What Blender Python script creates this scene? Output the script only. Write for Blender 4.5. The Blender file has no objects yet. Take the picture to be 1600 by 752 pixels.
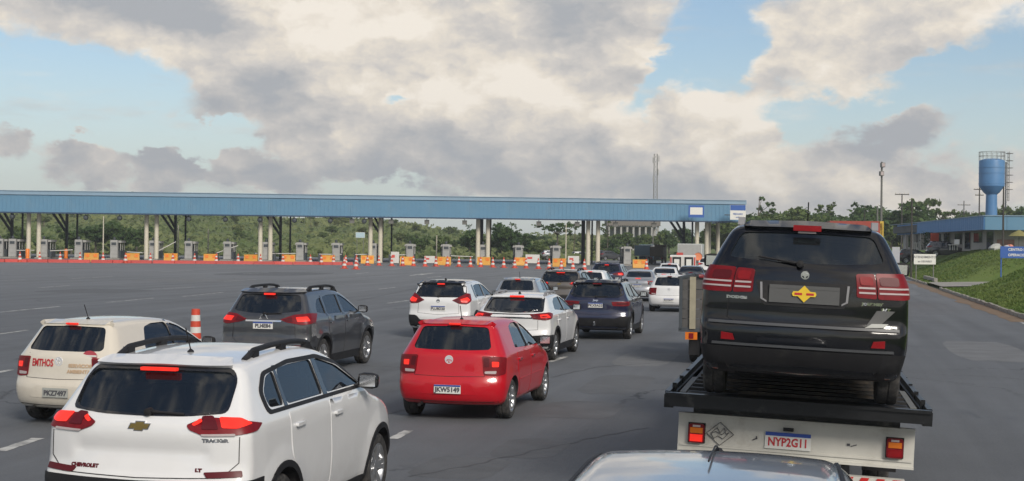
import bpy, bmesh, math, random
import numpy as np
from mathutils import Vector, Matrix, noise
from mathutils.geometry import delaunay_2d_cdt

random.seed(7)
RNG = np.random.RandomState(11)
SC = bpy.context.scene
COL = SC.collection
R = math.radians

# ------------------------------------------------------------------ camera
F_PX, CX, CY, ROLL, HC, Y0 = 2150.0, 800.0, 376.0, R(0.72), 2.59, 382.0
cam_data = bpy.data.cameras.new('camera')
cam = bpy.data.objects.new('camera', cam_data)
COL.objects.link(cam)
cam_data.sensor_width = 36.0
cam_data.lens = F_PX / 1600.0 * 36.0
cam_data.clip_start = 0.1
cam_data.clip_end = 9000.0
PITCH = math.atan((Y0 - CY) / F_PX)
cam.matrix_world = Matrix.Translation((0, 0, HC)) @ Matrix.Rotation(R(90) + PITCH, 4, 'X') @ Matrix.Rotation(ROLL, 4, 'Z')
SC.camera = cam


def ray(px, py):
    u, v = px - CX, py - CY
    c, s = math.cos(ROLL), math.sin(ROLL)
    u, v = u * c + v * s, -u * s + v * c
    return u / F_PX, -(v - (Y0 - CY)) / F_PX          # x/y and (z-HC)/y


def gnd(px, py, z=0.0):
    """point at height z seen at a photograph pixel"""
    a, b = ray(px, py)
    d = (z - HC) / b
    return Vector((a * d, d, z))


def at(px, py, d):
    """point at distance d seen at a photograph pixel"""
    a, b = ray(px, py)
    return Vector((a * d, d, HC + b * d))


def smooth01(x):
    x = np.clip(x, 0, 1)
    return x * x * (3 - 2 * x)


# ------------------------------------------------------------------ world
SUN_EL, SUN_AZ = R(33), R(156)          # azimuth clockwise from +Y: the sun stands behind the camera, to the right
SUN_POW, SUN_ANG = 2.4, R(18)
SKY_K = 0.10
EXPOSURE = 0.25


class NT:
    """small helper for node graphs"""
    def __init__(s, tree):
        s.t = tree
        tree.nodes.clear()

    def n(s, kind, **kw):
        nd = s.t.nodes.new(kind)
        for k, v in kw.items():
            setattr(nd, k, v)
        return nd

    def put(s, sock, v):
        if v is None:
            return
        if isinstance(v, bpy.types.NodeSocket):
            s.t.links.new(v, sock)
        else:
            sock.default_value = v

    def math(s, op, a, b=None, c=None, clamp=False):
        nd = s.n('ShaderNodeMath', operation=op, use_clamp=clamp)
        s.put(nd.inputs[0], a)
        if b is not None:
            s.put(nd.inputs[1], b)
        if c is not None:
            s.put(nd.inputs[2], c)
        return nd.outputs[0]

    def vec(s, op, a, b=None, scale=None):
        nd = s.n('ShaderNodeVectorMath', operation=op)
        s.put(nd.inputs[0], a)
        if b is not None:
            s.put(nd.inputs[1], b)
        if scale is not None:
            s.put(nd.inputs['Scale'], scale)
        return nd.outputs[0]

    def noise(s, vec, scale, detail=4.0, rough=0.55, dist=0.0, color=False, lac=2.0):
        nd = s.n('ShaderNodeTexNoise')
        s.put(nd.inputs['Vector'], vec)
        nd.inputs['Scale'].default_value = scale
        nd.inputs['Detail'].default_value = detail
        nd.inputs['Roughness'].default_value = rough
        nd.inputs['Distortion'].default_value = dist
        nd.inputs['Lacunarity'].default_value = lac
        return nd.outputs['Color' if color else 'Fac']

    def step(s, x, lo, hi, smooth=True):
        nd = s.n('ShaderNodeMapRange', interpolation_type='SMOOTHSTEP' if smooth else 'LINEAR')
        s.put(nd.inputs['Value'], x)
        nd.inputs['From Min'].default_value = lo
        nd.inputs['From Max'].default_value = hi
        return nd.outputs['Result']

    def ramp(s, x, stops, interp='LINEAR'):
        nd = s.n('ShaderNodeValToRGB')
        nd.color_ramp.interpolation = interp
        e = nd.color_ramp.elements
        while len(e) < len(stops):
            e.new(0.5)
        for el, (p, c) in zip(e, stops):
            el.position = p
            el.color = (c[0], c[1], c[2], 1)
        s.put(nd.inputs['Fac'], x)
        return nd.outputs['Color']

    def mix(s, fac, a, b, blend='MIX'):
        nd = s.n('ShaderNodeMix', data_type='RGBA', blend_type=blend)
        s.put(nd.inputs['Factor'], fac)
        for sk, v in ((nd.inputs[6], a), (nd.inputs[7], b)):
            if isinstance(v, (tuple, list)):
                v = (v[0], v[1], v[2], 1)
            s.put(sk, v)
        return nd.outputs[2]

    def mapping(s, vec, loc=(0, 0, 0), rot=(0, 0, 0), scale=(1, 1, 1), kind='POINT'):
        nd = s.n('ShaderNodeMapping', vector_type=kind)
        s.put(nd.inputs['Vector'], vec)
        nd.inputs['Location'].default_value = loc
        nd.inputs['Rotation'].default_value = rot
        nd.inputs['Scale'].default_value = scale
        return nd.outputs[0]


world = bpy.data.worlds.new('World')
SC.world = world
world.use_nodes = True


def build_world():
    g = NT(world.node_tree)
    out = g.n('ShaderNodeOutputWorld')
    sky = g.n('ShaderNodeTexSky', sky_type='NISHITA')
    sky.sun_disc = False
    sky.sun_elevation = SUN_EL
    sky.sun_rotation = SUN_AZ
    sky.air_density, sky.dust_density, sky.ozone_density = 1.0, 1.2, 1.6
    bg = g.n('ShaderNodeBackground')
    bg.inputs['Strength'].default_value = SKY_K
    g.put(bg.inputs['Color'], sky.outputs[0])
    # direction -> azimuth (from +Y towards +X) and elevation
    tc = g.n('ShaderNodeTexCoord').outputs['Generated']
    D = g.vec('NORMALIZE', tc)
    sp = g.n('ShaderNodeSeparateXYZ')
    g.put(sp.inputs[0], D)
    az = g.math('ARCTAN2', sp.outputs[0], sp.outputs[1])
    el = g.math('ARCSINE', sp.outputs[2])
    cb = g.n('ShaderNodeCombineXYZ')
    g.put(cb.inputs[0], az)
    g.put(cb.inputs[1], el)
    P = cb.outputs[0]
    Ds = g.vec('MULTIPLY', D, (1.0, 1.0, 1.7))                # clouds are flatter than they are wide
    wob = g.noise(Ds, 9.0, 3.0, 0.55, color=True)
    wob2 = g.noise(Ds, 34.0, 4.0, 0.6, color=True)
    w1 = g.vec('SCALE', g.vec('SUBTRACT', wob, (0.5, 0.5, 0.5)), scale=0.070)
    w2 = g.vec('SCALE', g.vec('SUBTRACT', wob2, (0.5, 0.5, 0.5)), scale=0.040)
    Pw = g.vec('ADD', P, g.vec('ADD', w1, w2))

    def blob(px, py, rx, ry, rot=0.0):
        a, b = ray(px, py)
        m = g.mapping(Pw, loc=(math.atan(a), math.atan(b), 0), rot=(0, 0, R(rot)), scale=(rx / F_PX, ry / F_PX, 1), kind='TEXTURE')
        gr = g.n('ShaderNodeTexGradient', gradient_type='SPHERICAL')
        g.put(gr.inputs[0], m)
        return gr.outputs['Fac']

    def total(lst):
        acc = None
        for (px, py, rx, ry, rot, amp) in lst:
            b = blob(px, py, rx, ry, rot)
            acc = g.math('MULTIPLY', b, amp) if acc is None else g.math('MULTIPLY_ADD', b, amp, acc)
        return acc

    cover = total(CLOUD_COVER)
    shade = total(CLOUD_SHADE)
    # billows: the same noise sampled a little towards the light gives lit and shaded sides
    lit_dir = (0.014, 0.0, 0.026)
    Dw = g.vec('ADD', Ds, g.vec('SCALE', g.vec('SUBTRACT', wob2, (0.5, 0.5, 0.5)), scale=0.02))
    fb = g.noise(Dw, 8.5, 9.0, 0.60)
    fb2 = g.noise(g.vec('ADD', Dw, lit_dir), 8.5, 6.0, 0.58)
    low = g.noise(D, 2.6, 3.0, 0.5)
    inside = g.math('MULTIPLY', blob(800, 190, 1900, 1000), 3.0, clamp=True)
    outside = g.math('SUBTRACT', 1.0, inside)
    gen = g.math('MULTIPLY', g.step(low, 0.40, 0.62), 0.75)
    dens = g.math('ADD', cover, g.math('MULTIPLY', g.math('SUBTRACT', fb, 0.5), 2.1))
    dens = g.math('ADD', dens, g.math('MULTIPLY', gen, outside))
    alpha = g.math('POWER', g.step(dens, -0.02, 0.68), 1.25)
    wisp = g.noise(g.vec('MULTIPLY', D, (1, 1, 5.5)), 11.0, 6.0, 0.6)
    alpha = g.math('MAXIMUM', alpha, g.math('MULTIPLY', g.step(wisp, 0.52, 0.80), 0.5))
    relief = g.math('MULTIPLY', g.math('SUBTRACT', fb, fb2), 3.3)
    br = g.math('ADD', g.math('ADD', shade, 0.55), relief)
    thick = g.step(dens, 0.35, 1.5)
    br = g.math('SUBTRACT', br, g.math('MULTIPLY', thick, 0.10))
    edge = g.math('SUBTRACT', 1.0, g.step(dens, 0.2, 0.8))
    br = g.math('ADD', br, g.math('MULTIPLY', edge, 0.10))
    col = g.ramp(br, CLOUD_RAMP)
    cl = g.n('ShaderNodeBackground')
    g.put(cl.inputs['Color'], col)
    cl.inputs['Strength'].default_value = CLOUD_K
    # pale air near the horizon
    pale = g.n('ShaderNodeBackground')
    pale.inputs['Color'].default_value = (0.64, 0.70, 0.72, 1)
    pale.inputs['Strength'].default_value = CLOUD_K
    mxp = g.n('ShaderNodeMixShader')
    g.put(mxp.inputs[0], g.math('MULTIPLY', g.math('SUBTRACT', 1.0, g.step(el, 0.0, 0.15)), 0.60))
    g.t.links.new(bg.outputs[0], mxp.inputs[1])
    g.t.links.new(pale.outputs[0], mxp.inputs[2])
    mx = g.n('ShaderNodeMixShader')
    g.put(mx.inputs[0], alpha)
    g.t.links.new(mxp.outputs[0], mx.inputs[1])
    g.t.links.new(cl.outputs[0], mx.inputs[2])
    g.t.links.new(mx.outputs[0], out.inputs[0])


CLOUD_K = 0.93
CLOUD_RAMP = [(0.0, (0.39, 0.405, 0.43)), (0.25, (0.475, 0.47, 0.47)), (0.52, (0.60, 0.57, 0.54)), (0.80, (0.765, 0.70, 0.61)), (1.0, (0.86, 0.795, 0.705))]
# px, py, radius x, radius y, tilt, amount (positions in the photograph give directions in the sky)
CLOUD_COVER = [
    (150, 0, 420, 130, -8, 1.7), (370, 75, 150, 110, 0, 1.2),
    (660, 100, 380, 190, 0, 1.7), (880, 120, 260, 220, 0, 1.5), (380, 170, 230, 70, 0, 1.2),
    (650, 235, 300, 80, 0, 1.2), (900, 255, 300, 70, 0, 0.9), (520, 60, 160, 130, 0, 0.9),
    (1120, 240, 110, 150, 10, 1.3), (1250, 275, 200, 80, 0, 1.1), (1430, 275, 330, 60, 0, 1.1),
    (1300, 70, 170, 130, -20, 1.3), (1500, 30, 240, 80, 8, 1.2), (1415, 205, 140, 42, 18, 1.25), (1180, 190, 120, 80, 0, 0.5),
    (10, 250, 70, 30, 0, 1.0), (122, 268, 72, 50, 12, 1.7), (252, 260, 84, 58, 14, 1.8), (390, 278, 120, 46, 0, 1.6),
    (1190, 115, 110, 40, 15, 0.6), (960, 300, 500, 45, 0, 0.9), (1230, 305, 380, 60, 0, 1.3), (1050, 290, 200, 60, 0, 0.7),
    (110, 165, 260, 75, 0, -1.1), (80, 130, 160, 40, 20, -0.5), (345, 226, 190, 26, 0, -1.0), (60, 212, 120, 26, 0, -0.6), (1115, 70, 85, 120, -35, -1.5),
    (1530, 150, 190, 60, 0, -1.3), (645, 143, 45, 26, 0, -1.6), (1250, 180, 120, 30, 0, -0.8), (184, 226, 34, 46, -20, -1.5), (326, 232, 34, 44, -20, -1.5), (60, 240, 26, 34, 0, -1.1), (140, 212, 200, 22, 0, -1.0),
    (580, 280, 130, 22, 0, -1.1), (800, 302, 200, 14, 0, -0.5), (420, 300, 120, 12, 0, -0.6), (1035, 130, 34, 90, -30, -1.0), (1400, 165, 110, 26, 10, -0.6),
]
CLOUD_SHADE = [
    (130, 10, 420, 130, -8, -0.30), (375, 85, 110, 100, 0, 0.35), (620, 60, 260, 150, 0, 0.32), (900, 150, 300, 170, 0, 0.38),
    (340, 185, 220, 60, 0, -0.40), (700, 245, 320, 60, 0, -0.36), (200, 255, 330, 70, 0, -0.36), (760, 35, 120, 50, 0, -0.12),
    (1110, 210, 160, 120, 0, 0.35), (1290, 100, 160, 110, -20, 0.38), (1530, 40, 200, 90, 8, 0.05), (1410, 208, 150, 42, 18, -0.55),
    (1300, 255, 330, 60, 0, 0.12), (880, 45, 90, 70, 0, -0.15), (900, 285, 400, 40, 0, -0.20), (540, 200, 60, 40, 0, 0.25), (380, 265, 130, 50, 0, 0.14),
]
build_world()

sun_data = bpy.data.lights.new('sun', 'SUN')
sun = bpy.data.objects.new('sun', sun_data)
COL.objects.link(sun)
sun_data.energy = SUN_POW
sun_data.angle = SUN_ANG
sun_data.color = (1.0, 0.93, 0.83)
sd = Vector((math.sin(SUN_AZ) * math.cos(SUN_EL), math.cos(SUN_AZ) * math.cos(SUN_EL), math.sin(SUN_EL)))
sun.rotation_euler = sd.to_track_quat('Z', 'Y').to_euler()

SC.view_settings.view_transform = 'Standard'
SC.view_settings.look = 'None'
SC.view_settings.exposure = EXPOSURE
SC.view_settings.gamma = 1.0
SC.view_settings.use_curve_mapping = False
SC.cycles.max_bounces = 8
SC.cycles.transparent_max_bounces = 12

# ------------------------------------------------------------------ materials
MATS = {}


def mat(name, col, rough=0.6, metal=0.0, coat=0.0, spec=0.5, var=0.12, scale=6.0, bump=0.0, bscale=30.0, emit=0.0, randomize=0.0, dirt=None):
    """plain principled material with noise in its colour"""
    if name in MATS:
        return MATS[name]
    m = bpy.data.materials.new(name)
    m.use_nodes = True
    g = NT(m.node_tree)
    out = g.n('ShaderNodeOutputMaterial')
    b = g.n('ShaderNodeBsdfPrincipled')
    g.t.links.new(b.outputs[0], out.inputs[0])
    pos = g.n('ShaderNodeTexCoord').outputs['Object']
    c = (col[0], col[1], col[2])
    n1 = g.noise(pos, scale, 5.0, 0.6)
    f = g.math('ADD', g.math('MULTIPLY', g.math('SUBTRACT', n1, 0.5), var * 3), 1.0)
    if randomize:
        rnd = g.n('ShaderNodeObjectInfo').outputs['Random']
        f = g.math('MULTIPLY', f, g.math('ADD', g.math('MULTIPLY', rnd, randomize), 1 - randomize / 2))
    colr = g.vec('SCALE', c, scale=f)
    if dirt:
        dcol, amt, lo, hi = dirt
        d = g.math('MULTIPLY', g.step(g.noise(pos, scale * 0.7, 7.0, 0.68), lo, hi), amt)
        colr = g.mix(d, colr, dcol)
    g.put(b.inputs['Base Color'], colr)
    b.inputs['Roughness'].default_value = rough
    b.inputs['Metallic'].default_value = metal
    b.inputs['Specular IOR Level'].default_value = spec
    if coat:
        b.inputs['Coat Weight'].default_value = coat
        b.inputs['Coat Roughness'].default_value = 0.06
    if bump:
        bp = g.n('ShaderNodeBump')
        bp.inputs['Strength'].default_value = bump
        bp.inputs['Distance'].default_value = 0.02
        g.put(bp.inputs['Height'], g.noise(pos, bscale, 4.0, 0.6))
        g.t.links.new(bp.outputs[0], b.inputs['Normal'])
    if emit:
        b.inputs['Emission Color'].default_value = (c[0], c[1], c[2], 1)
        b.inputs['Emission Strength'].default_value = emit
    MATS[name] = m
    return m


def paint(name, col, metal=0.0, rough=0.28, coat=1.0, dusty=0.25, spec=0.5):
    """car paint: clear coat over colour with a thin film of road dust"""
    if name in MATS:
        return MATS[name]
    m = bpy.data.materials.new(name)
    m.use_nodes = True
    g = NT(m.node_tree)
    out = g.n('ShaderNodeOutputMaterial')
    b = g.n('ShaderNodeBsdfPrincipled')
    g.t.links.new(b.outputs[0], out.inputs[0])
    pos = g.n('ShaderNodeTexCoord').outputs['Object']
    sp = g.n('ShaderNodeSeparateXYZ')
    g.put(sp.inputs[0], pos)
    lowz = g.math('SUBTRACT', 1.0, g.step(sp.outputs[2], 0.25, 0.95))
    dn = g.noise(pos, 5.0, 7.0, 0.65)
    film = g.math('MULTIPLY', g.math('ADD', g.math('MULTIPLY', lowz, 0.7), 0.25), g.math('MULTIPLY', g.step(dn, 0.3, 0.75), dusty))
    base = g.mix(film, col, (0.30, 0.27, 0.23))
    g.put(b.inputs['Base Color'], base)
    b.inputs['Metallic'].default_value = metal
    b.inputs['Specular IOR Level'].default_value = spec
    g.put(b.inputs['Roughness'], g.math('ADD', rough, g.math('MULTIPLY', film, 0.5)))
    b.inputs['Coat Weight'].default_value = coat
    g.put(b.inputs['Coat Roughness'], g.math('ADD', 0.04, g.math('MULTIPLY', film, 0.6)))
    MATS[name] = m
    return m


def glass(name, tint, body=(0.012, 0.016, 0.02), opaque=0.35, rough=0.03):
    """tinted pane: see-through tint, a little dark body, fresnel reflection"""
    if name in MATS:
        return MATS[name]
    m = bpy.data.materials.new(name)
    m.use_nodes = True
    g = NT(m.node_tree)
    out = g.n('ShaderNodeOutputMaterial')
    tr = g.n('ShaderNodeBsdfTransparent')
    tr.inputs[0].default_value = (tint[0], tint[1], tint[2], 1)
    df = g.n('ShaderNodeBsdfDiffuse')
    df.inputs[0].default_value = (body[0], body[1], body[2], 1)
    gl = g.n('ShaderNodeBsdfGlossy')
    gl.inputs['Roughness'].default_value = rough
    gl.inputs['Color'].default_value = (0.92, 0.95, 1.0, 1)
    mx = g.n('ShaderNodeMixShader')
    pos = g.n('ShaderNodeTexCoord').outputs['Object']
    g.put(mx.inputs[0], g.math('ADD', opaque, g.math('MULTIPLY', g.math('SUBTRACT', g.noise(pos, 4.0, 6.0, 0.6), 0.5), 0.16)))
    g.t.links.new(tr.outputs[0], mx.inputs[1])
    g.t.links.new(df.outputs[0], mx.inputs[2])
    fr = g.n('ShaderNodeFresnel')
    fr.inputs[0].default_value = 1.50
    mx2 = g.n('ShaderNodeMixShader')
    g.put(mx2.inputs[0], g.math('ADD', fr.outputs[0], 0.02))
    g.t.links.new(mx.outputs[0], mx2.inputs[1])
    g.t.links.new(gl.outputs[0], mx2.inputs[2])
    g.t.links.new(mx2.outputs[0], out.inputs[0])
    MATS[name] = m
    return m


def leaf_mat(name, col, col2, scale=0.5):
    if name in MATS:
        return MATS[name]
    m = bpy.data.materials.new(name)
    m.use_nodes = True
    g = NT(m.node_tree)
    out = g.n('ShaderNodeOutputMaterial')
    b = g.n('ShaderNodeBsdfPrincipled')
    pos = g.n('ShaderNodeNewGeometry').outputs['Position']
    rnd = g.n('ShaderNodeObjectInfo').outputs['Random']
    n1 = g.noise(pos, scale, 4.0, 0.6)
    f = g.math('ADD', g.step(n1, 0.3, 0.7), g.math('MULTIPLY', g.math('SUBTRACT', rnd, 0.5), 0.7), clamp=True)
    g.put(b.inputs['Base Color'], g.mix(f, col, col2))
    b.inputs['Roughness'].default_value = 0.65
    b.inputs['Specular IOR Level'].default_value = 0.25
    tr = g.n('ShaderNodeBsdfTranslucent')
    g.put(tr.inputs[0], g.mix(f, col, col2))
    mx = g.n('ShaderNodeMixShader')
    mx.inputs[0].default_value = 0.42
    g.t.links.new(b.outputs[0], mx.inputs[1])
    g.t.links.new(tr.outputs[0], mx.inputs[2])
    g.t.links.new(mx.outputs[0], out.inputs[0])
    MATS[name] = m
    return m


# ------------------------------------------------------------------ mesh building
class MB:
    """collects simple shapes, links them as ONE mesh object"""
    def __init__(s):
        s.v, s.f = [], []

    def add(s, verts, faces):
        k = len(s.v)
        s.v.extend([tuple(p) for p in verts])
        s.f.extend([tuple(i + k for i in f) for f in faces])
        return s

    def box(s, c, d, rz=0.0, rx=0.0, ry=0.0, taper=(1, 1)):
        M = Matrix.Translation(c) @ Matrix.Rotation(rz, 4, 'Z') @ Matrix.Rotation(ry, 4, 'Y') @ Matrix.Rotation(rx, 4, 'X')
        vs = []
        for z in (-1, 1):
            tx, ty = (taper if z > 0 else (1, 1))
            for x, y in ((-1, -1), (1, -1), (1, 1), (-1, 1)):
                vs.append(M @ Vector((x * d[0] / 2 * tx, y * d[1] / 2 * ty, z * d[2] / 2)))
        return s.add(vs, [(3, 2, 1, 0), (4, 5, 6, 7), (0, 1, 5, 4), (1, 2, 6, 5), (2, 3, 7, 6), (3, 0, 4, 7)])

    def bar(s, a, b, w, h=None, up=(0, 0, 1)):
        a, b = Vector(a), Vector(b)
        h = h or w
        d = (b - a).normalized()
        u = Vector(up)
        if abs(d.dot(u)) > 0.95:
            u = Vector((0, 1, 0))
        r = d.cross(u).normalized()
        u = r.cross(d)
        vs = [p + r * (sx * w / 2) + u * (sz * h / 2) for p in (a, b) for sx, sz in ((-1, -1), (1, -1), (1, 1), (-1, 1))]
        return s.add(vs, [(3, 2, 1, 0), (4, 5, 6, 7), (0, 1, 5, 4), (1, 2, 6, 5), (2, 3, 7, 6), (3, 0, 4, 7)])

    def tube(s, pts, r, n=8, caps=True):
        pts = [Vector(p) for p in pts]
        rs = r if isinstance(r, (list, tuple)) else [r] * len(pts)
        rings = []
        for i, p in enumerate(pts):
            d = (pts[min(i + 1, len(pts) - 1)] - pts[max(i - 1, 0)]).normalized()
            u = Vector((0, 0, 1)) if abs(d.z) < 0.9 else Vector((0, 1, 0))
            a = d.cross(u).normalized()
            b = a.cross(d)
            rings.append([p + (a * math.cos(t * 2 * math.pi / n) + b * math.sin(t * 2 * math.pi / n)) * rs[i] for t in range(n)])
        vs = [q for rg in rings for q in rg]
        fs = []
        for i in range(len(pts) - 1):
            for t in range(n):
                t2 = (t + 1) % n
                fs.append((i * n + t, (i + 1) * n + t, (i + 1) * n + t2, i * n + t2))
        if caps:
            fs.append(tuple(range(n)))
            fs.append(tuple(reversed(range((len(pts) - 1) * n, len(pts) * n))))
        return s.add(vs, fs)

    def lathe(s, prof, n=24, c=(0, 0, 0), axis='Z', a0=0.0, caps=False):
        vs, fs = [], []
        for r, h in prof:
            for t in range(n):
                a = a0 + t * 2 * math.pi / n
                p = (r * math.cos(a), r * math.sin(a), h)
                if axis == 'X':
                    p = (h, r * math.cos(a), r * math.sin(a))
                elif axis == 'Y':
                    p = (r * math.sin(a), h, r * math.cos(a))
                vs.append((p[0] + c[0], p[1] + c[1], p[2] + c[2]))
        for i in range(len(prof) - 1):
            for t in range(n):
                t2 = (t + 1) % n
                fs.append((i * n + t, i * n + t2, (i + 1) * n + t2, (i + 1) * n + t))
        if caps:
            fs.append(tuple(reversed(range(n))))
            fs.append(tuple(range((len(prof) - 1) * n, len(prof) * n)))
        return s.add(vs, fs)

    def prism(s, poly, a, b, axis='Y'):
        """poly (u,w) extruded between a and b along an axis"""
        n = len(poly)

        def pt(u, w, t):
            return {'Y': (u, t, w), 'X': (t, u, w), 'Z': (u, w, t)}[axis]
        vs = [pt(u, w, a) for u, w in poly] + [pt(u, w, b) for u, w in poly]
        fs = [tuple(range(n)), tuple(reversed(range(n, 2 * n)))]
        fs += [(i, i + n, (i + 1) % n + n, (i + 1) % n) for i in range(n)]
        return s.add(vs, fs)

    def mesh(s, name, sharp=35, fix=True, smooth=True):
        me = bpy.data.meshes.new(name)
        me.from_pydata(s.v, [], s.f)
        if fix:
            bm = bmesh.new()
            bm.from_mesh(me)
            bmesh.ops.recalc_face_normals(bm, faces=bm.faces)
            bm.to_mesh(me)
            bm.free()
        if smooth:
            me.shade_smooth()
            me.set_sharp_from_angle(angle=R(sharp))
        me.update()
        return me

    def build(s, name, m, parent=None, sharp=35, loc=None):
        return link(name, s.mesh(name, sharp), m, parent, loc)


def link(name, me, m=None, parent=None, loc=None, rot=None):
    o = bpy.data.objects.new(name, me)
    COL.objects.link(o)
    if m is not None and not me.materials:
        me.materials.append(m)
    elif m is not None and me.materials[0] != m:
        o.material_slots[0].link = 'OBJECT'
        o.material_slots[0].material = m
    if parent is not None:
        o.parent = parent
    if loc is not None:
        o.location = loc
    if rot is not None:
        o.rotation_euler = rot
    return o


def thing(name, label, cat, loc=(0, 0, 0), rz=0.0, group=None):
    o = bpy.data.objects.new(name, None)
    o.empty_display_size = 0.2
    COL.objects.link(o)
    o.location = loc
    o.rotation_euler = (0, 0, rz)
    return tag(o, label, cat, group)


def tag(o, label=None, cat=None, group=None, kind=None):
    for k, v in (('label', label), ('category', cat), ('group', group), ('kind', kind)):
        if v:
            o[k] = v
    return o


def copy_tree(o, parent=None):
    c = o.copy()
    COL.objects.link(c)
    if parent is not None:
        c.parent = parent
    for ch in list(o.children):
        copy_tree(ch, c)
    return c


def text_mesh(s, size, depth=0.002, bold=0.0, align='CENTER'):
    cu = bpy.data.curves.new('lettering', 'FONT')
    cu.body = s
    cu.size = size
    cu.extrude = depth
    cu.offset = bold
    cu.resolution_u = 2
    cu.align_x = align
    cu.align_y = 'CENTER'
    o = bpy.data.objects.new('lettering', cu)
    COL.objects.link(o)
    dg = bpy.context.evaluated_depsgraph_get()
    me = bpy.data.meshes.new_from_object(o.evaluated_get(dg))
    bpy.data.objects.remove(o)
    bpy.data.curves.remove(cu)
    return me


def lettering(s, size, m, parent, loc, name='lettering', bold=0.004, sx=1.0, rx=90.0, depth=0.002):
    me = text_mesh(s, size, depth=depth, bold=bold)
    o = link(name, me, m, parent, loc, (R(rx), 0, 0))
    o.scale = (sx, 1, 1)
    return o


ORD = ['first', 'second', 'third', 'fourth', 'fifth', 'sixth', 'seventh', 'eighth', 'ninth', 'tenth', 'eleventh', 'twelfth', 'thirteenth',
       'fourteenth', 'fifteenth', 'sixteenth', 'seventeenth', 'eighteenth', 'nineteenth', 'twentieth']
# ------------------------------------------------------------------ setting
ROAD_A = R(12.6)                       # heading of the road, to the right of +Y


def kerb_x(y):
    return 19.6 + (y - 52.5) * math.tan(ROAD_A)


def asphalt():
    m = bpy.data.materials.new('asphalt')
    m.use_nodes = True
    g = NT(m.node_tree)
    out = g.n('ShaderNodeOutputMaterial')
    b = g.n('ShaderNodeBsdfPrincipled')
    g.t.links.new(b.outputs[0], out.inputs[0])
    pos = g.n('ShaderNodeNewGeometry').outputs['Position']
    al = g.mapping(pos, rot=(0, 0, ROAD_A))                       # along the road
    big = g.noise(pos, 0.05, 4.0, 0.55)
    streak = g.noise(g.mapping(al, scale=(1.0, 0.035, 1)), 0.9, 5.0, 0.6)
    cross = g.noise(g.mapping(pos, scale=(0.03, 0.5, 1)), 0.8, 4.0, 0.6)
    med = g.noise(pos, 0.7, 6.0, 0.65)
    fine = g.noise(pos, 26.0, 4.0, 0.7)
    f = g.math('MULTIPLY_ADD', big, 0.26, 0.72)
    f = g.math('MULTIPLY_ADD', g.math('SUBTRACT', streak, 0.5), 0.85, f)
    f = g.math('MULTIPLY_ADD', g.math('SUBTRACT', med, 0.5), 0.34, f)
    f = g.math('MULTIPLY_ADD', g.math('SUBTRACT', cross, 0.5), 0.26, f)
    f = g.math('MULTIPLY_ADD', g.math('SUBTRACT', fine, 0.5), 0.55, f)
    # oil stains and patched rectangles
    oil = g.step(g.noise(g.mapping(al, scale=(1, 0.25, 1)), 0.55, 6.0, 0.7), 0.60, 0.74)
    f = g.math('MULTIPLY', f, g.math('SUBTRACT', 1.0, g.math('MULTIPLY', oil, 0.45)))
    vor = g.n('ShaderNodeTexVoronoi', feature='DISTANCE_TO_EDGE')
    g.put(vor.inputs['Vector'], g.vec('ADD', al, g.vec('SCALE', g.noise(pos, 0.8, 5.0, 0.6, color=True), scale=2.2)))
    vor.inputs['Scale'].default_value = 0.16
    crack = g.math('SUBTRACT', 1.0, g.step(vor.outputs['Distance'], 0.001, 0.009))
    gate = g.step(g.noise(pos, 0.12, 3.0, 0.5), 0.48, 0.62)
    crack = g.math('MULTIPLY', crack, gate)
    f = g.math('MULTIPLY', f, g.math('SUBTRACT', 1.0, g.math('MULTIPLY', crack, 0.65)))
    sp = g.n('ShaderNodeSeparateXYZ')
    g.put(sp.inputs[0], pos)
    far_sheen = g.step(sp.outputs[1], 30.0, 120.0)  # paler far off: grazing sky sheen put into the colour
    base = g.mix(far_sheen, (0.120, 0.128, 0.139), (0.172, 0.179, 0.187))
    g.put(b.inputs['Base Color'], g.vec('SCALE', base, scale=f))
    g.put(b.inputs['Roughness'], g.math('MULTIPLY_ADD', oil, -0.2, 0.80))
    b.inputs['Specular IOR Level'].default_value = 0.5
    bp = g.n('ShaderNodeBump')
    bp.inputs['Strength'].default_value = 0.5
    bp.inputs['Distance'].default_value = 0.012
    g.put(bp.inputs['Height'], g.math('ADD', fine, g.math('MULTIPLY', crack, -1.0)))
    g.t.links.new(bp.outputs[0], b.inputs['Normal'])
    MATS['asphalt'] = m
    return m


def grass_mat(name, a, b_, c):
    m = bpy.data.materials.new(name)
    m.use_nodes = True
    g = NT(m.node_tree)
    out = g.n('ShaderNodeOutputMaterial')
    b = g.n('ShaderNodeBsdfPrincipled')
    g.t.links.new(b.outputs[0], out.inputs[0])
    pos = g.n('ShaderNodeNewGeometry').outputs['Position']
    n1 = g.noise(pos, 0.12, 5.0, 0.6)
    n2 = g.noise(pos, 1.6, 5.0, 0.65)
    col = g.mix(g.step(n1, 0.32, 0.68), a, b_)
    col = g.mix(g.math('MULTIPLY', g.step(n2, 0.45, 0.75), 0.6), col, c)
    g.put(b.inputs['Base Color'], col)
    b.inputs['Roughness'].default_value = 0.9
    b.inputs['Specular IOR Level'].default_value = 0.15
    bp = g.n('ShaderNodeBump')
    bp.inputs['Strength'].default_value = 0.6
    bp.inputs['Distance'].default_value = 0.15
    g.put(bp.inputs['Height'], g.noise(pos, 3.5, 5.0, 0.7))
    g.t.links.new(bp.outputs[0], b.inputs['Normal'])
    MATS[name] = m
    return m


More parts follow.
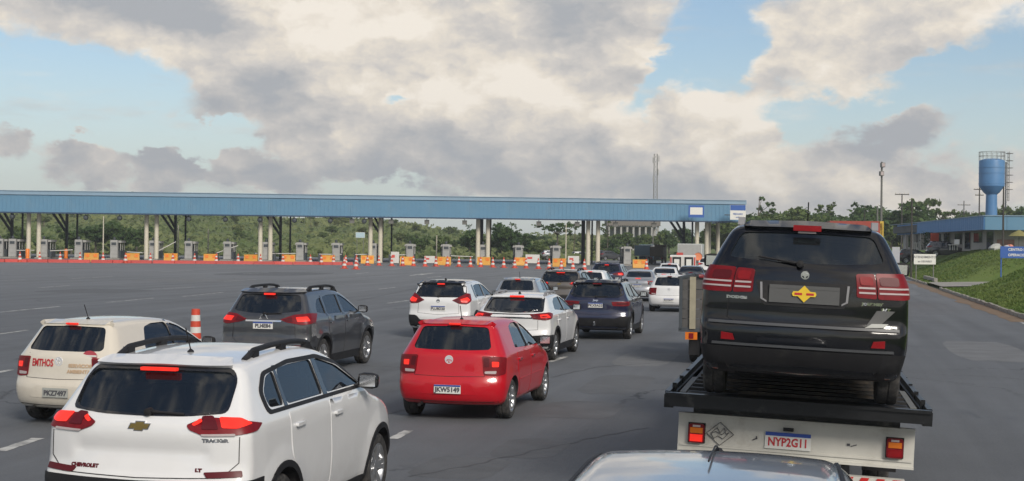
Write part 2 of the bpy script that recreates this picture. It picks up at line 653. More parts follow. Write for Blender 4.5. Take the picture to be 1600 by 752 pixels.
M_ASPHALT = asphalt()
M_GRASS = grass_mat('grass_ground', (0.095, 0.155, 0.036), (0.135, 0.185, 0.050), (0.155, 0.170, 0.060))
M_SCRUB = grass_mat('scrub_ground', (0.105, 0.150, 0.055), (0.175, 0.195, 0.080), (0.085, 0.120, 0.050))
M_LINE = mat('road_line_paint', (0.46, 0.46, 0.44), rough=0.8, var=0.25, scale=3.0, dirt=((0.10, 0.10, 0.10), 0.75, 0.42, 0.62))
M_CONC = mat('concrete', (0.30, 0.285, 0.255), rough=0.9, var=0.2, scale=2.0, dirt=((0.12, 0.10, 0.07), 0.6, 0.45, 0.72))
M_EARTH = mat('bare_earth', (0.17, 0.115, 0.07), rough=0.95, var=0.25, scale=1.0)

tag(MB().add([(-900, -300, -0.03), (900, -300, -0.03), (900, 1100, -0.03), (-900, 1100, -0.03)], [(0, 1, 2, 3)]).build('ground', M_SCRUB), kind='structure')
pts = [(-260, -40, 0), (kerb_x(-40), -40, 0), (kerb_x(232), 232, 0), (-260, 232, 0)]
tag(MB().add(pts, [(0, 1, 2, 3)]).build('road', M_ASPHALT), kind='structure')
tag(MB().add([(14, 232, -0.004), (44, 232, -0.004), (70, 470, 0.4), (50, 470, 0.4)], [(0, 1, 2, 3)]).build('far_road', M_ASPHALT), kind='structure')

# painted dashes: both ends as seen in the photograph, laid on the road
DASHES = [((0, 705), (60, 685), .16), ((-90, 497), (93, 479), .15), ((-70, 532), (43, 516), .15), ((-40, 590), (18, 578), .15), ((165, 473), (240, 466), .14), ((285, 463.5), (349, 457), .14),
          ((236, 452), (304, 449), .12), ((112, 435.5), (176, 432), .14), ((0, 439), (40, 437.5), .12), ((556, 428), (576, 426), .22), ((442, 417), (496, 415.5), .2), ((592, 452), (618, 449), .14), ((606, 474), (640, 469.5), .14),
          ((610, 421), (627, 420), .25), ((687, 423), (722, 422), .22), ((640, 431), (662, 428), .3), ((655, 430), (678, 426.5), .3), ((668, 434), (690, 432), .2), ((614, 686), (639, 673), .14), ((858, 566), (884, 557.5), .14),
          ((350, 440), (400, 437), .12), ((250, 425), (300, 423), .16), ((60, 450), (110, 446), .12), ((700, 505), (716, 501), .14), ((470, 505), (520, 498), .12), ((820, 425), (850, 424), .2), ((380, 428), (420, 426), .14),
          ((1583, 498), (1618, 514), .12)]
for (a, b, w) in DASHES:
    A, B = gnd(*a), gnd(*b)
    n = (B - A).cross(Vector((0, 0, 1))).normalized() * w / 2
    k = 6
    mb = MB()
    vs = []
    for i in range(k + 1):
        p = A.lerp(B, i / k)
        j = 1 + 0.12 * math.sin(i * 2.3 + a[0])
        vs += [(p - n * j) + Vector((0, 0, .004)), (p + n * j) + Vector((0, 0, .004))]
    mb.add(vs, [(2 * i, 2 * i + 1, 2 * i + 3, 2 * i + 2) for i in range(k)])
    tag(mb.build('lane_dash', M_LINE), kind='structure')

# ---- land behind the toll plaza and the grass bank on the right
SKYLINE = [(-900, 62), (-300, 66), (0, 60), (120, 56), (200, 60), (330, 50), (440, 35), (520, 33), (600, 29), (660, 22), (720, 13), (800, 8), (1000, 8), (1150, 14), (1250, 22), (1330, 24), (1400, 22), (1500, 38), (1600, 46), (2200, 50)]


def bank_z(x, y):
    t = (x - kerb_x(y)) * math.cos(ROAD_A)
    notch = 7.0 * float(smooth01((y - 86) / 5) * smooth01((106 - y) / 8))
    near = 2.5 * float(smooth01((t - 0.25 - notch) / 8.5))
    return near


def land_z(x, y):
    base = bank_z(x, y) if x > kerb_x(y) else 0.0
    if y < 226:
        return base
    px = 800 + 2150 * x / y
    ridge = HC + float(np.interp(px, [q[0] for q in SKYLINE], [q[1] for q in SKYLINE])) * 470 / 2150
    rise = float(smooth01((y - 232) / 240.0)) * (1 - 0.25 * float(smooth01((y - 480) / 200)))
    n = noise.fractal(Vector((x * 0.018, y * 0.018, 3.1)), 0.8, 2.0, 4) * 1.5 * rise
    return max(base, base * (1 - rise) + ridge * rise + n)


def land_mesh(name, xs, ys, zf, m):
    V = [(x, y, zf(x, y)) for y in ys for x in xs]
    n = len(xs)
    F = [(j * n + i, j * n + i + 1, (j + 1) * n + i + 1, (j + 1) * n + i) for j in range(len(ys) - 1) for i in range(n - 1)]
    return MB().add(V, F).build(name, m, sharp=180)


tag(land_mesh('hills', np.linspace(-420, 420, 106), np.linspace(232.5, 760, 60), lambda x, y: land_z(x, y) - .02, M_SCRUB), kind='structure')
V, Fc = [], []
ys = np.concatenate([np.linspace(-40, 50, 16), np.linspace(52, 232.4, 84)])
ts = np.concatenate([np.linspace(0.16, 14, 24), np.array([18, 24, 34, 50, 80, 140, 260])])
for y in ys:
    for t in ts:
        x = kerb_x(y) + t / math.cos(ROAD_A)
        V.append((x, y, bank_z(x, y) + 0.115 + 0.10 * noise.noise(Vector((x * .35, y * .35, 0))) * min(1, t)))
n = len(ts)
Fc = [(j * n + i, j * n + i + 1, (j + 1) * n + i + 1, (j + 1) * n + i) for j in range(len(ys) - 1) for i in range(n - 1)]
tag(MB().add(V, Fc).build('grass_bank', M_GRASS, sharp=180), kind='structure')

# grass blades on the bank
nb = 60000
yy = 48 + 95 * RNG.rand(nb) ** 1.5
tt = 0.3 + 20 * RNG.rand(nb) ** 1.4
xx = np.array([kerb_x(y) for y in yy]) + tt / math.cos(ROAD_A)
keep = ~((yy > 88) & (yy < 103) & (tt < 8))
xx, yy, tt = xx[keep], yy[keep], tt[keep]
zz = np.array([bank_z(x, y) + 0.115 + 0.10 * noise.noise(Vector((x * .35, y * .35, 0))) * min(1, t) for x, y, t in zip(xx, yy, tt)])
hh = (0.04 + 0.09 * RNG.rand(len(xx))) * (1 + 0.8 * np.array([max(0, noise.noise(Vector((x * .5, y * .5, 7)))) for x, y in zip(xx, yy)]))
aa = RNG.rand(len(xx)) * 6.283
ww = 0.05 + 0.06 * RNG.rand(len(xx))
lean = (RNG.rand(len(xx), 2) - .5) * 0.2
P0 = np.stack([xx - np.cos(aa) * ww, yy - np.sin(aa) * ww, zz - .02], 1)
P1 = np.stack([xx + np.cos(aa) * ww, yy + np.sin(aa) * ww, zz - .02], 1)
P2 = np.stack([xx + lean[:, 0], yy + lean[:, 1], zz + hh], 1)
VV = np.stack([P0, P1, P2], 1).reshape(-1, 3)


def fast_mesh(name, V, k):
    """many separate faces of k corners each"""
    me = bpy.data.meshes.new(name)
    nf = len(V) // k
    me.vertices.add(len(V))
    me.vertices.foreach_set('co', V.astype(np.float32).ravel())
    me.loops.add(len(V))
    me.loops.foreach_set('vertex_index', np.arange(len(V), dtype=np.int32))
    me.polygons.add(nf)
    me.polygons.foreach_set('loop_start', np.arange(0, len(V), k, dtype=np.int32))
    me.update(calc_edges=True)
    return me


M_BLADE = leaf_mat('grass_blades', (0.095, 0.165, 0.034), (0.160, 0.205, 0.056), 0.3)
tag(link('grass', fast_mesh('grass', VV, 3), M_BLADE), kind='stuff')

# kerb stones along the right-hand edge
kerb = bpy.data.objects.new('kerb', None)
COL.objects.link(kerb)
tag(kerb, kind='structure')
stone = MB().box((0, 0, 0.03), (0.16, 0.985, 0.26), taper=(0.8, 1)).mesh('kerb_stone')
s_ = 0
y = 30.0
while y < 150:
    if not (89.5 < y < 101):
        x = kerb_x(y)
        o = link('kerb_stone', stone, M_CONC, kerb, (x + 0.0 + random.uniform(-.02, .02), y, random.uniform(-.03, .02)), (random.uniform(-.01, .01), random.uniform(-.03, .03), -ROAD_A + random.uniform(-.01, .01)))
    y += 1.0 * math.cos(ROAD_A)
# bare earth washed onto the road by the kerb
mb = MB()
vs = []
for i in range(40):
    y = 50 + i * 1.6
    w = 0.5 + 0.5 * noise.noise(Vector((y * .3, 0, 5))) + 0.3
    x = kerb_x(y) - .085
    vs += [(x - max(.1, w), y, 0.005), (x, y, 0.006)]
mb.add(vs, [(2 * i, 2 * i + 1, 2 * i + 3, 2 * i + 2) for i in range(39)])
tag(mb.build('dirt_strip', M_EARTH), kind='structure')
# the little side road that leaves through the gap in the kerb
vs = [(kerb_x(89.5) + .1, 89.5, .2), (kerb_x(101) + .1, 101, .2), (kerb_x(101) + 5, 102, .27), (kerb_x(89.5) + 5, 91, .27)]
tag(MB().add(vs, [(0, 1, 2, 3)]).build('side_road', M_CONC), kind='structure')
# low stone edging beyond it
lw = thing('low_wall', 'low stained concrete edging wall under the white notice on the bank', 'low wall', (0, 0, 0))
for i in range(7):
    y = 104 + i * 1.55
    x = kerb_x(y) + 0.9
    MB().box((0, 0, .22), (.25, 1.5, .44)).build('wall_block', M_CONC, lw).location = (x, y, 0)
    lw.children[-1].rotation_euler = (0, 0, -ROAD_A)

# tar seams and darker repair patches on the road
M_TAR = mat('tar_seam', (.062, .064, .067), rough=.75, var=.3, scale=3)
M_PATCH = mat('road_repair', (.100, .105, .112), rough=.85, var=.25, scale=1.5, bump=.4, bscale=60)
M_PATCHPALE = mat('pale_repair', (.142, .147, .153), rough=.88, var=.25, scale=1.2, bump=.4, bscale=60)
for i, pl in enumerate([[(500, 668), (640, 640), (720, 628), (860, 602)], [(640, 745), (760, 722), (900, 690), (1010, 668)], [(860, 590), (930, 574), (1040, 566)], [(0, 452), (200, 447), (420, 438), (640, 428)], 
                        [(0, 625), (20, 610), (60, 600)], [(560, 470), (700, 440), (800, 428)]]):
    P_ = [gnd(*q) for q in pl]
    vs = []
    n_ = 14 * (len(P_) - 1)
    for k in range(n_ + 1):
        s = k / n_ * (len(P_) - 1)
        a = min(int(s), len(P_) - 2)
        p = P_[a].lerp(P_[a + 1], s - a)
        d = (P_[a + 1] - P_[a]).normalized()
        nn = Vector((-d.y, d.x, 0))
        w = (.018 + .016 * noise.noise(Vector((k * .6, i, 0)))) * (1 if p.y < 45 else 2.2)
        p = p + nn * .10 * noise.noise(Vector((k * .35, i * 3.1, 4)))
        vs += [p - nn * w + Vector((0, 0, .003)), p + nn * w + Vector((0, 0, .003))]
    tag(MB().add(vs, [(2 * k, 2 * k + 1, 2 * k + 3, 2 * k + 2) for k in range(n_)]).build('tar_seam', M_TAR), kind='structure')
for i, (px, py, lx, ly, m) in enumerate([(905, 640, .9, 1.6, 0), (965, 600, .8, 2.6, 0), (560, 610, .9, 1.3, 0), (1540, 548, 1.3, 5.0, 1), (300, 438, 4.0, 6.0, 1), (150, 455, 3.2, 4.0, 0), (430, 428, 5.0, 9.0, 0), (720, 730, .7, 1.1, 0),
                                     (830, 700, .6, 1.2, 0), (1010, 560, .9, 3.0, 1)]):
    c = gnd(px, py)
    vs = []
    for k in range(20):
        a = k * 2 * math.pi / 20
        sq = 1 / max(abs(math.cos(a)), abs(math.sin(a))) ** .75
        r = (1 + .12 * noise.noise(Vector((k * .9, i * 5.0, 2)))) * sq * .72
        x, y = lx * r * math.cos(a), ly * r * math.sin(a)
        vs.append((c.x + x * math.cos(ROAD_A) + y * math.sin(ROAD_A), c.y - x * math.sin(ROAD_A) + y * math.cos(ROAD_A), .0018))
    tag(MB().add(vs, [tuple(range(20))]).build('road_patch', M_PATCHPALE if m else M_PATCH), kind='structure')
# ------------------------------------------------------------------ toll plaza
M_BLUE = mat('canopy_blue', (0.105, 0.232, 0.355), rough=0.45, var=0.10, scale=0.35, spec=0.4, dirt=((0.20, 0.28, 0.34), 0.35, 0.45, 0.7))
M_BLUEPALE = mat('canopy_gutter', (0.22, 0.325, 0.425), rough=0.45, var=0.08, scale=0.4)
M_NAVY = mat('dark_blue_edge', (0.020, 0.05, 0.10), rough=0.6)
M_SOFFIT = mat('soffit', (0.08, 0.085, 0.09), rough=0.8)
M_CREAM = mat('cream_column', (0.58, 0.54, 0.44), rough=0.7, var=0.12)
M_STEEL = mat('dark_steel', (0.045, 0.055, 0.065), rough=0.6)
M_BOOTH = mat('booth_grey', (0.34, 0.34, 0.33), rough=0.6, var=0.15, scale=2)
M_WINDOW = glass('booth_glass', (0.20, 0.24, 0.26), opaque=0.7)
M_ORANGE = mat('orange_plastic', (0.78, 0.20, 0.02), rough=0.5, var=0.12)
M_CONE = mat('cone_orange', (0.50, 0.055, 0.025), rough=0.55, var=0.1, randomize=0.3)
M_WHITE = mat('white_band', (0.58, 0.57, 0.54), rough=0.5, var=0.08)
M_YELLOWB = mat('yellow_barrier', (0.60, 0.29, 0.03), rough=0.55, var=0.12, randomize=0.25)
M_REDP = mat('red_barrier', (0.48, 0.06, 0.05), rough=0.6, var=0.2, randomize=0.3)
M_SIGNBLUE = mat('sign_blue', (0.02, 0.09, 0.34), rough=0.5, var=0.06)
M_SIGNWHITE = mat('sign_white', (0.66, 0.66, 0.62), rough=0.5, var=0.06)
M_DARKGREEN = mat('dark_green', (0.02, 0.05, 0.03), rough=0.7)
M_POLE = mat('grey_pole', (0.14, 0.14, 0.13), rough=0.6)
M_POLEDARK = mat('dark_pole', (0.05, 0.045, 0.04), rough=0.8)

# the front edge of the canopy runs from CA to CB
CA, CB = Vector((-82.0, 174.6, 0)), Vector((30.2, 178.6, 0))
CD = (CB - CA).normalized()
CN = Vector((-CD.y, CD.x, 0))                   # away from the camera
CL = (CB - CA).length
CANG = math.atan2(CD.y, CD.x)
Z0, Z1, Z2 = 5.95, 8.15, 8.68


def plaza(u, v, z=0.0):
    """u metres along the canopy from its left end, v metres behind its front edge"""
    return CA + CD * u + CN * v + Vector((0, 0, z))


def u_at(px, v=0.0):
    """place along the canopy seen at a photograph column, v metres behind its front edge"""
    a, b = ray(px, 345)
    p = CA + CN * v
    return (a * p.y - p.x) / (CD.x - a * CD.y)


can = thing('toll_canopy', 'long flat blue toll plaza canopy across the road on paired cream columns', 'toll canopy', CA, CANG)
D_ = 24.0
MB().box((CL / 2, D_ / 2, (Z0 + .5 + Z1) / 2), (CL - .4, D_ - .4, Z1 - Z0 - .5)).build('roof_deck', M_SOFFIT, can)
np_ = 22
pw = CL / np_
panel = MB()
panel.box((0, 0, (Z0 + Z1) / 2), (pw - .012, .08, Z1 - Z0))
for i in range(10):
    panel.box((-pw / 2 + (i + .5) * pw / 10, -.055, (Z0 + Z1) / 2), (.05, .03, Z1 - Z0 - .06))
pm = panel.mesh('fascia_panel')
for i in range(np_):
    link('fascia_panel', pm, M_BLUE, can, ((i + .5) * pw, 0 + random.uniform(-.006, .006), 0))
MB().box((CL / 2, -.03, (Z1 + Z2) / 2 + .002), (CL + .06, .30, Z2 - Z1)).box((CL / 2, -.10, Z2 - .03), (CL + .10, .35, .07)).build('gutter', M_BLUEPALE, can)
MB().box((CL / 2, -.01, Z0 - .09), (CL + .02, .16, .17)).build('fascia_edge', M_NAVY, can)
MB().box((CL + .06, D_ / 2, (Z0 + Z1) / 2), (.08, D_ - .2, Z1 - Z0)).build('end_panel', M_BLUE, can)
MB().box((CL + .06, D_ / 2, (Z1 + Z2) / 2 + .002), (.30, D_ - .2, Z2 - Z1)).build('gutter', M_BLUEPALE, can)
MB().prism([(0.3, Z1 + .2), (D_ / 2, Z2 + .30), (D_ - .3, Z1 + .2)], .3, CL - .3, 'X').build('roof', M_BLUEPALE, can)
col_m = MB().lathe([(.29, 0), (.27, Z0 + .4)], 14, caps=True).mesh('column')
brace = MB()
brace.bar((0, 0, 0), (0, 0, Z0 + .3), .34, .34)
brace.bar((0, 0, 3.4), (-2.1, 0, Z0 + .4), .32, .30)
brace.bar((0.0, 0, 4.2), (-1.2, 0, Z0 + .4), .42, .26)
brace_m = brace.mesh('steel_post')
post_s = MB().bar((0, 0, 0), (0, 0, Z0 + .3), .5, .4).mesh('steel_post')
for i, px in enumerate((-170, -40, 53, 237, 415, 587, 755, 927, 1097)):
    u = u_at(px, 2.2)
    for du in (-.65, .65):
        link('column', col_m, M_CREAM, can, (u + du, 2.2, 0))
    link('steel_post', brace_m if px < 700 or px > 1000 else post_s, M_STEEL, can, (u + .0, 17.0, 0))
    link('steel_post', MB().bar((0, 0, 0), (0, 0, Z0 + .3), .22, .22).mesh('steel_post'), M_STEEL, can, (u + 1.3, 17.5, 0))
for px in (1108, 1122):
    link('column', col_m, M_CREAM, can, (u_at(px, 12), 12.0, 0))

# round lamps and boxes hung from the front edge
lamp = MB().lathe([(.001, -.33), (.24, -.28), (.33, -.08), (.33, .10), (.26, .2), (.10, .24), (.001, .24)], 12, axis='Y')
lamp_m = lamp.mesh('signal_head')
hang_m = MB().bar((0, 0, .26), (0, 0, .62), .08, .08).mesh('hanger')
boxl = MB().box((0, 0, 0), (.62, .3, .55)).box((0, -.17, .12), (.5, .06, .08)).mesh('signal_head')
bl = 0
spots = [(19, 0), (134, 0), (187, 0), (295, 0), (352, 0), (406, 0), (460, 0), (516, 0), (550, 1), (569, 0), (611, 1), (667, 1), (726, 1), (842, 1), (902, 1), (962, 1), (1022, 1)]
cnt = [0, 0]
for px, kind in spots:
    w = ORD[cnt[kind]]
    cnt[kind] += 1
    p = plaza(u_at(px, .5), .5, Z0 - .62)
    lab = (f'{w} round black signal lamp from the left under the blue canopy edge' if kind == 0 else f'{w} square grey lane lamp from the left under the blue canopy edge')
    t = thing('lane_signal', lab, 'signal lamp', p, CANG, 'lamps hung under the front edge of the canopy')
    link('signal_head', boxl if kind else lamp_m, M_POLE if kind else M_STEEL, t)
    link('hanger', hang_m, M_STEEL, t)

# signs on the canopy


def board(name, label, px, py, d, w, h, frame, face, rows, rz=0.0, posts=None, cat='sign', tail=.05):
    p = at(px, py, d)
    t = thing(name, label, cat, p, rz)
    MB().box((0, 0, 0), (w, tail, h)).build('panel', frame, t)
    if face:
        MB().box((0, -tail / 2 - .006, face[4] * h), (w * face[2], .008, h * face[3])).build('face', face[0], t)
    for (s, size, z, m, x) in rows:
        lettering(s, size, m, t, (x * w, -tail / 2 - .014, z * h), bold=.008)
    if posts:
        for x in posts[0]:
            MB().bar((x * w, tail / 2 + .04, h / 2 * .7), (x * w, tail / 2 + .04, -posts[1] - p.z + posts[2]), .08, .08).build('post', M_POLE, t)
    return t


board('lane_sign', 'small white notice with blue frame fixed on the canopy fascia', 1088, 330.5, 176.0, 2.0, 1.55, M_SIGNBLUE, (M_SIGNWHITE, 0, .80, .60, .03), [], CANG)
board('lane_sign', 'white notice with blue top band at the right end of the canopy', 1153, 332, 176.0, 2.0, 1.9, M_SIGNWHITE, (M_SIGNBLUE, 0, .98, .36, .31), [('PEDAGIO', .30, -.12, M_SIGNBLUE, 0), ('LIVRE', .22, -.34, M_SIGNBLUE, 0)], CANG)
t_ = MB().bar((0, 0, 0), (2.6, 0, 0), .12, .12).build('bracket', M_STEEL)
tag(t_, 'dark steel arm holding the sign at the canopy right end', 'bracket')
t_.location = at(1132, 336, 176.1)

# booths on their islands
bx = [8, 28, 76, 130, 185, 245, 300, 360, 420, 472, 528, 585, 642, 698, 755, 810, 868, 978]


def booth_proto():
    b = {}
    b['island'] = MB().box((0, 1.5, .08), (1.7, 9, .16)).mesh('island')
    b['base'] = MB().box((0, 0, .66), (1.25, 2.2, 1.0)).mesh('base')
    b['window'] = MB().box((0, 0, 1.66), (1.15, 2.05, .98)).mesh('window')
    for x in (-.58, .58):
        for y in (-1.05, 0, 1.05):
            b['window_post%d' % len(b)] = MB().box((x, y, 1.66), (.09, .09, 1.0)).mesh('window_post')
    b['roof'] = MB().box((0, 0, 2.30), (1.5, 2.6, .28), taper=(.9, .94)).mesh('roof')
    b['cabinet'] = MB().box((0, -1.9, 1.35), (.95, .55, 2.3), taper=(.96, .9)).box((0, -2.19, 2.0), (.8, .04, .55)).box((0, -2.19, 1.1), (.7, .03, .8)).mesh('cabinet')
    b['screen'] = MB().box((0, -2.225, 2.02), (.62, .03, .36)).mesh('screen')
    b['beacon'] = MB().lathe([(.15, 2.5), (.18, 2.62), (.17, 2.78), (.08, 2.9), (.001, 2.92)], 10, c=(0, -1.9, 0), caps=False).mesh('beacon')
    return b


bp_ = booth_proto()
mats_b = dict(island=M_CONC, base=M_STEEL, window=M_WINDOW, window_frame=M_BOOTH, roof=M_BOOTH, cabinet=M_BOOTH, screen=M_STEEL, beacon=M_STEEL)
for i, px in enumerate(bx):
    v = 4.6
    word = ORD[i] if i < len(ORD) else str(i)
    t = thing('toll_booth', f'{word} grey toll booth and payment cabinet from the left under the canopy', 'toll booth', plaza(u_at(px, v), v), CANG, 'toll booths under the canopy')
    for k, me in bp_.items():
        link(me.name.split('.')[0], me, mats_b.get(k, M_BOOTH), t)
# gate arms
for i, (px, ang) in enumerate([(20, .02), (80, .06), (200, -.05), (245, .5), (340, .35), (400, 0), (430, .02), (500, 0), (556, .04), (610, .03), (705, -.03)]):
    v = 3.0
    t = thing('gate_arm', f'{ORD[i]} white lane gate arm from the left beside its dark drive box', 'gate arm', plaza(u_at(px, v), v), CANG, 'gate arms of the toll lanes')
    MB().box((0, 0, .55), (.32, .40, 1.1)).build('drive_box', M_STEEL, t)
    MB().bar((0, -.25, 1.0), (2.9 * math.cos(ang), -.25, 1.0 + 2.9 * math.sin(ang)), .07, .09).build('arm', M_WHITE, t)

# yellow barriers, orange posts, cones, the red kerb line
barr = MB().prism([(-.34, 0), (.34, 0), (.34, .18), (.17, .45), (.15, 1.0), (-.15, 1.0), (-.17, .45), (-.34, .18)], -.80, .80, 'X')
barr_m = barr.mesh('barrier_body')
br2 = MB().box((-.45, -.18, .70), (.40, .04, .34)).box((.45, -.18, .70), (.40, .04, .34)).box((0, -.20, .30), (1.1, .10, .05)).mesh('recess')
cap_m = MB().lathe([(.07, 0), (.07, .06), (.001, .07)], 10, c=(0, 0, 1.0)).mesh('cap')
for i, (px, py) in enumerate([(143, 409), (207, 409), (267, 409), (329, 410), (392, 411), (451, 411), (513, 412), (574, 412), (635.5, 414.5), (694, 414.5), (756, 414.5), (814, 415), (874, 417), (999, 419)]):
    p = gnd(px, py)
    t = thing('plastic_barrier', f'{ORD[i]} yellow plastic road barrier from the left along the cone line', 'road barrier', p, CANG + random.uniform(-.12, .12), 'yellow barriers along the cone line')
    link('barrier_body', barr_m, M_YELLOWB, t)
    link('recess', br2, M_ORANGE, t)
    link('cap', cap_m, M_STEEL, t)
post_m = MB().lathe([(.30, 0), (.30, .06), (.24, .08), (.26, 1.15), (.20, 1.25), (.001, 1.27)], 12).mesh('channel_post')
for px, w in ((43, 'left'), (103, 'right')):
    o = link('channel_post', post_m, M_ORANGE, None, gnd(px, 404))
    tag(o, f'orange plastic channel drum at the far left lanes, the {w} one', 'channel drum', 'orange drums at the left lanes')

cone_b = MB().box((0, 0, .03), (.62, .62, .06)).mesh('base')
cone_c = MB().lathe([(.25, .06), (.04, 1.16), (.001, 1.165)], 14).mesh('cone_body')
cone_s = MB().lathe([(.21, .30), (.216, .30), (.176, .50), (.17, .50)], 14).lathe([(.125, .74), (.131, .74), (.102, .89), (.098, .89)], 14).mesh('white_band')
cones = [(31, 410), (62, 410), (94, 410), (125, 410.5), (161, 411), (235, 411.5), (304, 412), (338, 412.5), (372, 412.5), (407, 413), (442, 413), (485, 413.5), (502, 414), (521, 414), (540, 414.5), (557, 414.5), (574, 415), (592, 415),
         (612, 416), (629, 416), (646, 416), (664, 416.5), (681, 416.5), (699, 416.5), (717, 417), (735, 417.5), (751, 417.5), (770, 418), (787, 418.5), (804, 419), (822, 419.5), (841, 420.5), (858, 421), (877, 421), (895, 421.5), (913, 422),
         (556, 421), (538, 420), (1047, 421), (1010, 421), (270, 412), (196, 411.5)]
order = sorted(range(len(cones)), key=lambda i: cones[i][0])
words = ['zeroth'] + ORD + ['twenty-first', 'twenty-second', 'twenty-third', 'twenty-fourth', 'twenty-fifth', 'twenty-sixth', 'twenty-seventh', 'twenty-eighth', 'twenty-ninth', 'thirtieth', 'thirty-first', 'thirty-second', 'thirty-third',
                             'thirty-fourth', 'thirty-fifth', 'thirty-sixth', 'thirty-seventh', 'thirty-eighth', 'thirty-ninth', 'fortieth', 'forty-first', 'forty-second', 'forty-third']
for r_, i in enumerate(order):
    px, py = cones[i]
    t = thing('traffic_cone', f'{words[r_ + 1]} orange cone with white bands from the left in the toll line', 'traffic cone', gnd(px, py), random.random() * 6, 'traffic cones in a line before the booths')
    link('base', cone_b, M_CONE, t)
    link('cone_body', cone_c, M_CONE, t)
    link('white_band', cone_s, M_WHITE, t)

# red low separators on the road at the left
blk = MB().prism([(-.20, 0), (.20, 0), (.12, .34), (-.12, .34)], -1.15, 1.15, 'X').mesh('separator_block')
sep = thing('lane_separator', 'low red plastic separator blocks in a row before the left lanes', 'lane separator', (0, 0, 0))
px = -140
k = 0
while px < 556:
    if not (420 < px < 432 or 488 < px < 500):
        link('separator_block', blk, M_REDP, sep, gnd(px, 407.5 + px * 0.0085 + 2.2), (0, 0, CANG + random.uniform(-.05, .05)))
    px += 31 + random.uniform(-3, 5)

# white and red notice boards between the lanes
for i, (px, py, w, h, lab) in enumerate([(617, 407, .9, 1.25, 'white and red lane closed board between the barriers, nearest the pale columns'), (671, 404, 1.2, .8, 'low white board standing between two cones in the toll line'),
                                         (832, 402, 1.7, 1.05, 'white and pink delivery board behind the cones near the right lanes'), (896, 406, 1.4, .9, 'white and red notice board behind the right end of the cone line')]):
    p = gnd(px, 416)
    p.z = .0
    t = thing('lane_board', lab, 'board', p, CANG)
    MB().box((0, 0, .35 + h / 2), (w, .06, h)).build('panel', M_WHITE, t)
    MB().box((-w * .2, -.038, .35 + h * .6), (w * .35, .012, h * .25)).build('red_field', M_REDP, t)
    for x in (-.38, .38):
        MB().bar((x * w, .05, 0), (x * w, .05, .5), .06).build('leg', M_STEEL, t)

# thin pale poles behind the canopy, the pale-blue board, the telecom mast and the columned building
for i, (px, top, d, m) in enumerate([(161, 338, 214, M_CREAM), (884, 350, 220, M_CREAM), (278, 352, 205, M_CREAM), (325, 358, 205, M_CREAM), (682, 368, 210, M_CREAM), (1020, 352, 216, M_POLE)]):
    p = at(px, 400, d)
    h = at(px, top, d).z
    t = tag(MB().tube([(0, 0, 0), (0, 0, h)], [.11, .07], 8).build('lamp_pole', m), f'{ORD[i]} thin pale pole from the left standing behind the toll canopy', 'pole', 'thin poles behind the canopy')
    t.location = (p.x, p.y, 0)
board('billboard', 'pale blue board on posts in the scrub behind the canopy', 563, 367.5, 226, 1.5, .9, M_SIGNWHITE, (mat('pale_blue', (.42, .56, .62), rough=.6), 0, .94, .9, 0), [], 0, ((-.35, .35), 3.0, 0))

p = at(1023, 385, 430)
mast = thing('telecom_mast', 'tall thin grey lattice mast rising behind the blue canopy', 'mast', (p.x, p.y, 3.0))
mh = at(1023, 241, 430).z - 3.0
b = MB()
for sx in (-1, 1):
    for sy in (-1, 1):
        b.bar((sx * .7, sy * .7, -6), (sx * .5, sy * .5, mh), .11)
b.build('leg', M_POLE, mast)
b = MB()
k = 18
for i in range(k):
    z0, z1 = mh * i / k, mh * (i + 1) / k
    for sy in (-.6, .6):
        b.bar((-.62, sy, z0), (.62, sy, z1), .05)
        b.bar((.62, sy, z0), (-.62, sy, z1), .05)
        b.bar((-.62, sy, z1), (.62, sy, z1), .05)
b.build('lattice', M_POLE, mast)
b = MB()
for x, y, z in ((-.9, -.6, .93), (.9, -.6, .95), (.7, -.9, .80), (-.8, -.7, .72)):
    b.box((x, y, mh * z), (.3, .3, 1.8))
b.build('antenna_panel', M_BOOTH, mast)

p0, p1 = at(958, 352, 330), at(1022, 352, 330)
hall = thing('columned_building', 'grey roofed building with a row of white pillars beyond the canopy', 'building', ((p0.x + p1.x) / 2, 330, land_z((p0.x + p1.x) / 2, 330)))
W_ = (p1.x - p0.x) + 3
hz = hall.location.z
zt, zb = at(990, 344, 330).z - hz, at(990, 353, 330).z - hz
MB().box((0, 4, (zt + zb) / 2), (W_, 9, zt - zb)).build('roof', mat('grey_roof', (.17, .155, .14), rough=.8), hall)
MB().box((0, 7.5, zb / 2 - 1), (W_ - .5, .4, zb + 1.9)).build('wall', M_BOOTH, hall)
pl = MB().box((0, 0, zb / 2 - 1), (.45, .45, zb + 1.95)).mesh('pillar')
for i in range(9):
    link('pillar', pl, M_BOOTH, hall, (-W_ / 2 + .5 + i * (W_ - 1) / 8, .2, 0))
MB().box((0, 7.2, zb * .6), (W_ - 2, .3, zb * .5)).build('window', mat('grey_glass', (.22, .24, .25), rough=.3), hall)  # window in one plain grey
# ------------------------------------------------------------------ car bodies: a solid described by its side outline, width and corner rounding
def chaikin(p, it=2, closed=True):
    p = np.array(p, float)
    for _ in range(it):
        q = np.roll(p, -1, 0)
        a, b = p * 0.75 + q * 0.25, p * 0.25 + q * 0.75
        p = np.stack([a, b], 1).reshape(-1, 2)
    return p


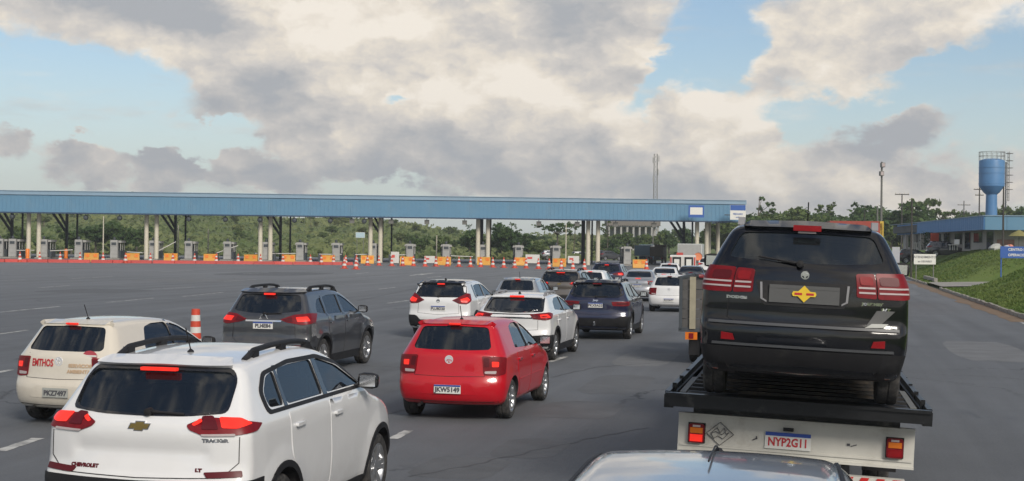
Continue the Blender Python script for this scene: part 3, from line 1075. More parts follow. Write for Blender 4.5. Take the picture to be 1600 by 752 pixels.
def surface_nets(F, org, h):
    nx, ny, nz = F.shape
    S = F < 0
    acc = np.zeros((nx - 1, ny - 1, nz - 1, 3))
    cnt = np.zeros((nx - 1, ny - 1, nz - 1))
    off = [(i, j, k) for i in (0, 1) for j in (0, 1) for k in (0, 1)]

    def sub(A, o):
        return A[o[0]:nx - 1 + o[0], o[1]:ny - 1 + o[1], o[2]:nz - 1 + o[2]]
    for a in off:
        for ax in range(3):
            if a[ax] == 0:
                b = list(a)
                b[ax] = 1
                fa, fb = sub(F, a), sub(F, b)
                m = (fa < 0) != (fb < 0)
                t = np.where(m, fa / np.where(m, fa - fb, 1), 0)
                for q in range(3):
                    acc[..., q] += m * (a[q] + (t if q == ax else 0))
                cnt += m
    idx = -np.ones(cnt.shape, int)
    act = cnt > 0
    idx[act] = np.arange(act.sum())
    base = np.stack(np.nonzero(act), 1)
    V = np.array(org) + h * (base + acc[act] / cnt[act][:, None])
    faces = []
    for ax in range(3):
        u, w = [(1, 2), (2, 0), (0, 1)][ax]
        sl0 = [slice(1, -1)] * 3
        sl0[ax] = slice(0, -1)
        sl1 = list(sl0)
        sl1[ax] = slice(1, None)
        a, b = S[tuple(sl0)], S[tuple(sl1)]
        for m, flip in ((a & ~b, False), (~a & b, True)):
            p = np.stack(np.nonzero(m), 1)
            if not len(p):
                continue
            o = np.ones(3, int)
            o[ax] = 0
            p = p + o
            q = []
            for du, dw in ((-1, -1), (0, -1), (0, 0), (-1, 0)):
                c = p.copy()
                c[:, u] += du
                c[:, w] += dw
                q.append(idx[c[:, 0], c[:, 1], c[:, 2]])
            q = np.stack(q, 1)
            faces.append(q[:, ::-1] if flip else q)
    return V, np.concatenate(faces)


def in_poly(p, poly):
    x, y = p[:, 0], p[:, 1]
    r = np.zeros(len(p), bool)
    n = len(poly)
    for i in range(n):
        x1, y1 = poly[i]
        x2, y2 = poly[(i + 1) % n]
        c = ((y1 > y) != (y2 > y)) & (x < (x2 - x1) * (y - y1) / (y2 - y1 + 1e-12) + x1)
        r ^= c
    return r


def seg_dist(p, poly):
    d = np.full(len(p), 1e9)
    n = len(poly)
    for i in range(n):
        a, b = poly[i], poly[(i + 1) % n]
        ab = b - a
        t = np.clip(((p - a) @ ab) / (ab @ ab + 1e-12), 0, 1)
        d = np.minimum(d, np.hypot(*(p - a - t[:, None] * ab).T))
    return d


def round_poly(poly, r=0.04, n=3):
    """rounds the corners of a polygon"""
    out = []
    P = [np.array(q, float) for q in poly]
    for i in range(len(P)):
        a, b, c = P[i - 1], P[i], P[(i + 1) % len(P)]
        u, v = a - b, c - b
        lu, lv = np.linalg.norm(u), np.linalg.norm(v)
        k = min(r, lu * 0.45, lv * 0.45)
        p, q = b + u / lu * k, b + v / lv * k
        for t in np.linspace(0, 1, n + 1):
            out.append((1 - t) ** 2 * p + 2 * t * (1 - t) * b + t * t * q)
    return np.array(out)


def grow(poly, d):
    """offset of a polygon, outwards for d > 0"""
    P = np.array(poly, float)
    area = 0.5 * np.sum(P[:, 0] * np.roll(P[:, 1], -1) - np.roll(P[:, 0], -1) * P[:, 1])
    sg = 1 if area > 0 else -1
    e = np.roll(P, -1, 0) - P
    nrm = np.stack([e[:, 1], -e[:, 0]], 1) * sg
    nrm /= np.linalg.norm(nrm, axis=1)[:, None] + 1e-12
    m = nrm + np.roll(nrm, 1, 0)
    m /= np.maximum(np.sum(m * nrm, 1), 0.35)[:, None]
    return P + m * d


def mirror_half(h):
    """right-hand half outline (x>=0), top centre to bottom centre -> whole outline"""
    h = [tuple(p) for p in h]
    left = [(-x, z) for x, z in reversed(h) if x > 1e-6]
    return h + left


class Shape:
    def __init__(s, sp):
        s.sp = sp
        s.L, s.W = sp['L'], sp['W']
        s.poly = chaikin(sp['prof'], 2)
        s.g = 0.015
        s.y0, s.z0 = -0.7, -0.5
        ny, nz = int((s.L + 1.4) / s.g) + 1, int(2.9 / s.g) + 1
        Y, Z = np.meshgrid(s.y0 + s.g * np.arange(ny), s.z0 + s.g * np.arange(nz), indexing='ij')
        p = np.stack([Y.ravel(), Z.ravel()], 1)
        d = seg_dist(p, s.poly)
        d[in_poly(p, s.poly)] *= -1
        s.D = d.reshape(ny, nz)
        zz = np.arange(-0.5, 2.4, 0.01)
        w = np.interp(zz, [q[0] for q in sp['wz']], [q[1] for q in sp['wz']])
        k = np.exp(-0.5 * (np.arange(-6, 7) / 2.0) ** 2)
        s.wt = np.convolve(np.pad(w, 6, 'edge'), k / k.sum(), 'valid')
        s.zz = zz
        s.plan = sp.get('plan', [(0, 0), (s.L, 0)])

    def f(s, x, y, z):
        sp = s.sp
        ax = np.abs(x)
        w = np.interp(z, s.zz, s.wt) + np.interp(y, [q[0] for q in s.plan], [q[1] for q in s.plan])
        for (yc, zc, rad, amt) in sp.get('flare', []):
            dd = np.hypot(y - yc, z - zc)
            w = w + amt * np.clip(1 - np.abs(dd - rad) / 0.16, 0, 1) * (z < zc + 0.6)
        q = np.clip(ax / s.W, 0, 1.1)
        fr = 1 - smooth01(y / 1.4)
        ff = smooth01((y - (s.L - 1.6)) / 1.6)
        ye = y - sp.get('bowR', 0.12) * q ** 3 * fr + sp.get('bowF', 0.35) * q ** 2.5 * ff
        ze = z + sp.get('crown', 0.04) * q * q * smooth01((z - 0.7) / 0.4)
        if 'dent' in sp:
            for (zc, hw, amt, xm) in sp['dent']:
                ye = ye - amt * np.clip(1 - np.abs(z - zc) / hw, 0, 1) * smooth01((xm - ax) / 0.12) * fr
        i = np.clip((ye - s.y0) / s.g, 0, s.D.shape[0] - 1.001)
        j = np.clip((ze - s.z0) / s.g, 0, s.D.shape[1] - 1.001)
        i0, j0 = i.astype(int), j.astype(int)
        a, b = i - i0, j - j0
        ds = (s.D[i0, j0] * (1 - a) * (1 - b) + s.D[i0 + 1, j0] * a * (1 - b) + s.D[i0, j0 + 1] * (1 - a) * b + s.D[i0 + 1, j0 + 1] * a * b)
        dw = (ax - w) * 0.94
        r = sp.get('r', 0.07)
        u, v = ds + r, dw + r
        return np.where((u > 0) & (v > 0), np.hypot(u, v) - r, np.maximum(ds, dw))

    def grad(s, p, e=0.006):
        x, y, z = p.T
        g = np.stack([s.f(x + e, y, z) - s.f(x - e, y, z), s.f(x, y + e, z) - s.f(x, y - e, z), s.f(x, y, z + e) - s.f(x, y, z - e)], 1) / (2 * e)
        return g

    def project(s, p, it=3, lim=0.04):
        for _ in range(it):
            g = s.grad(p)
            st = s.f(*p.T)[:, None] * g / (np.sum(g * g, 1)[:, None] + 1e-6)
            p = p - np.clip(st, -lim, lim)
        return p

    def grid(s, h):
        xs = np.arange(-s.W - 3 * h, s.W + 3.5 * h, h)
        ys = np.arange(-4 * h, s.L + 4.5 * h, h)
        zs = np.arange(0.05, s.sp['H'] + 0.2, h)
        X, Y, Z = np.meshgrid(xs, ys, zs, indexing='ij')
        return s.f(X, Y, Z), X, Y, Z, (xs[0], ys[0], zs[0])

    # -- pieces laid on the surface: outline in a plane seen along direction phi (0 rear, 90 right, 180 front, 'top')
    def drape(s, poly, phi=0, off=0.004, thick=0.02, res=0.07, hole=None, mb=None, mirror=False, both=False, lim=None):
        poly = np.array(poly, float)
        bnd = []

        def dense(pl):
            o = []
            for i in range(len(pl)):
                a, b = pl[i], pl[(i + 1) % len(pl)]
                k = max(1, int(np.ceil(np.linalg.norm(b - a) / res)))
                o += [a + (b - a) * t / k for t in range(k)]
            return np.array(o)
        loops = [dense(poly)] + ([dense(np.array(hole, float))] if hole is not None else [])
        pts = np.concatenate(loops)
        edges, k = [], 0
        for lp in loops:
            n = len(lp)
            edges += [(k + i, k + (i + 1) % n) for i in range(n)]
            k += n
        nb = len(pts)
        lo, hi = poly.min(0), poly.max(0)
        gx, gy = np.meshgrid(np.arange(lo[0], hi[0], res), np.arange(lo[1], hi[1], res), indexing='ij')
        ins = np.stack([gx.ravel() + 0.31 * res, gy.ravel() + 0.27 * res], 1)
        if len(ins):
            m = in_poly(ins, loops[0])
            dd = np.minimum.reduce([seg_dist(ins, lp) for lp in loops])
            m &= dd > 0.45 * res
            if hole is not None:
                m &= ~in_poly(ins, loops[1])
            pts = np.concatenate([pts, ins[m]])
        vo, eo, fo, ov, oe, of = delaunay_2d_cdt([Vector(p) for p in pts], edges, [], 0, 1e-6)
        P2 = np.array([tuple(v) for v in vo])
        T = np.array([f for f in fo if len(f) == 3])
        cen = P2[T].mean(1)
        keep = in_poly(cen, loops[0])
        if hole is not None:
            keep &= ~in_poly(cen, loops[1])
        T = T[keep]
        # cast
        if phi == 'top':
            O = np.stack([P2[:, 0], P2[:, 1], np.full(len(P2), 2.4)], 1)
            d = np.array([0, 0, -1.0])
            far = 2.4
        else:
            c, sn = math.cos(R(phi)), math.sin(R(phi))
            e1, d = np.array([c, sn, 0]), np.array([-sn, c, 0])
            ctr = {0: np.zeros(3), 180: np.array([0, s.L, 0])}.get(phi, np.zeros(3))
            start = 1.6 if phi not in (0, 180) else 0.5
            O = P2[:, :1] * e1 + np.array([[0, 0, 1.0]]) * P2[:, 1:2] - d * start + (ctr if phi == 180 else 0)
            far = 3.2
        ts = np.arange(0, far, 0.012)
        hit = np.full(len(O), np.nan)
        prev = s.f(*(O.T))
        for t in ts[1:]:
            cur = s.f(*((O + d * t).T))
            m = np.isnan(hit) & (prev > 0) & (cur <= 0)
            hit[m] = t - 0.012 * (cur[m] / (cur[m] - prev[m] - 1e-12))
            prev = cur
        if np.isnan(hit).any():
            hit[np.isnan(hit)] = np.nanmedian(hit) if (~np.isnan(hit)).any() else 1.0
        P = O + d * hit[:, None]
        N = s.grad(P)
        N /= np.linalg.norm(N, axis=1)[:, None] + 1e-9
        A = P + N * off
        # face orientation
        nrm = np.cross(A[T[:, 1]] - A[T[:, 0]], A[T[:, 2]] - A[T[:, 0]])
        fl = np.sum(nrm * N[T[:, 0]], 1) < 0
        T[fl] = T[fl][:, ::-1]
        # skirt
        from collections import Counter
        cn = Counter()
        for t in T:
            for i in range(3):
                a, b = int(t[i]), int(t[(i + 1) % 3])
                cn[(a, b)] += 1
        be = [e for e in cn if (e[1], e[0]) not in cn]
        ids = sorted({i for e in be for i in e})
        mp = {i: len(A) + k for k, i in enumerate(ids)}
        Bk = A[ids] - N[ids] * thick if ids else np.zeros((0, 3))
        V = np.concatenate([A, Bk])
        F = [tuple(int(q) for q in t) for t in T] + [(b, a, mp[a], mp[b]) for a, b in be]
        mb = mb or MB()
        if not mirror or both:
            mb.add(V, F)
        if mirror or both:
            mb.add(V * np.array([-1, 1, 1]), [tuple(reversed(f)) for f in F])
        return mb


def corner(x, y):
    """place on the 45 degree corner plane of a point (x, y) of the plan"""
    return (x + y) * 0.70710678


def np_mesh(name, V, F):
    me = bpy.data.meshes.new(name)
    me.from_pydata(V.tolist(), [], F.tolist())
    me.update()
    return me


def boolean_cut(target, cutters):
    for c in cutters:
        md = target.modifiers.new('cut', 'BOOLEAN')
        md.operation = 'DIFFERENCE'
        md.object = c
        md.solver = 'MANIFOLD'
        md.material_mode = 'INDEX'
    dg = bpy.context.evaluated_depsgraph_get()
    dg.update()
    me = bpy.data.meshes.new_from_object(target.evaluated_get(dg))
    return me


def tmp_obj(me, slot):
    o = bpy.data.objects.new('tmp', me)
    COL.objects.link(o)
    me.materials.append(M_PAINT)
    me.materials.append(M_INSIDE)
    me.polygons.foreach_set('material_index', [slot] * len(me.polygons))
    return o


M_PAINT = paint('white_paint', (0.80, 0.80, 0.79))
M_INSIDE = mat('dark_lining', (0.022, 0.022, 0.024), rough=0.85)
M_BLACK = mat('black_plastic', (0.014, 0.014, 0.016), rough=0.6, var=0.15, spec=0.3, dirt=((0.10, 0.095, 0.085), 0.25, 0.5, 0.8))
M_GLOSSBLACK = mat('gloss_black', (0.008, 0.008, 0.010), rough=0.12, coat=0.8, var=0.05)
M_TYRE = mat('tyre_rubber', (0.022, 0.022, 0.023), rough=0.85, var=0.2, scale=14, dirt=((0.14, 0.13, 0.12), 0.45, 0.4, 0.7))
M_RIM = mat('alloy_rim', (0.52, 0.53, 0.55), rough=0.30, metal=0.85, dirt=((0.10, 0.09, 0.08), 0.5, 0.5, 0.75))
M_RIMDARK = mat('dark_rim', (0.10, 0.10, 0.11), rough=0.4, metal=0.6)
M_CHROME = mat('chrome', (0.75, 0.76, 0.78), rough=0.14, metal=1.0, var=0.03)
M_SEAT = mat('seat_cloth', (0.030, 0.030, 0.034), rough=0.9)
M_GLASS = glass('tinted_glass', (0.32, 0.37, 0.40), opaque=0.45, body=(0.014, 0.020, 0.028))
M_GLASSCLEAR = glass('clear_tint_glass', (0.50, 0.57, 0.60), opaque=0.22)
M_RED = mat('red_lens', (0.16, 0.005, 0.010), rough=0.38, coat=0.0, spec=0.25, var=0.3, scale=18)
M_REDDARK = mat('dark_red_lens', (0.085, 0.005, 0.010), rough=0.38, spec=0.25, var=0.1)
M_REDLIT = mat('lit_red_lens', (0.72, 0.022, 0.012), rough=0.3, emit=0.60, var=0.40, scale=14)
M_AMBER = mat('amber_lens', (0.62, 0.16, 0.015), rough=0.2, var=0.1)
M_CLEAR = mat('clear_lens', (0.42, 0.36, 0.36), rough=0.35)
M_PLATE = mat('plate_white', (0.66, 0.66, 0.63), rough=0.5, var=0.06)
M_PLATEBLUE = mat('plate_blue', (0.02, 0.06, 0.30), rough=0.5)
M_PLATEGREY = mat('plate_grey', (0.34, 0.35, 0.33), rough=0.5, var=0.1)
M_BADGE = mat('bright_badge', (0.74, 0.75, 0.77), rough=0.32, metal=0.35, var=0.03)
M_LETTER = mat('plate_black_letters', (0.07, 0.07, 0.08), rough=0.6)
M_LETTERRED = mat('red_letters', (0.45, 0.02, 0.03), rough=0.6)
M_GOLD = mat('gold_emblem', (0.55, 0.40, 0.14), rough=0.25, metal=0.9)


def wheel_meshes(rad, wid=0.21, spokes=5, cover=False):
    rr = rad * 0.68
    t = MB()
    w = wid / 2
    prof = [(rr - 0.015, -w * 0.86), (rr + 0.02, -w), (rad - 0.035, -w), (rad - 0.008, -w * 0.82), (rad, -w * 0.55), (rad, -0.012), (rad - 0.008, -0.006),
            (rad - 0.008, 0.006), (rad, 0.012), (rad, w * 0.55), (rad - 0.008, w * 0.82), (rad - 0.035, w), (rr + 0.02, w), (rr - 0.015, w * 0.86)]
    t.lathe(prof, 32, axis='X')
    rim = MB()
    rim.lathe([(rr - 0.012, -w * 0.8), (rr - 0.012, w * 0.80), (rr + 0.004, w * 0.92), (rr - 0.02, w * 0.93), (rr - 0.035, w * 0.78), (rr - 0.05, w * 0.2)], 32, axis='X')
    n = spokes
    for i in range(n):
        a = i * 2 * math.pi / n
        for da in ((-0.17, 0.17) if n <= 6 else (0.0,)):
            c, s_ = math.cos(a + da), math.sin(a + da)
            c2, s2 = math.cos(a + da * 0.35), math.sin(a + da * 0.35)
            rim.bar((w * 0.62, c2 * 0.05, s2 * 0.05), (w * 0.80, c * (rr - 0.02), s_ * (rr - 0.02)), 0.045 if n <= 6 else 0.035, 0.03, up=(1, 0, 0))
    rim.lathe([(0.001, w * 0.80), (0.055, w * 0.78), (0.075, w * 0.5)], 16, axis='X')
    back = MB()
    back.lathe([(0.001, w * 0.15), (rr - 0.02, w * 0.12), (rr - 0.02, -w * 0.4)], 24, axis='X')
    return t.mesh('wheel'), rim.mesh('rim'), back.mesh('brake_disc')


class CarType:
    """all part meshes of one kind of car; .parts rows: name, mesh, material key, key of the part it sits on"""
    def __init__(s, sp, h=0.04):
        s.sp = sp
        S = s.S = Shape(sp)
        s.parts = []
        F, X, Y, Z, org = S.grid(h)
        V, Q = surface_nets(F, org, h)
        V = S.project(V)
        body = tmp_obj(np_mesh('body', V, Q), 0)
        cab = sp['cab']
        Fc = np.maximum.reduce([F + 0.075, cab[2] - Z, cab[0] - Y, Y - cab[1]])
        Vc, Qc = surface_nets(Fc, org, h)
        cut = [tmp_obj(np_mesh('cavity', Vc, Qc), 1)]
        sg = MB()
        s.side = [round_poly(p, 0.05) for p in sp['side_glass']]
        for p in s.side:
            sg.prism([tuple(q) for q in p], -1.6, 1.6, 'X')
        cut.append(tmp_obj(sg.mesh('side_cut'), 1))
        s.rear = round_poly(mirror_half(sp['rear_glass']), 0.06)
        cut.append(tmp_obj(MB().prism([tuple(q) for q in s.rear], -0.6, cab[0] + 0.45, 'Y').mesh('rear_cut'), 1))
        s.front = round_poly(mirror_half(sp['windshield']), 0.05)
        cut.append(tmp_obj(MB().prism([tuple(q) for q in s.front], cab[1] - 0.95, S.L + 0.6, 'Y').mesh('front_cut'), 1))
        yr, yf, rad = sp['wheels']
        wa = MB()
        ar = rad + sp.get('arch', 0.07)
        for yy in (yr, yf):
            for sx in (-1, 1):
                wa.lathe([(ar, -0.15), (ar, 0.22)], 28, c=(sx * (S.W - 0.1), yy, rad), axis='X', caps=True)
        cut.append(tmp_obj(wa.mesh('arch_cut'), 1))
        me = boolean_cut(body, cut)
        me.name = 'body'
        if len(me.polygons) < 2000:
            print('CAR BODY EMPTY', sp['key'], len(me.polygons))
        me.shade_smooth()
        me.set_sharp_from_angle(angle=R(32))
        for o in cut + [body]:
            bpy.data.objects.remove(o)
        s.add('body', me, 'paint')
        # glass
        s.drape('rear_window', grow(s.rear, 0.012), 'rear_glass', 0, off=-0.012, thick=0.004)
        s.drape('windscreen', grow(s.front, 0.012), 'glass', 180, off=-0.012, thick=0.004)
        for i, p in enumerate(s.side):
            s.drape('side_window', grow(p, 0.012), 'side_glass', 90, off=-0.012, thick=0.004)
            s.drape('side_window', grow(p, 0.012), 'side_glass', 90, off=-0.012, thick=0.004, mirror=True)
        # seats
        for (yy, xs) in sp.get('seats', [(cab[0] + 0.95, (-0.42, 0.0, 0.42)), (cab[0] + 1.85, (-0.38, 0.38))]):
            for x in xs:
                b = MB()
                zz = cab[2]
                b.box((x, yy, zz + 0.32), (0.40, 0.16, 0.62), rx=R(-14), taper=(0.8, 0.7))
                b.box((x, yy - 0.10, zz + 0.74), (0.24, 0.10, 0.19), rx=R(-10), taper=(0.8, 0.8))
                kz = min(1.0, (sp['H'] - 0.20 - zz) / 0.835)
                b.v = [(q[0], q[1], zz + (q[2] - zz) * kz) for q in b.v]
                s.add('seat', b.mesh('seat'), 'seat')
        # doors as skins standing 4 mm off the body
        for i, p in enumerate(sp.get('doors', [])):
            for mir in (False, True):
                k = s.drape('door', round_poly(p, 0.04), 'paint', 90, off=0.005, thick=0.03, res=0.09, mirror=mir)
                ys = [q[0] for q in p]
                hy, hz = sp['handles'][i]
                hp = round_poly([(hy - 0.10, hz - 0.018), (hy + 0.10, hz - 0.012), (hy + 0.10, hz + 0.016), (hy - 0.10, hz + 0.012)], 0.012)
                s.drape('handle', hp, sp.get('handle_mat', 'paint'), 90, off=0.034, thick=0.03, res=0.06, mirror=mir, on=k)
        # wheels
        t, rim, bk = wheel_meshes(rad, spokes=sp.get('spokes', 5))
        for yy in (yr, yf):
            for sx in (1, -1):
                k = s.add('wheel', t, 'tyre', loc=(sx * (S.W - 0.125), yy, rad), rz=0 if sx > 0 else math.pi)
                s.add('rim', rim, sp.get('rim_mat', 'rim'), on=k)
                s.add('brake_disc', bk, 'rimdark', on=k)
        # mirrors
        my, mz = sp['mirror']
        xw = float(np.interp(mz, S.zz, S.wt))
        for sx in (1, -1):
            b = MB()
            b.lathe([(0.02, -0.105), (0.06, -0.095), (0.074, -0.04), (0.074, 0.04), (0.06, 0.095), (0.02, 0.105)], 12, axis='X', caps=True)
            b.v = [(sx * (xw + 0.13) + p[0], my + p[1] * 1.0 if p[1] > 0 else my + p[1] * 0.25, mz + 0.07 + p[2] * 1.05) for p in b.v]
            b.bar((sx * (xw - 0.06), my + 0.02, mz), (sx * (xw + 0.08), my + 0.02, mz + 0.04), 0.05, 0.035)
            k = s.add('mirror', b.mesh('mirror'), sp.get('mirror_mat', 'black'))
            gm = MB().box((sx * (xw + 0.13), my - 0.022, mz + 0.07), (0.155, 0.006, 0.108))
            s.add('mirror_glass', gm.mesh('mirror_glass'), 'chrome', on=k)
        # rear plate
        pz, pw, ph = sp.get('plate', (0.7, 0.40, 0.13))
        py = min(s.rear_y(0, pz + k_) for k_ in (-ph / 2, 0, ph / 2)) - 0.012
        b = MB().box((0, py, pz), (pw, 0.012, ph), rx=sp.get('plate_tilt', 0.0))
        s.plate = s.add('license_plate', b.mesh('license_plate'), 'plate')
        s.plate_y = py - 0.0075
        b = MB().box((0, py - 0.0075, pz + ph * 0.40), (pw * 0.99, 0.003, ph * 0.19))
        s.add('plate_band', b.mesh('plate_band'), 'plate_band', on=s.plate)
        s.plate_z = pz - ph * 0.08
        sp['extra'](s)

    def rear_y(s, x, z):
        ys = np.arange(-0.3, 2.5, 0.005)
        v = s.S.f(np.full(len(ys), float(x)), ys, np.full(len(ys), float(z)))
        i = np.nonzero(v < 0)[0]
        return float(ys[i[0]]) if len(i) else 0.3

    def top_z(s, x, y):
        zs = np.arange(2.3, 0.3, -0.005)
        v = s.S.f(np.full(len(zs), float(x)), np.full(len(zs), float(y)), zs)
        i = np.nonzero(v < 0)[0]
        return float(zs[i[0]]) if len(i) else 1.0

    def side_x(s, y, z):
        xs = np.arange(1.3, 0.2, -0.005)
        v = s.S.f(xs, np.full(len(xs), float(y)), np.full(len(xs), float(z)))
        i = np.nonzero(v < 0)[0]
        return float(xs[i[0]]) if len(i) else 0.6

    def add(s, name, me, m, on=None, loc=None, rz=0.0):
        s.parts.append(dict(name=name, me=me, mat=m, on=on, loc=loc, rz=rz))
        return len(s.parts) - 1

    def drape(s, name, poly, m, phi=0, on=None, **kw):
        mb = s.S.drape(poly, phi, **kw)
        return s.add(name, mb.mesh(name, fix=False, sharp=38), m, on=on)

    def both(s, name, poly, m, phi=45, on=None, **kw):
        """right one and its mirror image; returns both keys"""
        a = s.drape(name, poly, m, phi, on=on if not isinstance(on, tuple) else on[0], **kw)
        b = s.drape(name, poly, m, phi, on=on if not isinstance(on, tuple) else on[1], mirror=True, **kw)
        return a, b

    def antenna(s, y, kind='whip'):
        z = s.top_z(0, y)
        b = MB()
        if kind == 'whip':
            b.lathe([(0.03, -0.01), (0.028, 0.012), (0.008, 0.03)], 10, c=(0, y, z))
            b.tube([(0, y, z + 0.02), (0, y - 0.10, z + 0.21)], 0.006, 6)
        else:
            b.prism([(y - 0.09, z - 0.01), (y + 0.09, z - 0.01), (y + 0.03, z + 0.015), (y - 0.07, z + 0.06)], -0.02, 0.02, 'X')
        return s.add('antenna', b.mesh('antenna'), 'black')

    def roof_rails(s, x, y0, y1, m='rail', lift=0.05, w=0.04):
        for sx in (1, -1):
            b = MB()
            ys = np.linspace(y0, y1, 9)
            pts = []
            for i, y in enumerate(ys):
                k = min(i, 8 - i)
                pts.append((sx * x, y, s.top_z(x, y) + (0.0 if k == 0 else lift)))
            b.tube(pts, w / 2, 8)
            for y in (ys[1], ys[4], ys[7]):
                z = s.top_z(x, y)
                b.box((sx * x, y, z + lift / 2 - 0.01), (w, 0.12, lift + 0.02))
            s.add('roof_rail', b.mesh('roof_rail'), m)

    def wiper(s, x0, z0, x1, z1, off=0.02):
        b = MB()
        n = 7
        pts = []
        for i in range(n):
            t = i / (n - 1)
            x, z = x0 + (x1 - x0) * t, z0 + (z1 - z0) * t
            pts.append((x, s.rear_y(x, z) - off, z))
        b.tube(pts, [0.016] * 2 + [0.011] * (n - 2), 6)
        b.lathe([(0.001, -0.05), (0.03, -0.045), (0.034, 0.01)], 10, c=pts[0], axis='Y')
        return s.add('wiper', b.mesh('wiper'), 'black')

    def cladding(s, z_low=0.22, z_top=0.36, arch_w=0.055):
        """dark sill strip and wheel-arch rims on both sides"""
        yr, yf, rad = s.sp['wheels']
        ar = rad + s.sp.get('arch', 0.07)
        for mir in (False, True):
            for yc in (yr, yf):
                a = np.linspace(R(-8), R(188), 22)
                out = [(yc + math.cos(t) * (ar + arch_w), rad + math.sin(t) * (ar + arch_w)) for t in a]
                inn = [(yc + math.cos(t) * (ar - 0.004), rad + math.sin(t) * (ar - 0.004)) for t in reversed(a)]
                s.drape('arch_trim', np.array(out + inn), 'black', 90, off=0.012, thick=0.05, res=0.06, mirror=mir)
            p = [(yr + ar + arch_w, z_low), (yf - ar - arch_w, z_low), (yf - ar - arch_w, z_top), (yr + ar + arch_w, z_top)]
            s.drape('sill_trim', np.array(p), 'black', 90, off=0.012, thick=0.05, res=0.1, mirror=mir)


PAINTS = {}


def spawn(ct, name, label, cat, pos, heading, mats, group=None, plate=None, lit=True, skip=(), tilt=0.0, labels=None):
    """heading: degrees to the right of +Y; pos: ground point under the rear bumper's middle"""
    root = thing(name, label, cat, pos, -R(heading), group)
    if tilt:
        root.rotation_euler = (0, tilt, -R(heading))
    base = dict(tyre=M_TYRE, rim=M_RIM, rimdark=M_RIMDARK, black=M_BLACK, gloss=M_GLOSSBLACK, chrome=M_CHROME, seat=M_SEAT, glass=M_GLASSCLEAR, side_glass=M_GLASS,
                rear_glass=M_GLASS, red=M_RED, reddark=M_REDDARK, redlit=M_REDLIT if lit else M_RED, amber=M_AMBER, clear=M_CLEAR, plate=M_PLATE, plate_band=M_PLATEBLUE,
                letters=M_LETTER, redletters=M_LETTERRED, gold=M_GOLD, rail=M_BLACK, badge=M_BADGE)
    base.update(mats)
    made = {}
    for i, p in enumerate(ct.parts):
        if p['name'] in skip or (p['on'] is not None and p['on'] not in made):
            continue
        par = made[p['on']] if p['on'] is not None else root
        o = link(p['name'], p['me'], base[p['mat']], par, p['loc'], (0, 0, p['rz']) if p['rz'] else None)
        made[i] = o
    if plate and ct.plate in made:
        lettering(plate, 0.098 * ct.sp.get('plate', (0, 0.4, 0.13))[2] / 0.13, base['letters'], made[ct.plate], (0, ct.plate_y, ct.plate_z))
    return root, made
# ------------------------------------------------------------------ kinds of car
def cpoly(pts):
    """(x, y, z) points near a rear corner -> outline on the 45 degree corner plane"""
    return np.array([(corner(x, y), z) for x, y, z in pts])


def tail(ct, outer, lit=None, clear=None, dark=None, off=0.012, m='red'):
    a = ct.both('tail_light', round_poly(cpoly(outer), 0.02), m, 45, off=off, thick=0.05, res=0.05)
    for nm, pl, mm in (('lit_lens', lit, 'redlit'), ('clear_lens', clear, 'clear'), ('dark_lens', dark, 'reddark')):
        if pl:
            for q in (pl if isinstance(pl[0][0], (tuple, list)) else [pl]):
                ct.both(nm, round_poly(cpoly(q), 0.015), mm, 45, on=a, off=off + 0.004, thick=0.01, res=0.04)
    return a


def bumper_trim(c, half, z0, z1, y_end, m='black', off=.012):
    """rear strip and two corner pieces of a bumper valance; half: outline of the middle, right side"""
    c.drape('rear_bumper_trim', mirror_half(half), m, 0, off=off, thick=.05, res=.09)
    xe = max(p[0] for p in half) - .004
    w = c.sp['W']
    c.both('bumper_corner', cpoly([(xe, .03, z1), (w - .03, .16, z1), (w, y_end, z1), (w, y_end - .06, z0 + .03), (w - .05, .16, z0), (xe, .05, z0)]), m, 45, off=off, thick=.05, res=.07)


def brake_lamp(ct, z, hw=0.16, hh=0.014, dy=0.03, m='redlit'):
    y = ct.rear_y(0, z) - dy
    b = MB().box((0, y, z), (hw * 2, 0.05, hh * 2))
    return ct.add('brake_light', b.mesh('brake_light'), m)


def seam(ct, pts, phi, mirror=False, w=0.006, m='black'):
    """a panel gap as a thin strip"""
    for a, b in zip(pts[:-1], pts[1:]):
        a, b = np.array(a, float), np.array(b, float)
        n = np.array([-(b - a)[1], (b - a)[0]])
        n = n / np.linalg.norm(n) * w / 2
        ct.drape('panel_gap', np.array([a - n, b - n, b + n, a + n]), m, phi, off=0.0035, thick=0.012, res=0.12, mirror=mirror)


def spoiler(ct, hw, z, lip=0.10, th=0.04, m='paint'):
    """roof-end lip over the rear window"""
    zz = z + .005
    return ct.drape('spoiler', round_poly(mirror_half([(0, zz + .012), (hw * .9, zz - .004), (hw, zz - .045), (0, zz - .035)]), .02), m, 0, off=lip * .32, thick=lip * .32 + .03, res=.06)


def emblem_round(ct, z, r, m='chrome', face=None):
    y = ct.rear_y(0, z)
    b = MB().lathe([(r, 0.006), (r, -0.012), (r * 0.78, -0.012), (r * 0.74, -0.004), (0.001, -0.004)], 20, c=(0, y, z), axis='Y')
    if face == 'vw':
        for sx in (-1, 1):
            b.bar((sx * r * 0.45, y - 0.009, z + r * 0.62), (sx * r * 0.16, y - 0.009, z + r * 0.02), r * 0.16, 0.008)
            b.bar((sx * r * 0.02, y - 0.009, z + r * 0.62), (sx * r * 0.16, y - 0.009, z + r * 0.02), r * 0.16, 0.008)
            b.bar((sx * r * 0.62, y - 0.009, z + r * 0.10), (sx * r * 0.30, y - 0.009, z - r * 0.66), r * 0.16, 0.008)
            b.bar((sx * r * 0.02, y - 0.009, z - r * 0.12), (sx * r * 0.30, y - 0.009, z - r * 0.66), r * 0.16, 0.008)
    return ct.add('emblem', b.mesh('emblem'), m)


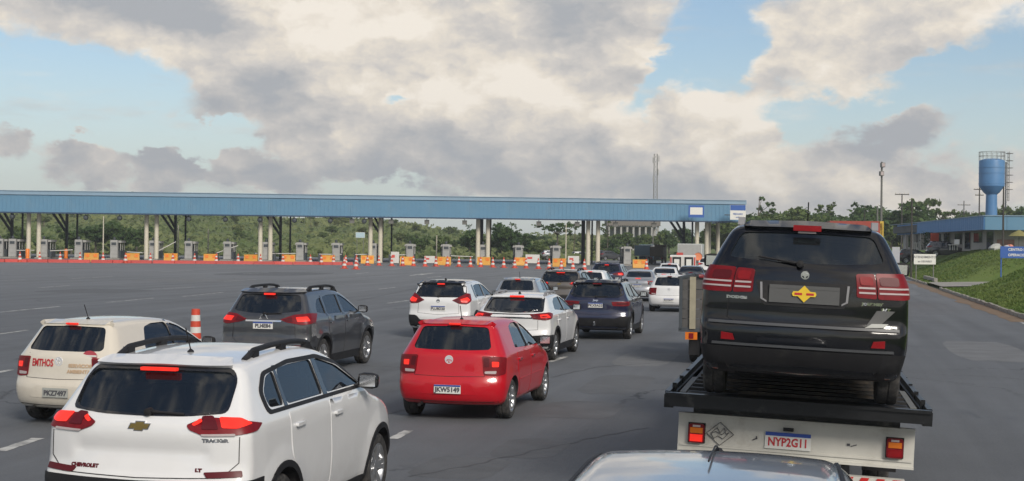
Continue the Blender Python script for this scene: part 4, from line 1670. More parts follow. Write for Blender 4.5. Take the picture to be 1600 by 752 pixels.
def conform_text(ct, s, x, z, size, sx=1.3, lift=.004, bold=.003):
    """lettering laid on the curved tail"""
    me = text_mesh(s, size, depth=0.002, bold=bold)
    co = np.zeros(len(me.vertices) * 3)
    me.vertices.foreach_get('co', co)
    co = co.reshape(-1, 3)
    xs = np.linspace(co[:, 0].min() * sx + x - .01, co[:, 0].max() * sx + x + .01, 9)
    ys = [ct.rear_y(q, z) for q in xs]
    dz = (ct.rear_y(x, z + size * .4) - ct.rear_y(x, z - size * .4)) / (size * .8)
    X = co[:, 0] * sx + x
    out = np.stack([X, np.interp(X, xs, ys) + dz * co[:, 1] - lift - co[:, 2], co[:, 1] + z], 1)
    me.vertices.foreach_set('co', out.ravel())
    me.update()
    return me


def badge(ct, s, x, z, size, m='chrome', sx=1.3):
    return ct.add('badge', conform_text(ct, s, x, z, size, sx), m)


# ---- white compact crossover
def ex_crossover(c):
    tail(c, [(.42, .05, 1.145), (.60, .07, 1.20), (.80, .16, 1.188), (.865, .44, 1.14), (.865, .34, 1.095), (.78, .10, 1.07), (.56, .05, 1.07), (.44, .05, 1.11)],
         lit=[[(.72, .08, 1.20), (.83, .18, 1.195), (.85, .28, 1.15), (.80, .14, 1.12), (.72, .07, 1.125)], [(.47, .05, 1.15), (.56, .06, 1.19), (.57, .06, 1.17), (.49, .05, 1.137)]],
         clear=[(.54, .05, 1.08), (.80, .12, 1.085), (.80, .12, 1.067), (.56, .05, 1.065)],
         dark=[(.58, .06, 1.205), (.68, .07, 1.21), (.69, .07, 1.115), (.55, .05, 1.115)])
    c.drape('window_surround', grow(round_poly(mirror_half([(0, 1.575), (.60, 1.562), (.66, 1.47), (.67, 1.23), (.35, 1.205), (0, 1.20)]), .05), 0.0), 'gloss', 0, off=0.006, thick=0.03,
            hole=grow(c.rear, 0.0))
    spoiler(c, .60, 1.60, lip=.12, th=.045, m='paint')
    brake_lamp(c, 1.548, .155, .013, dy=.05)
    for mir in (False, True):
        c.drape('window_trim', grow(round_poly([(.62, 1.18), (.60, 1.36), (.80, 1.51), (1.4, 1.565), (2.1, 1.56), (2.55, 1.465), (3.08, 1.18)], .06), .0), 'black', 90, off=0.006, thick=0.03,
                mirror=mir, hole=grow(round_poly([(.68, 1.21), (.67, 1.35), (.84, 1.48), (1.4, 1.53), (2.1, 1.525), (2.52, 1.435), (2.96, 1.21)], .05), 0))
        c.drape('window_pillar', np.array([(1.93, 1.20), (2.03, 1.20), (2.04, 1.54), (1.95, 1.54)]), 'gloss', 90, off=0.005, thick=0.03, mirror=mir)
        c.drape('window_pillar', np.array([(1.00, 1.20), (1.07, 1.20), (1.10, 1.54), (1.05, 1.54)]), 'gloss', 90, off=0.005, thick=0.03, mirror=mir)
    c.roof_rails(.57, .75, 2.35, 'rail', lift=.055, w=.05)
    c.antenna(.95, 'whip')
    c.wiper(0.05, 1.235, .34, 1.225)
    # bowtie emblem
    y = c.rear_y(0, 1.125)
    b = MB()
    b.prism([(-.10, 1.102), (-.075, 1.152), (-.035, 1.152), (-.03, 1.168), (.05, 1.168), (.045, 1.152), (.10, 1.152), (.075, 1.102), (.035, 1.102), (.03, 1.088), (-.05, 1.088), (-.045, 1.102)], y - .012, y + .02, 'Y')
    k = c.add('emblem', b.mesh('emblem'), 'chrome')
    b = MB()
    b.prism([(-.088, 1.109), (-.068, 1.146), (-.028, 1.146), (-.024, 1.161), (.042, 1.161), (.038, 1.146), (.088, 1.146), (.068, 1.109), (.028, 1.109), (.024, 1.095), (-.042, 1.095), (-.038, 1.109)], y - .016, y, 'Y')
    c.add('emblem_fill', b.mesh('emblem_fill'), 'gold', on=k)
    bumper_trim(c, [(0, .71), (.70, .72), (.70, .30), (0, .30)], .30, .72, .42)
    c.both('reflector', round_poly(cpoly([(.58, .03, .785), (.84, .14, .80), (.84, .14, .75), (.60, .03, .74)]), .012), 'reddark', 45, off=.012, thick=.03)
    seam(c, [(.80, 1.06), (.80, .86), (.68, .745), (0, .73)], 0)
    seam(c, [(.80, 1.06), (.80, .86), (.68, .745), (0, .73)], 0, mirror=True)
    badge(c, 'TRACKER', .62, 1.03, .035, 'chrome')
    badge(c, 'CHEVROLET', -.47, .80, .038, 'reddark', 1.2)
    badge(c, 'LT', .50, .80, .035, 'reddark')
    c.cladding(.20, .33, .05)


CROSSOVER = dict(key='crossover', L=4.27, W=.895, H=1.70,
    prof=[(.5, .22), (.30, .25), (.08, .30), (.0, .48), (-.01, .70), (.05, .80), (.05, 1.0), (.06, 1.155), (.13, 1.215), (.44, 1.545), (.46, 1.60), (.7, 1.63), (1.4, 1.67), (2.0, 1.665), (2.5, 1.56), (3.15, 1.20), (3.35, 1.13),
          (3.95, 1.02), (4.18, .87), (4.27, .6), (4.2, .32), (3.9, .22)],
    wz=[(.2, .80), (.32, .85), (.5, .885), (.70, .895), (.95, .885), (1.09, .88), (1.17, .855), (1.21, .83), (1.55, .68), (1.69, .60)],
    plan=[(0, -.02), (.5, 0), (3.4, 0), (4.27, -.09)], bowR=.15, bowF=.42, crown=.05, r=.07, wheels=(.86, 3.43, .335), arch=.06, spokes=5,
    flare=[(.86, .335, .42, .015), (3.43, .335, .42, .018)], dent=[(.93, .11, .025, .62)],
    rear_glass=[(0, 1.54), (.60, 1.53), (.66, 1.43), (.65, 1.245), (.30, 1.22), (0, 1.215)],
    side_glass=[[(2.03, 1.22), (2.04, 1.525), (2.12, 1.52), (2.50, 1.43), (2.93, 1.22)], [(1.08, 1.22), (1.11, 1.505), (1.4, 1.525), (1.94, 1.525), (1.93, 1.22)],
                [(.70, 1.23), (.69, 1.345), (.85, 1.47), (1.04, 1.50), (1.00, 1.22)]],
    windshield=[(0, 1.575), (.58, 1.55), (.74, 1.24), (0, 1.23)], cab=(.45, 3.05, .76), mirror=(2.78, 1.19), plate=(.52, .40, .13),
    doors=[[(1.03, 1.16), (1.98, 1.16), (1.98, .36), (1.36, .36), (1.24, .60), (1.05, .78)], [(2.0, 1.16), (3.02, 1.14), (2.98, .36), (2.0, .36)]], handles=[(1.22, 1.04), (2.18, 1.03)],
    handle_mat='paint', mirror_mat='gloss', extra=ex_crossover)


# ---- small five-door hatchback
def ex_hatch(c):
    tail(c, [(.55, .05, .955), (.80, .14, .945), (.815, .30, .93), (.82, .24, .70), (.77, .06, .67), (.57, .04, .69)],
         lit=[(.70, .07, .88), (.78, .13, .875), (.78, .12, .80), (.71, .06, .80)], dark=[(.57, .05, .93), (.66, .06, .93), (.66, .06, .80), (.58, .05, .80)], clear=[(.58, .05, .74), (.78, .08, .745), (.77, .07, .70), (.58, .05, .705)])
    spoiler(c, .60, 1.425, lip=.06, th=.03)
    brake_lamp(c, 1.405, .085, .012, dy=.05)
    c.antenna(.75, 'whip')
    emblem_round(c, .90, .062, 'badge', 'vw')
    seam(c, [(.53, 1.0), (.53, .665), (0, .655)], 0)
    seam(c, [(.53, 1.0), (.53, .665), (0, .655)], 0, mirror=True)
    c.drape('bumper_recess', round_poly(mirror_half([(0, .57), (.34, .565), (.44, .40), (0, .395)]), .03), 'paint', 0, off=.004, thick=.02)
    c.drape('rear_bumper_trim', mirror_half([(0, .295), (.72, .30), (.70, .235), (0, .23)]), 'black', 0, off=.006, thick=.04)
    for mir in (False, True):
        c.drape('window_pillar', np.array([(1.84, 1.0), (1.94, 1.0), (1.93, 1.40), (1.85, 1.40)]), 'gloss', 90, off=0.005, thick=0.03, mirror=mir)
        c.drape('side_moulding', np.array([(1.15, .545), (2.80, .545), (2.80, .56), (1.15, .56)]), 'paint', 90, off=0.012, thick=0.03, mirror=mir)
    b = MB().tube([(-.42, .12, .25), (-.42, -.02, .235)], .026, 10)
    c.add('exhaust', b.mesh('exhaust'), 'black')
    badge(c, 'GOL', -.57, .715, .05, 'chrome', 1.1)


HATCH = dict(key='hatch', L=3.90, W=.83, H=1.475,
    prof=[(.5, .20), (.25, .22), (.07, .26), (.0, .40), (-.005, .56), (.045, .66), (.06, .85), (.075, .98), (.13, 1.04), (.40, 1.38), (.42, 1.425), (.65, 1.452), (1.3, 1.47), (1.85, 1.45), (2.25, 1.37), (2.95, .99),
          (3.1, .94), (3.6, .84), (3.82, .70), (3.9, .5), (3.85, .28), (3.6, .20)],
    wz=[(.2, .75), (.3, .79), (.48, .825), (.68, .83), (.86, .818), (.95, .808), (1.0, .78), (1.38, .585), (1.5, .51)],
    plan=[(0, -.03), (.6, 0), (3.1, 0), (3.9, -.09)], bowR=.21, bowF=.40, crown=.06, r=.095, wheels=(.70, 3.165, .295), arch=.055, spokes=7,
    flare=[(.70, .295, .37, .012), (3.165, .295, .37, .012)],
    rear_glass=[(0, 1.375), (.50, 1.36), (.585, 1.08), (.56, 1.045), (.30, 1.035), (0, 1.036)],
    side_glass=[[(1.95, 1.0), (1.935, 1.365), (2.18, 1.30), (2.72, .99)], [(1.02, 1.03), (1.22, 1.335), (1.45, 1.375), (1.84, 1.375), (1.85, 1.0)]],
    windshield=[(0, 1.385), (.53, 1.36), (.68, 1.02), (0, 1.01)], cab=(.42, 2.85, .62), mirror=(2.55, .98), plate=(.475, .40, .125),
    doors=[[(1.02, .96), (1.885, .945), (1.885, .29), (1.20, .29), (1.12, .46), (1.02, .58)], [(1.905, .945), (2.82, .93), (2.80, .32), (1.905, .29)]], handles=[(1.14, .86), (2.06, .85)],
    extra=ex_hatch)


# ---- mid-size sport utility car
def ex_suv(c):
    tail(c, [(.36, .05, 1.10), (.70, .07, 1.19), (.90, .30, 1.22), (.91, .62, 1.20), (.91, .44, 1.05), (.80, .10, 1.0), (.50, .05, 1.05)],
         lit=[(.70, .07, 1.14), (.86, .20, 1.155), (.87, .24, 1.075), (.72, .07, 1.06)], dark=[(.42, .05, 1.10), (.62, .06, 1.15), (.62, .06, 1.06), (.50, .05, 1.06)])
    spoiler(c, .66, 1.625, lip=.15, th=.05, m='paint')
    brake_lamp(c, 1.575, .11, .018, dy=.06)
    c.roof_rails(.60, .70, 2.45, 'rail', lift=.07, w=.05)
    c.antenna(.75, 'fin')
    c.wiper(0, 1.205, .33, 1.22)
    b = MB()
    y = c.rear_y(0, 1.12)
    b.lathe([(.085, -.012), (.085, .0), (.062, .0), (.062, -.012)], 20, c=(0, y, 1.12), axis='Y')
    c.add('emblem', b.mesh('emblem'), 'chrome')
    bumper_trim(c, [(0, .56), (.72, .58), (.72, .28), (0, .28)], .28, .58, .46)
    c.both('reflector', cpoly([(.66, .02, .62), (.84, .14, .62), (.84, .14, .58), (.68, .02, .58)]), 'reddark', 45, off=.014, thick=.03)
    seam(c, [(.62, 1.04), (.64, .75), (.50, .64), (0, .63)], 0)
    seam(c, [(.62, 1.04), (.64, .75), (.50, .64), (0, .63)], 0, mirror=True)
    for mir in (False, True):
        for a, b_ in ((2.08, 2.20), (1.16, 1.24)):
            c.drape('window_pillar', np.array([(a, 1.13), (b_, 1.13), (b_, 1.53), (a + .02, 1.53)]), 'gloss', 90, off=0.005, thick=0.03, mirror=mir)
    c.drape('plate_garnish', np.array([(-.36, 1.085), (.36, 1.085), (.36, 1.055), (-.36, 1.055)]), 'chrome', 0, off=.014, thick=.03)
    c.cladding(.22, .36, .05)


SUV = dict(key='suv', L=4.57, W=.922, H=1.68,
    prof=[(.5, .24), (.30, .27), (.08, .32), (.0, .50), (-.01, .66), (.05, .76), (.05, 1.0), (.07, 1.13), (.14, 1.20), (.42, 1.56), (.44, 1.63), (.7, 1.655), (1.5, 1.68), (2.1, 1.66), (2.6, 1.55), (3.35, 1.14), (3.55, 1.09),
          (4.2, 1.0), (4.45, .86), (4.57, .62), (4.5, .34), (4.2, .24)],
    wz=[(.2, .82), (.35, .87), (.55, .91), (.75, .922), (.95, .912), (1.08, .905), (1.14, .88), (1.18, .85), (1.56, .68), (1.7, .61)],
    plan=[(0, -.02), (.5, 0), (3.6, 0), (4.57, -.09)], bowR=.15, bowF=.42, crown=.05, r=.07, wheels=(.94, 3.60, .355), arch=.06, spokes=5,
    flare=[(.94, .355, .44, .015), (3.60, .355, .44, .018)],
    rear_glass=[(0, 1.57), (.60, 1.555), (.69, 1.26), (.30, 1.215), (0, 1.21)],
    side_glass=[[(2.21, 1.16), (2.19, 1.525), (2.35, 1.50), (2.60, 1.42), (3.12, 1.16)], [(1.25, 1.17), (1.30, 1.50), (1.6, 1.53), (2.09, 1.525), (2.07, 1.16)],
                [(.72, 1.22), (.80, 1.36), (.98, 1.47), (1.20, 1.49), (1.15, 1.18)]],
    windshield=[(0, 1.58), (.60, 1.55), (.76, 1.19), (0, 1.18)], cab=(.46, 3.20, .76), mirror=(2.95, 1.13), plate=(.985, .40, .13),
    doors=[[(1.20, 1.12), (2.13, 1.11), (2.13, .37), (1.46, .37), (1.36, .62), (1.20, .82)], [(2.15, 1.11), (3.22, 1.09), (3.18, .37), (2.15, .37)]], handles=[(1.36, 1.0), (2.34, .99)],
    extra=ex_suv)


# ---- coupe-like crossover with a light strip
def ex_coupe(c):
    a = tail(c, [(.44, .05, 1.045), (.72, .07, 1.07), (.86, .26, 1.09), (.865, .50, 1.06), (.865, .34, .97), (.78, .10, .93), (.50, .05, .955)],
             lit=[(.68, .07, 1.035), (.82, .18, 1.045), (.83, .24, .985), (.68, .07, .975)], dark=[(.48, .05, 1.03), (.62, .06, 1.04), (.62, .06, .97), (.52, .05, .97)])
    c.drape('light_strip', np.array([(-.52, .965), (.52, .965), (.50, 1.055), (-.50, 1.055)]), 'gloss', 0, off=.012, thick=.04)
    c.drape('window_surround', round_poly(mirror_half([(0, 1.435), (.62, 1.42), (.69, 1.10), (0, 1.075)]), .05), 'gloss', 0, off=.006, thick=.03, hole=c.rear)
    spoiler(c, .62, 1.43, lip=.05, th=.03)
    brake_lamp(c, 1.425, .16, .020, dy=.06)
    c.roof_rails(.57, .85, 2.2, 'grey', lift=.05, w=.045)
    c.antenna(.95, 'fin')
    bumper_trim(c, [(0, .56), (.68, .60), (.68, .28), (0, .28)], .28, .60, .44)
    for mir in (False, True):
        c.drape('window_pillar', np.array([(1.99, 1.04), (2.08, 1.04), (2.08, 1.40), (2.0, 1.40)]), 'gloss', 90, off=0.005, thick=0.03, mirror=mir)
    emblem_round(c, .90, .055, 'badge', 'vw')
    seam(c, [(.60, .93), (.60, .72), (0, .68)], 0)
    seam(c, [(.60, .93), (.60, .72), (0, .68)], 0, mirror=True)
    c.cladding(.20, .34, .05)


COUPE = dict(key='coupe', L=4.27, W=.88, H=1.50,
    prof=[(.5, .22), (.30, .25), (.08, .30), (.0, .46), (-.01, .62), (.05, .72), (.03, .92), (.02, 1.03), (.12, 1.09), (.66, 1.405), (.74, 1.445), (1.0, 1.475), (1.6, 1.495), (2.1, 1.48), (2.5, 1.39), (3.2, 1.05), (3.4, 1.0),
          (3.95, .91), (4.18, .78), (4.27, .56), (4.2, .32), (3.9, .22)],
    wz=[(.2, .79), (.32, .84), (.5, .87), (.7, .88), (.88, .87), (1.0, .865), (1.06, .84), (1.10, .81), (1.42, .645), (1.52, .57)],
    plan=[(0, -.02), (.5, 0), (3.4, 0), (4.27, -.09)], bowR=.15, bowF=.42, crown=.05, r=.07, wheels=(.86, 3.425, .335), arch=.06, spokes=5,
    flare=[(.86, .335, .42, .015), (3.425, .335, .42, .018)],
    rear_glass=[(0, 1.395), (.56, 1.38), (.64, 1.14), (.30, 1.11), (0, 1.105)],
    side_glass=[[(2.09, 1.07), (2.07, 1.385), (2.25, 1.36), (2.48, 1.28), (2.95, 1.07)], [(.98, 1.13), (1.15, 1.30), (1.45, 1.375), (2.0, 1.39), (1.98, 1.07)]],
    windshield=[(0, 1.41), (.56, 1.39), (.71, 1.10), (0, 1.09)], cab=(.58, 3.05, .68), mirror=(2.78, 1.05), plate=(.70, .40, .13),
    doors=[[(1.06, 1.02), (2.03, 1.01), (2.03, .35), (1.36, .35), (1.26, .58), (1.06, .74)], [(2.05, 1.01), (3.04, 1.0), (3.0, .35), (2.05, .35)]], handles=[(1.24, .90), (2.22, .89)],
    extra=ex_coupe)


# ---- boxier crossover, contrast roof
def ex_urban(c):
    tail(c, [(.40, .05, 1.05), (.62, .06, 1.12), (.84, .20, 1.24), (.87, .42, 1.22), (.87, .34, 1.06), (.80, .12, .95), (.60, .05, .965)],
         lit=[(.66, .06, 1.07), (.82, .18, 1.13), (.84, .24, 1.06), (.80, .12, 1.0), (.68, .06, 1.0)], dark=[(.44, .05, 1.045), (.60, .06, 1.09), (.62, .06, 1.0), (.56, .05, .99)])
    c.drape('roof_skin', round_poly([(-.60, .60), (.60, .60), (.58, 2.1), (-.58, 2.1)], .1), 'roof', 'top', off=.004, thick=.03, res=.12)
    spoiler(c, .64, 1.535, lip=.12, th=.045, m='roof')
    brake_lamp(c, 1.485, .10, .016, dy=.05)
    c.drape('window_surround', round_poly(mirror_half([(0, 1.525), (.66, 1.51), (.74, 1.20), (.60, 1.13), (0, 1.125)]), .04), 'gloss', 0, off=.006, thick=.03, hole=c.rear)
    c.antenna(.85, 'fin')
    c.wiper(0, 1.16, .32, 1.17)
    bumper_trim(c, [(0, .52), (.50, .52), (.60, .62), (.68, .64), (.68, .26), (0, .26)], .26, .64, .44)
    c.drape('skid_plate', round_poly(mirror_half([(0, .40), (.45, .40), (.52, .30), (0, .29)]), .03), 'grey', 0, off=.020, thick=.03)
    for mir in (False, True):
        for a, b_ in ((1.98, 2.07), (.92, 1.06)):
            c.drape('window_pillar', np.array([(a, 1.10), (b_, 1.10), (b_ + .03, 1.46), (a + .03, 1.46)]), 'gloss', 90, off=0.005, thick=0.03, mirror=mir)
    emblem_round(c, 1.03, .05, 'chrome')
    seam(c, [(.56, .96), (.58, .70), (0, .66)], 0)
    seam(c, [(.56, .96), (.58, .70), (0, .66)], 0, mirror=True)
    c.cladding(.22, .36, .055)


URBAN = dict(key='urban', L=4.30, W=.88, H=1.60,
    prof=[(.5, .22), (.30, .25), (.08, .30), (.0, .46), (-.01, .64), (.05, .74), (.04, .95), (.05, 1.07), (.11, 1.13), (.38, 1.48), (.40, 1.54), (.65, 1.57), (1.4, 1.595), (2.0, 1.58), (2.5, 1.46), (3.2, 1.10), (3.4, 1.05),
          (3.98, .95), (4.2, .82), (4.3, .58), (4.22, .32), (3.9, .22)],
    wz=[(.2, .79), (.32, .84), (.5, .87), (.7, .88), (.9, .87), (1.04, .865), (1.10, .84), (1.14, .81), (1.48, .66), (1.62, .58)],
    plan=[(0, -.02), (.5, 0), (3.4, 0), (4.3, -.09)], bowR=.15, bowF=.42, crown=.05, r=.07, wheels=(.86, 3.475, .33), arch=.06, spokes=5,
    rear_glass=[(0, 1.48), (.58, 1.465), (.65, 1.20), (.30, 1.165), (0, 1.16)],
    side_glass=[[(2.09, 1.12), (2.08, 1.45), (2.30, 1.41), (2.50, 1.33), (2.97, 1.12)], [(1.08, 1.13), (1.16, 1.43), (1.5, 1.46), (1.98, 1.455), (1.96, 1.12)]],
    windshield=[(0, 1.50), (.57, 1.47), (.72, 1.15), (0, 1.14)], cab=(.42, 3.05, .72), mirror=(2.80, 1.10), plate=(.83, .40, .13),
    doors=[[(1.04, 1.07), (2.02, 1.06), (2.02, .37), (1.36, .37), (1.26, .60), (1.04, .78)], [(2.04, 1.06), (3.06, 1.05), (3.02, .37), (2.04, .37)]], handles=[(1.22, .95), (2.22, .94)],
    extra=ex_urban)


# ---- navy four-wheel drive
def ex_jeep(c):
    tail(c, [(.46, .05, 1.05), (.72, .06, 1.06), (.89, .26, 1.06), (.895, .50, 1.05), (.895, .38, .96), (.80, .10, .935), (.50, .05, .94)],
         dark=[(.60, .06, 1.03), (.86, .22, 1.03), (.86, .22, .98), (.62, .06, .965)])
    spoiler(c, .64, 1.585, lip=.13, th=.045, m='gloss')
    brake_lamp(c, 1.535, .12, .012, dy=.05, m='red')
    c.roof_rails(.60, .70, 2.35, 'rail', lift=.05, w=.045)
    c.antenna(.8, 'fin')
    c.wiper(0, 1.19, .32, 1.20)
    c.drape('window_surround', round_poly(mirror_half([(0, 1.58), (.66, 1.565), (.76, 1.25), (.60, 1.16), (0, 1.155)]), .04), 'gloss', 0, off=.006, thick=.03, hole=c.rear)
    bumper_trim(c, [(0, .60), (.55, .60), (.70, .65), (.70, .28), (0, .28)], .28, .65, .44)
    badge(c, 'Jeep', 0, 1.09, .075, 'chrome', 1.1)
    b = MB().box((.0, -.06, .42), (.06, .16, .05))
    b.lathe([(.001, .52), (.022, .515), (.028, .49), (.018, .465), (.012, .43)], 12, c=(0, -.12, 0), axis='Z')
    c.add('tow_hitch', b.mesh('tow_hitch'), 'chrome')
    seam(c, [(.60, .94), (.62, .74), (0, .68)], 0)
    seam(c, [(.60, .94), (.62, .74), (0, .68)], 0, mirror=True)
    for mir in (False, True):
        for a, b_ in ((2.02, 2.12), (1.04, 1.14)):
            c.drape('window_pillar', np.array([(a, 1.12), (b_, 1.12), (b_ + .02, 1.50), (a + .02, 1.50)]), 'gloss', 90, off=0.005, thick=0.03, mirror=mir)
    c.cladding(.22, .36, .06)


JEEP = dict(key='jeep', L=4.40, W=.91, H=1.64,
    prof=[(.5, .24), (.30, .27), (.08, .32), (.0, .50), (-.01, .66), (.05, .76), (.05, .98), (.06, 1.10), (.12, 1.16), (.40, 1.53), (.42, 1.59), (.7, 1.615), (1.5, 1.635), (2.05, 1.62), (2.55, 1.50), (3.22, 1.13), (3.42, 1.09),
          (4.1, 1.0), (4.32, .86), (4.40, .62), (4.32, .34), (4.0, .24)],
    wz=[(.2, .81), (.35, .86), (.55, .90), (.75, .91), (.95, .90), (1.07, .893), (1.12, .87), (1.16, .84), (1.53, .67), (1.66, .60)],
    plan=[(0, -.02), (.5, 0), (3.5, 0), (4.4, -.09)], bowR=.15, bowF=.40, crown=.05, r=.07, wheels=(.90, 3.535, .35), arch=.065, spokes=5,
    flare=[(.90, .35, .44, .018), (3.535, .35, .44, .018)],
    rear_glass=[(0, 1.53), (.58, 1.515), (.67, 1.24), (.30, 1.19), (0, 1.185)],
    side_glass=[[(2.13, 1.14), (2.12, 1.49), (2.30, 1.46), (2.55, 1.38), (3.02, 1.14)], [(1.15, 1.15), (1.20, 1.47), (1.5, 1.50), (2.02, 1.49), (2.0, 1.14)], [(.68, 1.20), (.76, 1.34), (.94, 1.44), (1.10, 1.455), (1.06, 1.16)]],
    windshield=[(0, 1.54), (.58, 1.51), (.75, 1.18), (0, 1.17)], cab=(.44, 3.10, .76), mirror=(2.85, 1.12), plate=(.955, .40, .13),
    doors=[[(1.10, 1.10), (2.07, 1.09), (2.07, .38), (1.42, .38), (1.32, .62), (1.10, .80)], [(2.09, 1.09), (3.12, 1.08), (3.08, .38), (2.09, .38)]], handles=[(1.28, .98), (2.28, .97)],
    extra=ex_jeep)


# ---- big black seven-seat crossover (the car on the tow truck)
def ex_big(c):
    for nm, x0, x1 in (('outer', .70, .9), ('inner', .46, .68)):
        pass
    a = c.both('tail_light', round_poly(cpoly([(.70, .03, 1.255), (.89, .20, 1.262), (.925, .38, 1.24), (.925, .32, 1.05), (.88, .12, 1.03), (.70, .03, 1.03)]), .02), 'red', 45, off=.014, thick=.05, res=.05)
    b = c.both('tail_light', round_poly(cpoly([(.51, .02, 1.245), (.688, .03, 1.253), (.688, .03, 1.03), (.495, .02, 1.04)]), .02), 'red', 45, off=.012, thick=.05, res=.05)
    for z0 in (1.075, 1.118):
        c.both('clear_lens', cpoly([(.52, .02, z0), (.675, .03, z0), (.675, .03, z0 + .016), (.52, .02, z0 + .016)]), 'clear', 45, on=b, off=.017, thick=.01, res=.06)
        c.both('clear_lens', cpoly([(.71, .035, z0), (.90, .20, z0 + .004), (.90, .20, z0 + .018), (.71, .035, z0 + .016)]), 'clear', 45, on=a, off=.019, thick=.01, res=.06)
    for q, on in (((.53, .66), b), ((.73, .87), a)):
        c.both('dark_lens', round_poly(cpoly([(q[0], .03, 1.15), (q[1], .10 if q[1] > .8 else .03, 1.15), (q[1], .10 if q[1] > .8 else .03, 1.225), (q[0], .03, 1.225)]), .02), 'reddark' if q[0] > .6 else 'red2', 45, on=on, off=.019, thick=.01, res=.06)
    spoiler(c, .58, 1.655, lip=.13, th=.045, m='paint')
    k = brake_lamp(c, 1.640, .125, .026, dy=.12, m='red2')
    b = MB().box((0, c.rear_y(0, 1.60) - .075, 1.602), (.16, .02, .016))
    c.add('lamp_strip', b.mesh('lamp_strip'), 'clear', on=k)
    c.antenna(1.0, 'whip')
    for sx in (-1, 1):
        b = MB().prism([(.70, 1.655), (.95, 1.655), (.88, 1.73), (.76, 1.73)], sx * .62 - .03, sx * .62 + .03, 'X')
        c.add('roof_rail', b.mesh('roof_rail'), 'grey')
    c.wiper(-.05, 1.315, -.42, 1.365, off=.025)
    y = c.rear_y(0, 1.215)
    b = MB().lathe([(.038, .004), (.038, -.008), (.030, -.008), (.028, -.002), (.001, -.002)], 14, c=(0, y, 1.215), axis='Y')
    b.prism([(-.03, 1.235), (-.012, 1.205), (0, 1.18), (.012, 1.205), (.03, 1.235), (.012, 1.228), (0, 1.24), (-.012, 1.228)], y - .022, y, 'Y')
    c.add('emblem', b.mesh('emblem'), 'chrome')
    c.drape('plate_recess', round_poly(mirror_half([(0, 1.155), (.44, 1.15), (.36, .93), (0, .925)]), .03), 'black', 0, off=.006, thick=.03)
    for mir in (False, True):
        c.drape('recess_trim', np.array([(.375, 1.135), (.395, 1.135), (.385, .985), (.33, .955), (.33, .972), (.366, .992)]), 'grey', 0, off=.012, thick=.02, mirror=mir)
        c.drape('reflector', np.array([(.60, .60), (.72, .60), (.72, .665), (.62, .655)]), 'red2', 0, off=.016, thick=.03, mirror=mir)
    yy = c.rear_y(0, 1.04) - .016
    b = MB().prism([(-.098, 1.024), (-.055, 1.024), (0, .972), (.055, 1.024), (.098, 1.024), (.108, 1.045), (.098, 1.068), (.055, 1.068), (0, 1.122), (-.055, 1.068), (-.098, 1.068), (-.108, 1.045)], yy - .02, yy - .012, 'Y')
    k = c.add('dealer_badge', b.mesh('dealer_badge'), 'yellow')
    for x0, x1 in ((-.085, -.018), (.018, .085)):
        b = MB().box(((x0 + x1) / 2, yy - .021, 1.046), (x1 - x0, .003, .020))
        c.add('badge_bar', b.mesh('badge_bar'), 'redletters', on=k)
    c.drape('bumper_step', np.array([(-.84, .742), (.84, .742), (.84, .760), (-.84, .760)]), 'trimgrey', 0, off=.02, thick=.05)
    c.drape('bumper_step', np.array([(-.80, .555), (.80, .555), (.80, .575), (-.80, .575)]), 'trimgrey', 0, off=.02, thick=.05)
    bumper_trim(c, [(0, .54), (.74, .54), (.74, .32), (0, .30)], .30, .54, .54)
    c.drape('bumper_sticker', np.array([(.55, .785), (.66, .785), (.80, .93), (.64, .93)]), 'sticker', 0, off=.008, thick=.02)
    c.drape('tag', np.array([(.54, .765), (.70, .775), (.745, .815), (.60, .81)]), 'plate_grey2', 0, off=.014, thick=.02)
    seam(c, [(.67, .99), (.68, .80), (.60, .77), (0, .77)], 0)
    seam(c, [(.67, .99), (.68, .80), (.60, .77), (0, .77)], 0, mirror=True)
    badge(c, 'DODGE', -.60, .985, .032, 'chrome', 1.6)
    badge(c, 'JOURNEY', .60, .985, .030, 'chrome', 1.4)
    badge(c, 'R/T', .72, .935, .04, 'chrome', 1.3)
    c.cladding(.24, .34, .04)


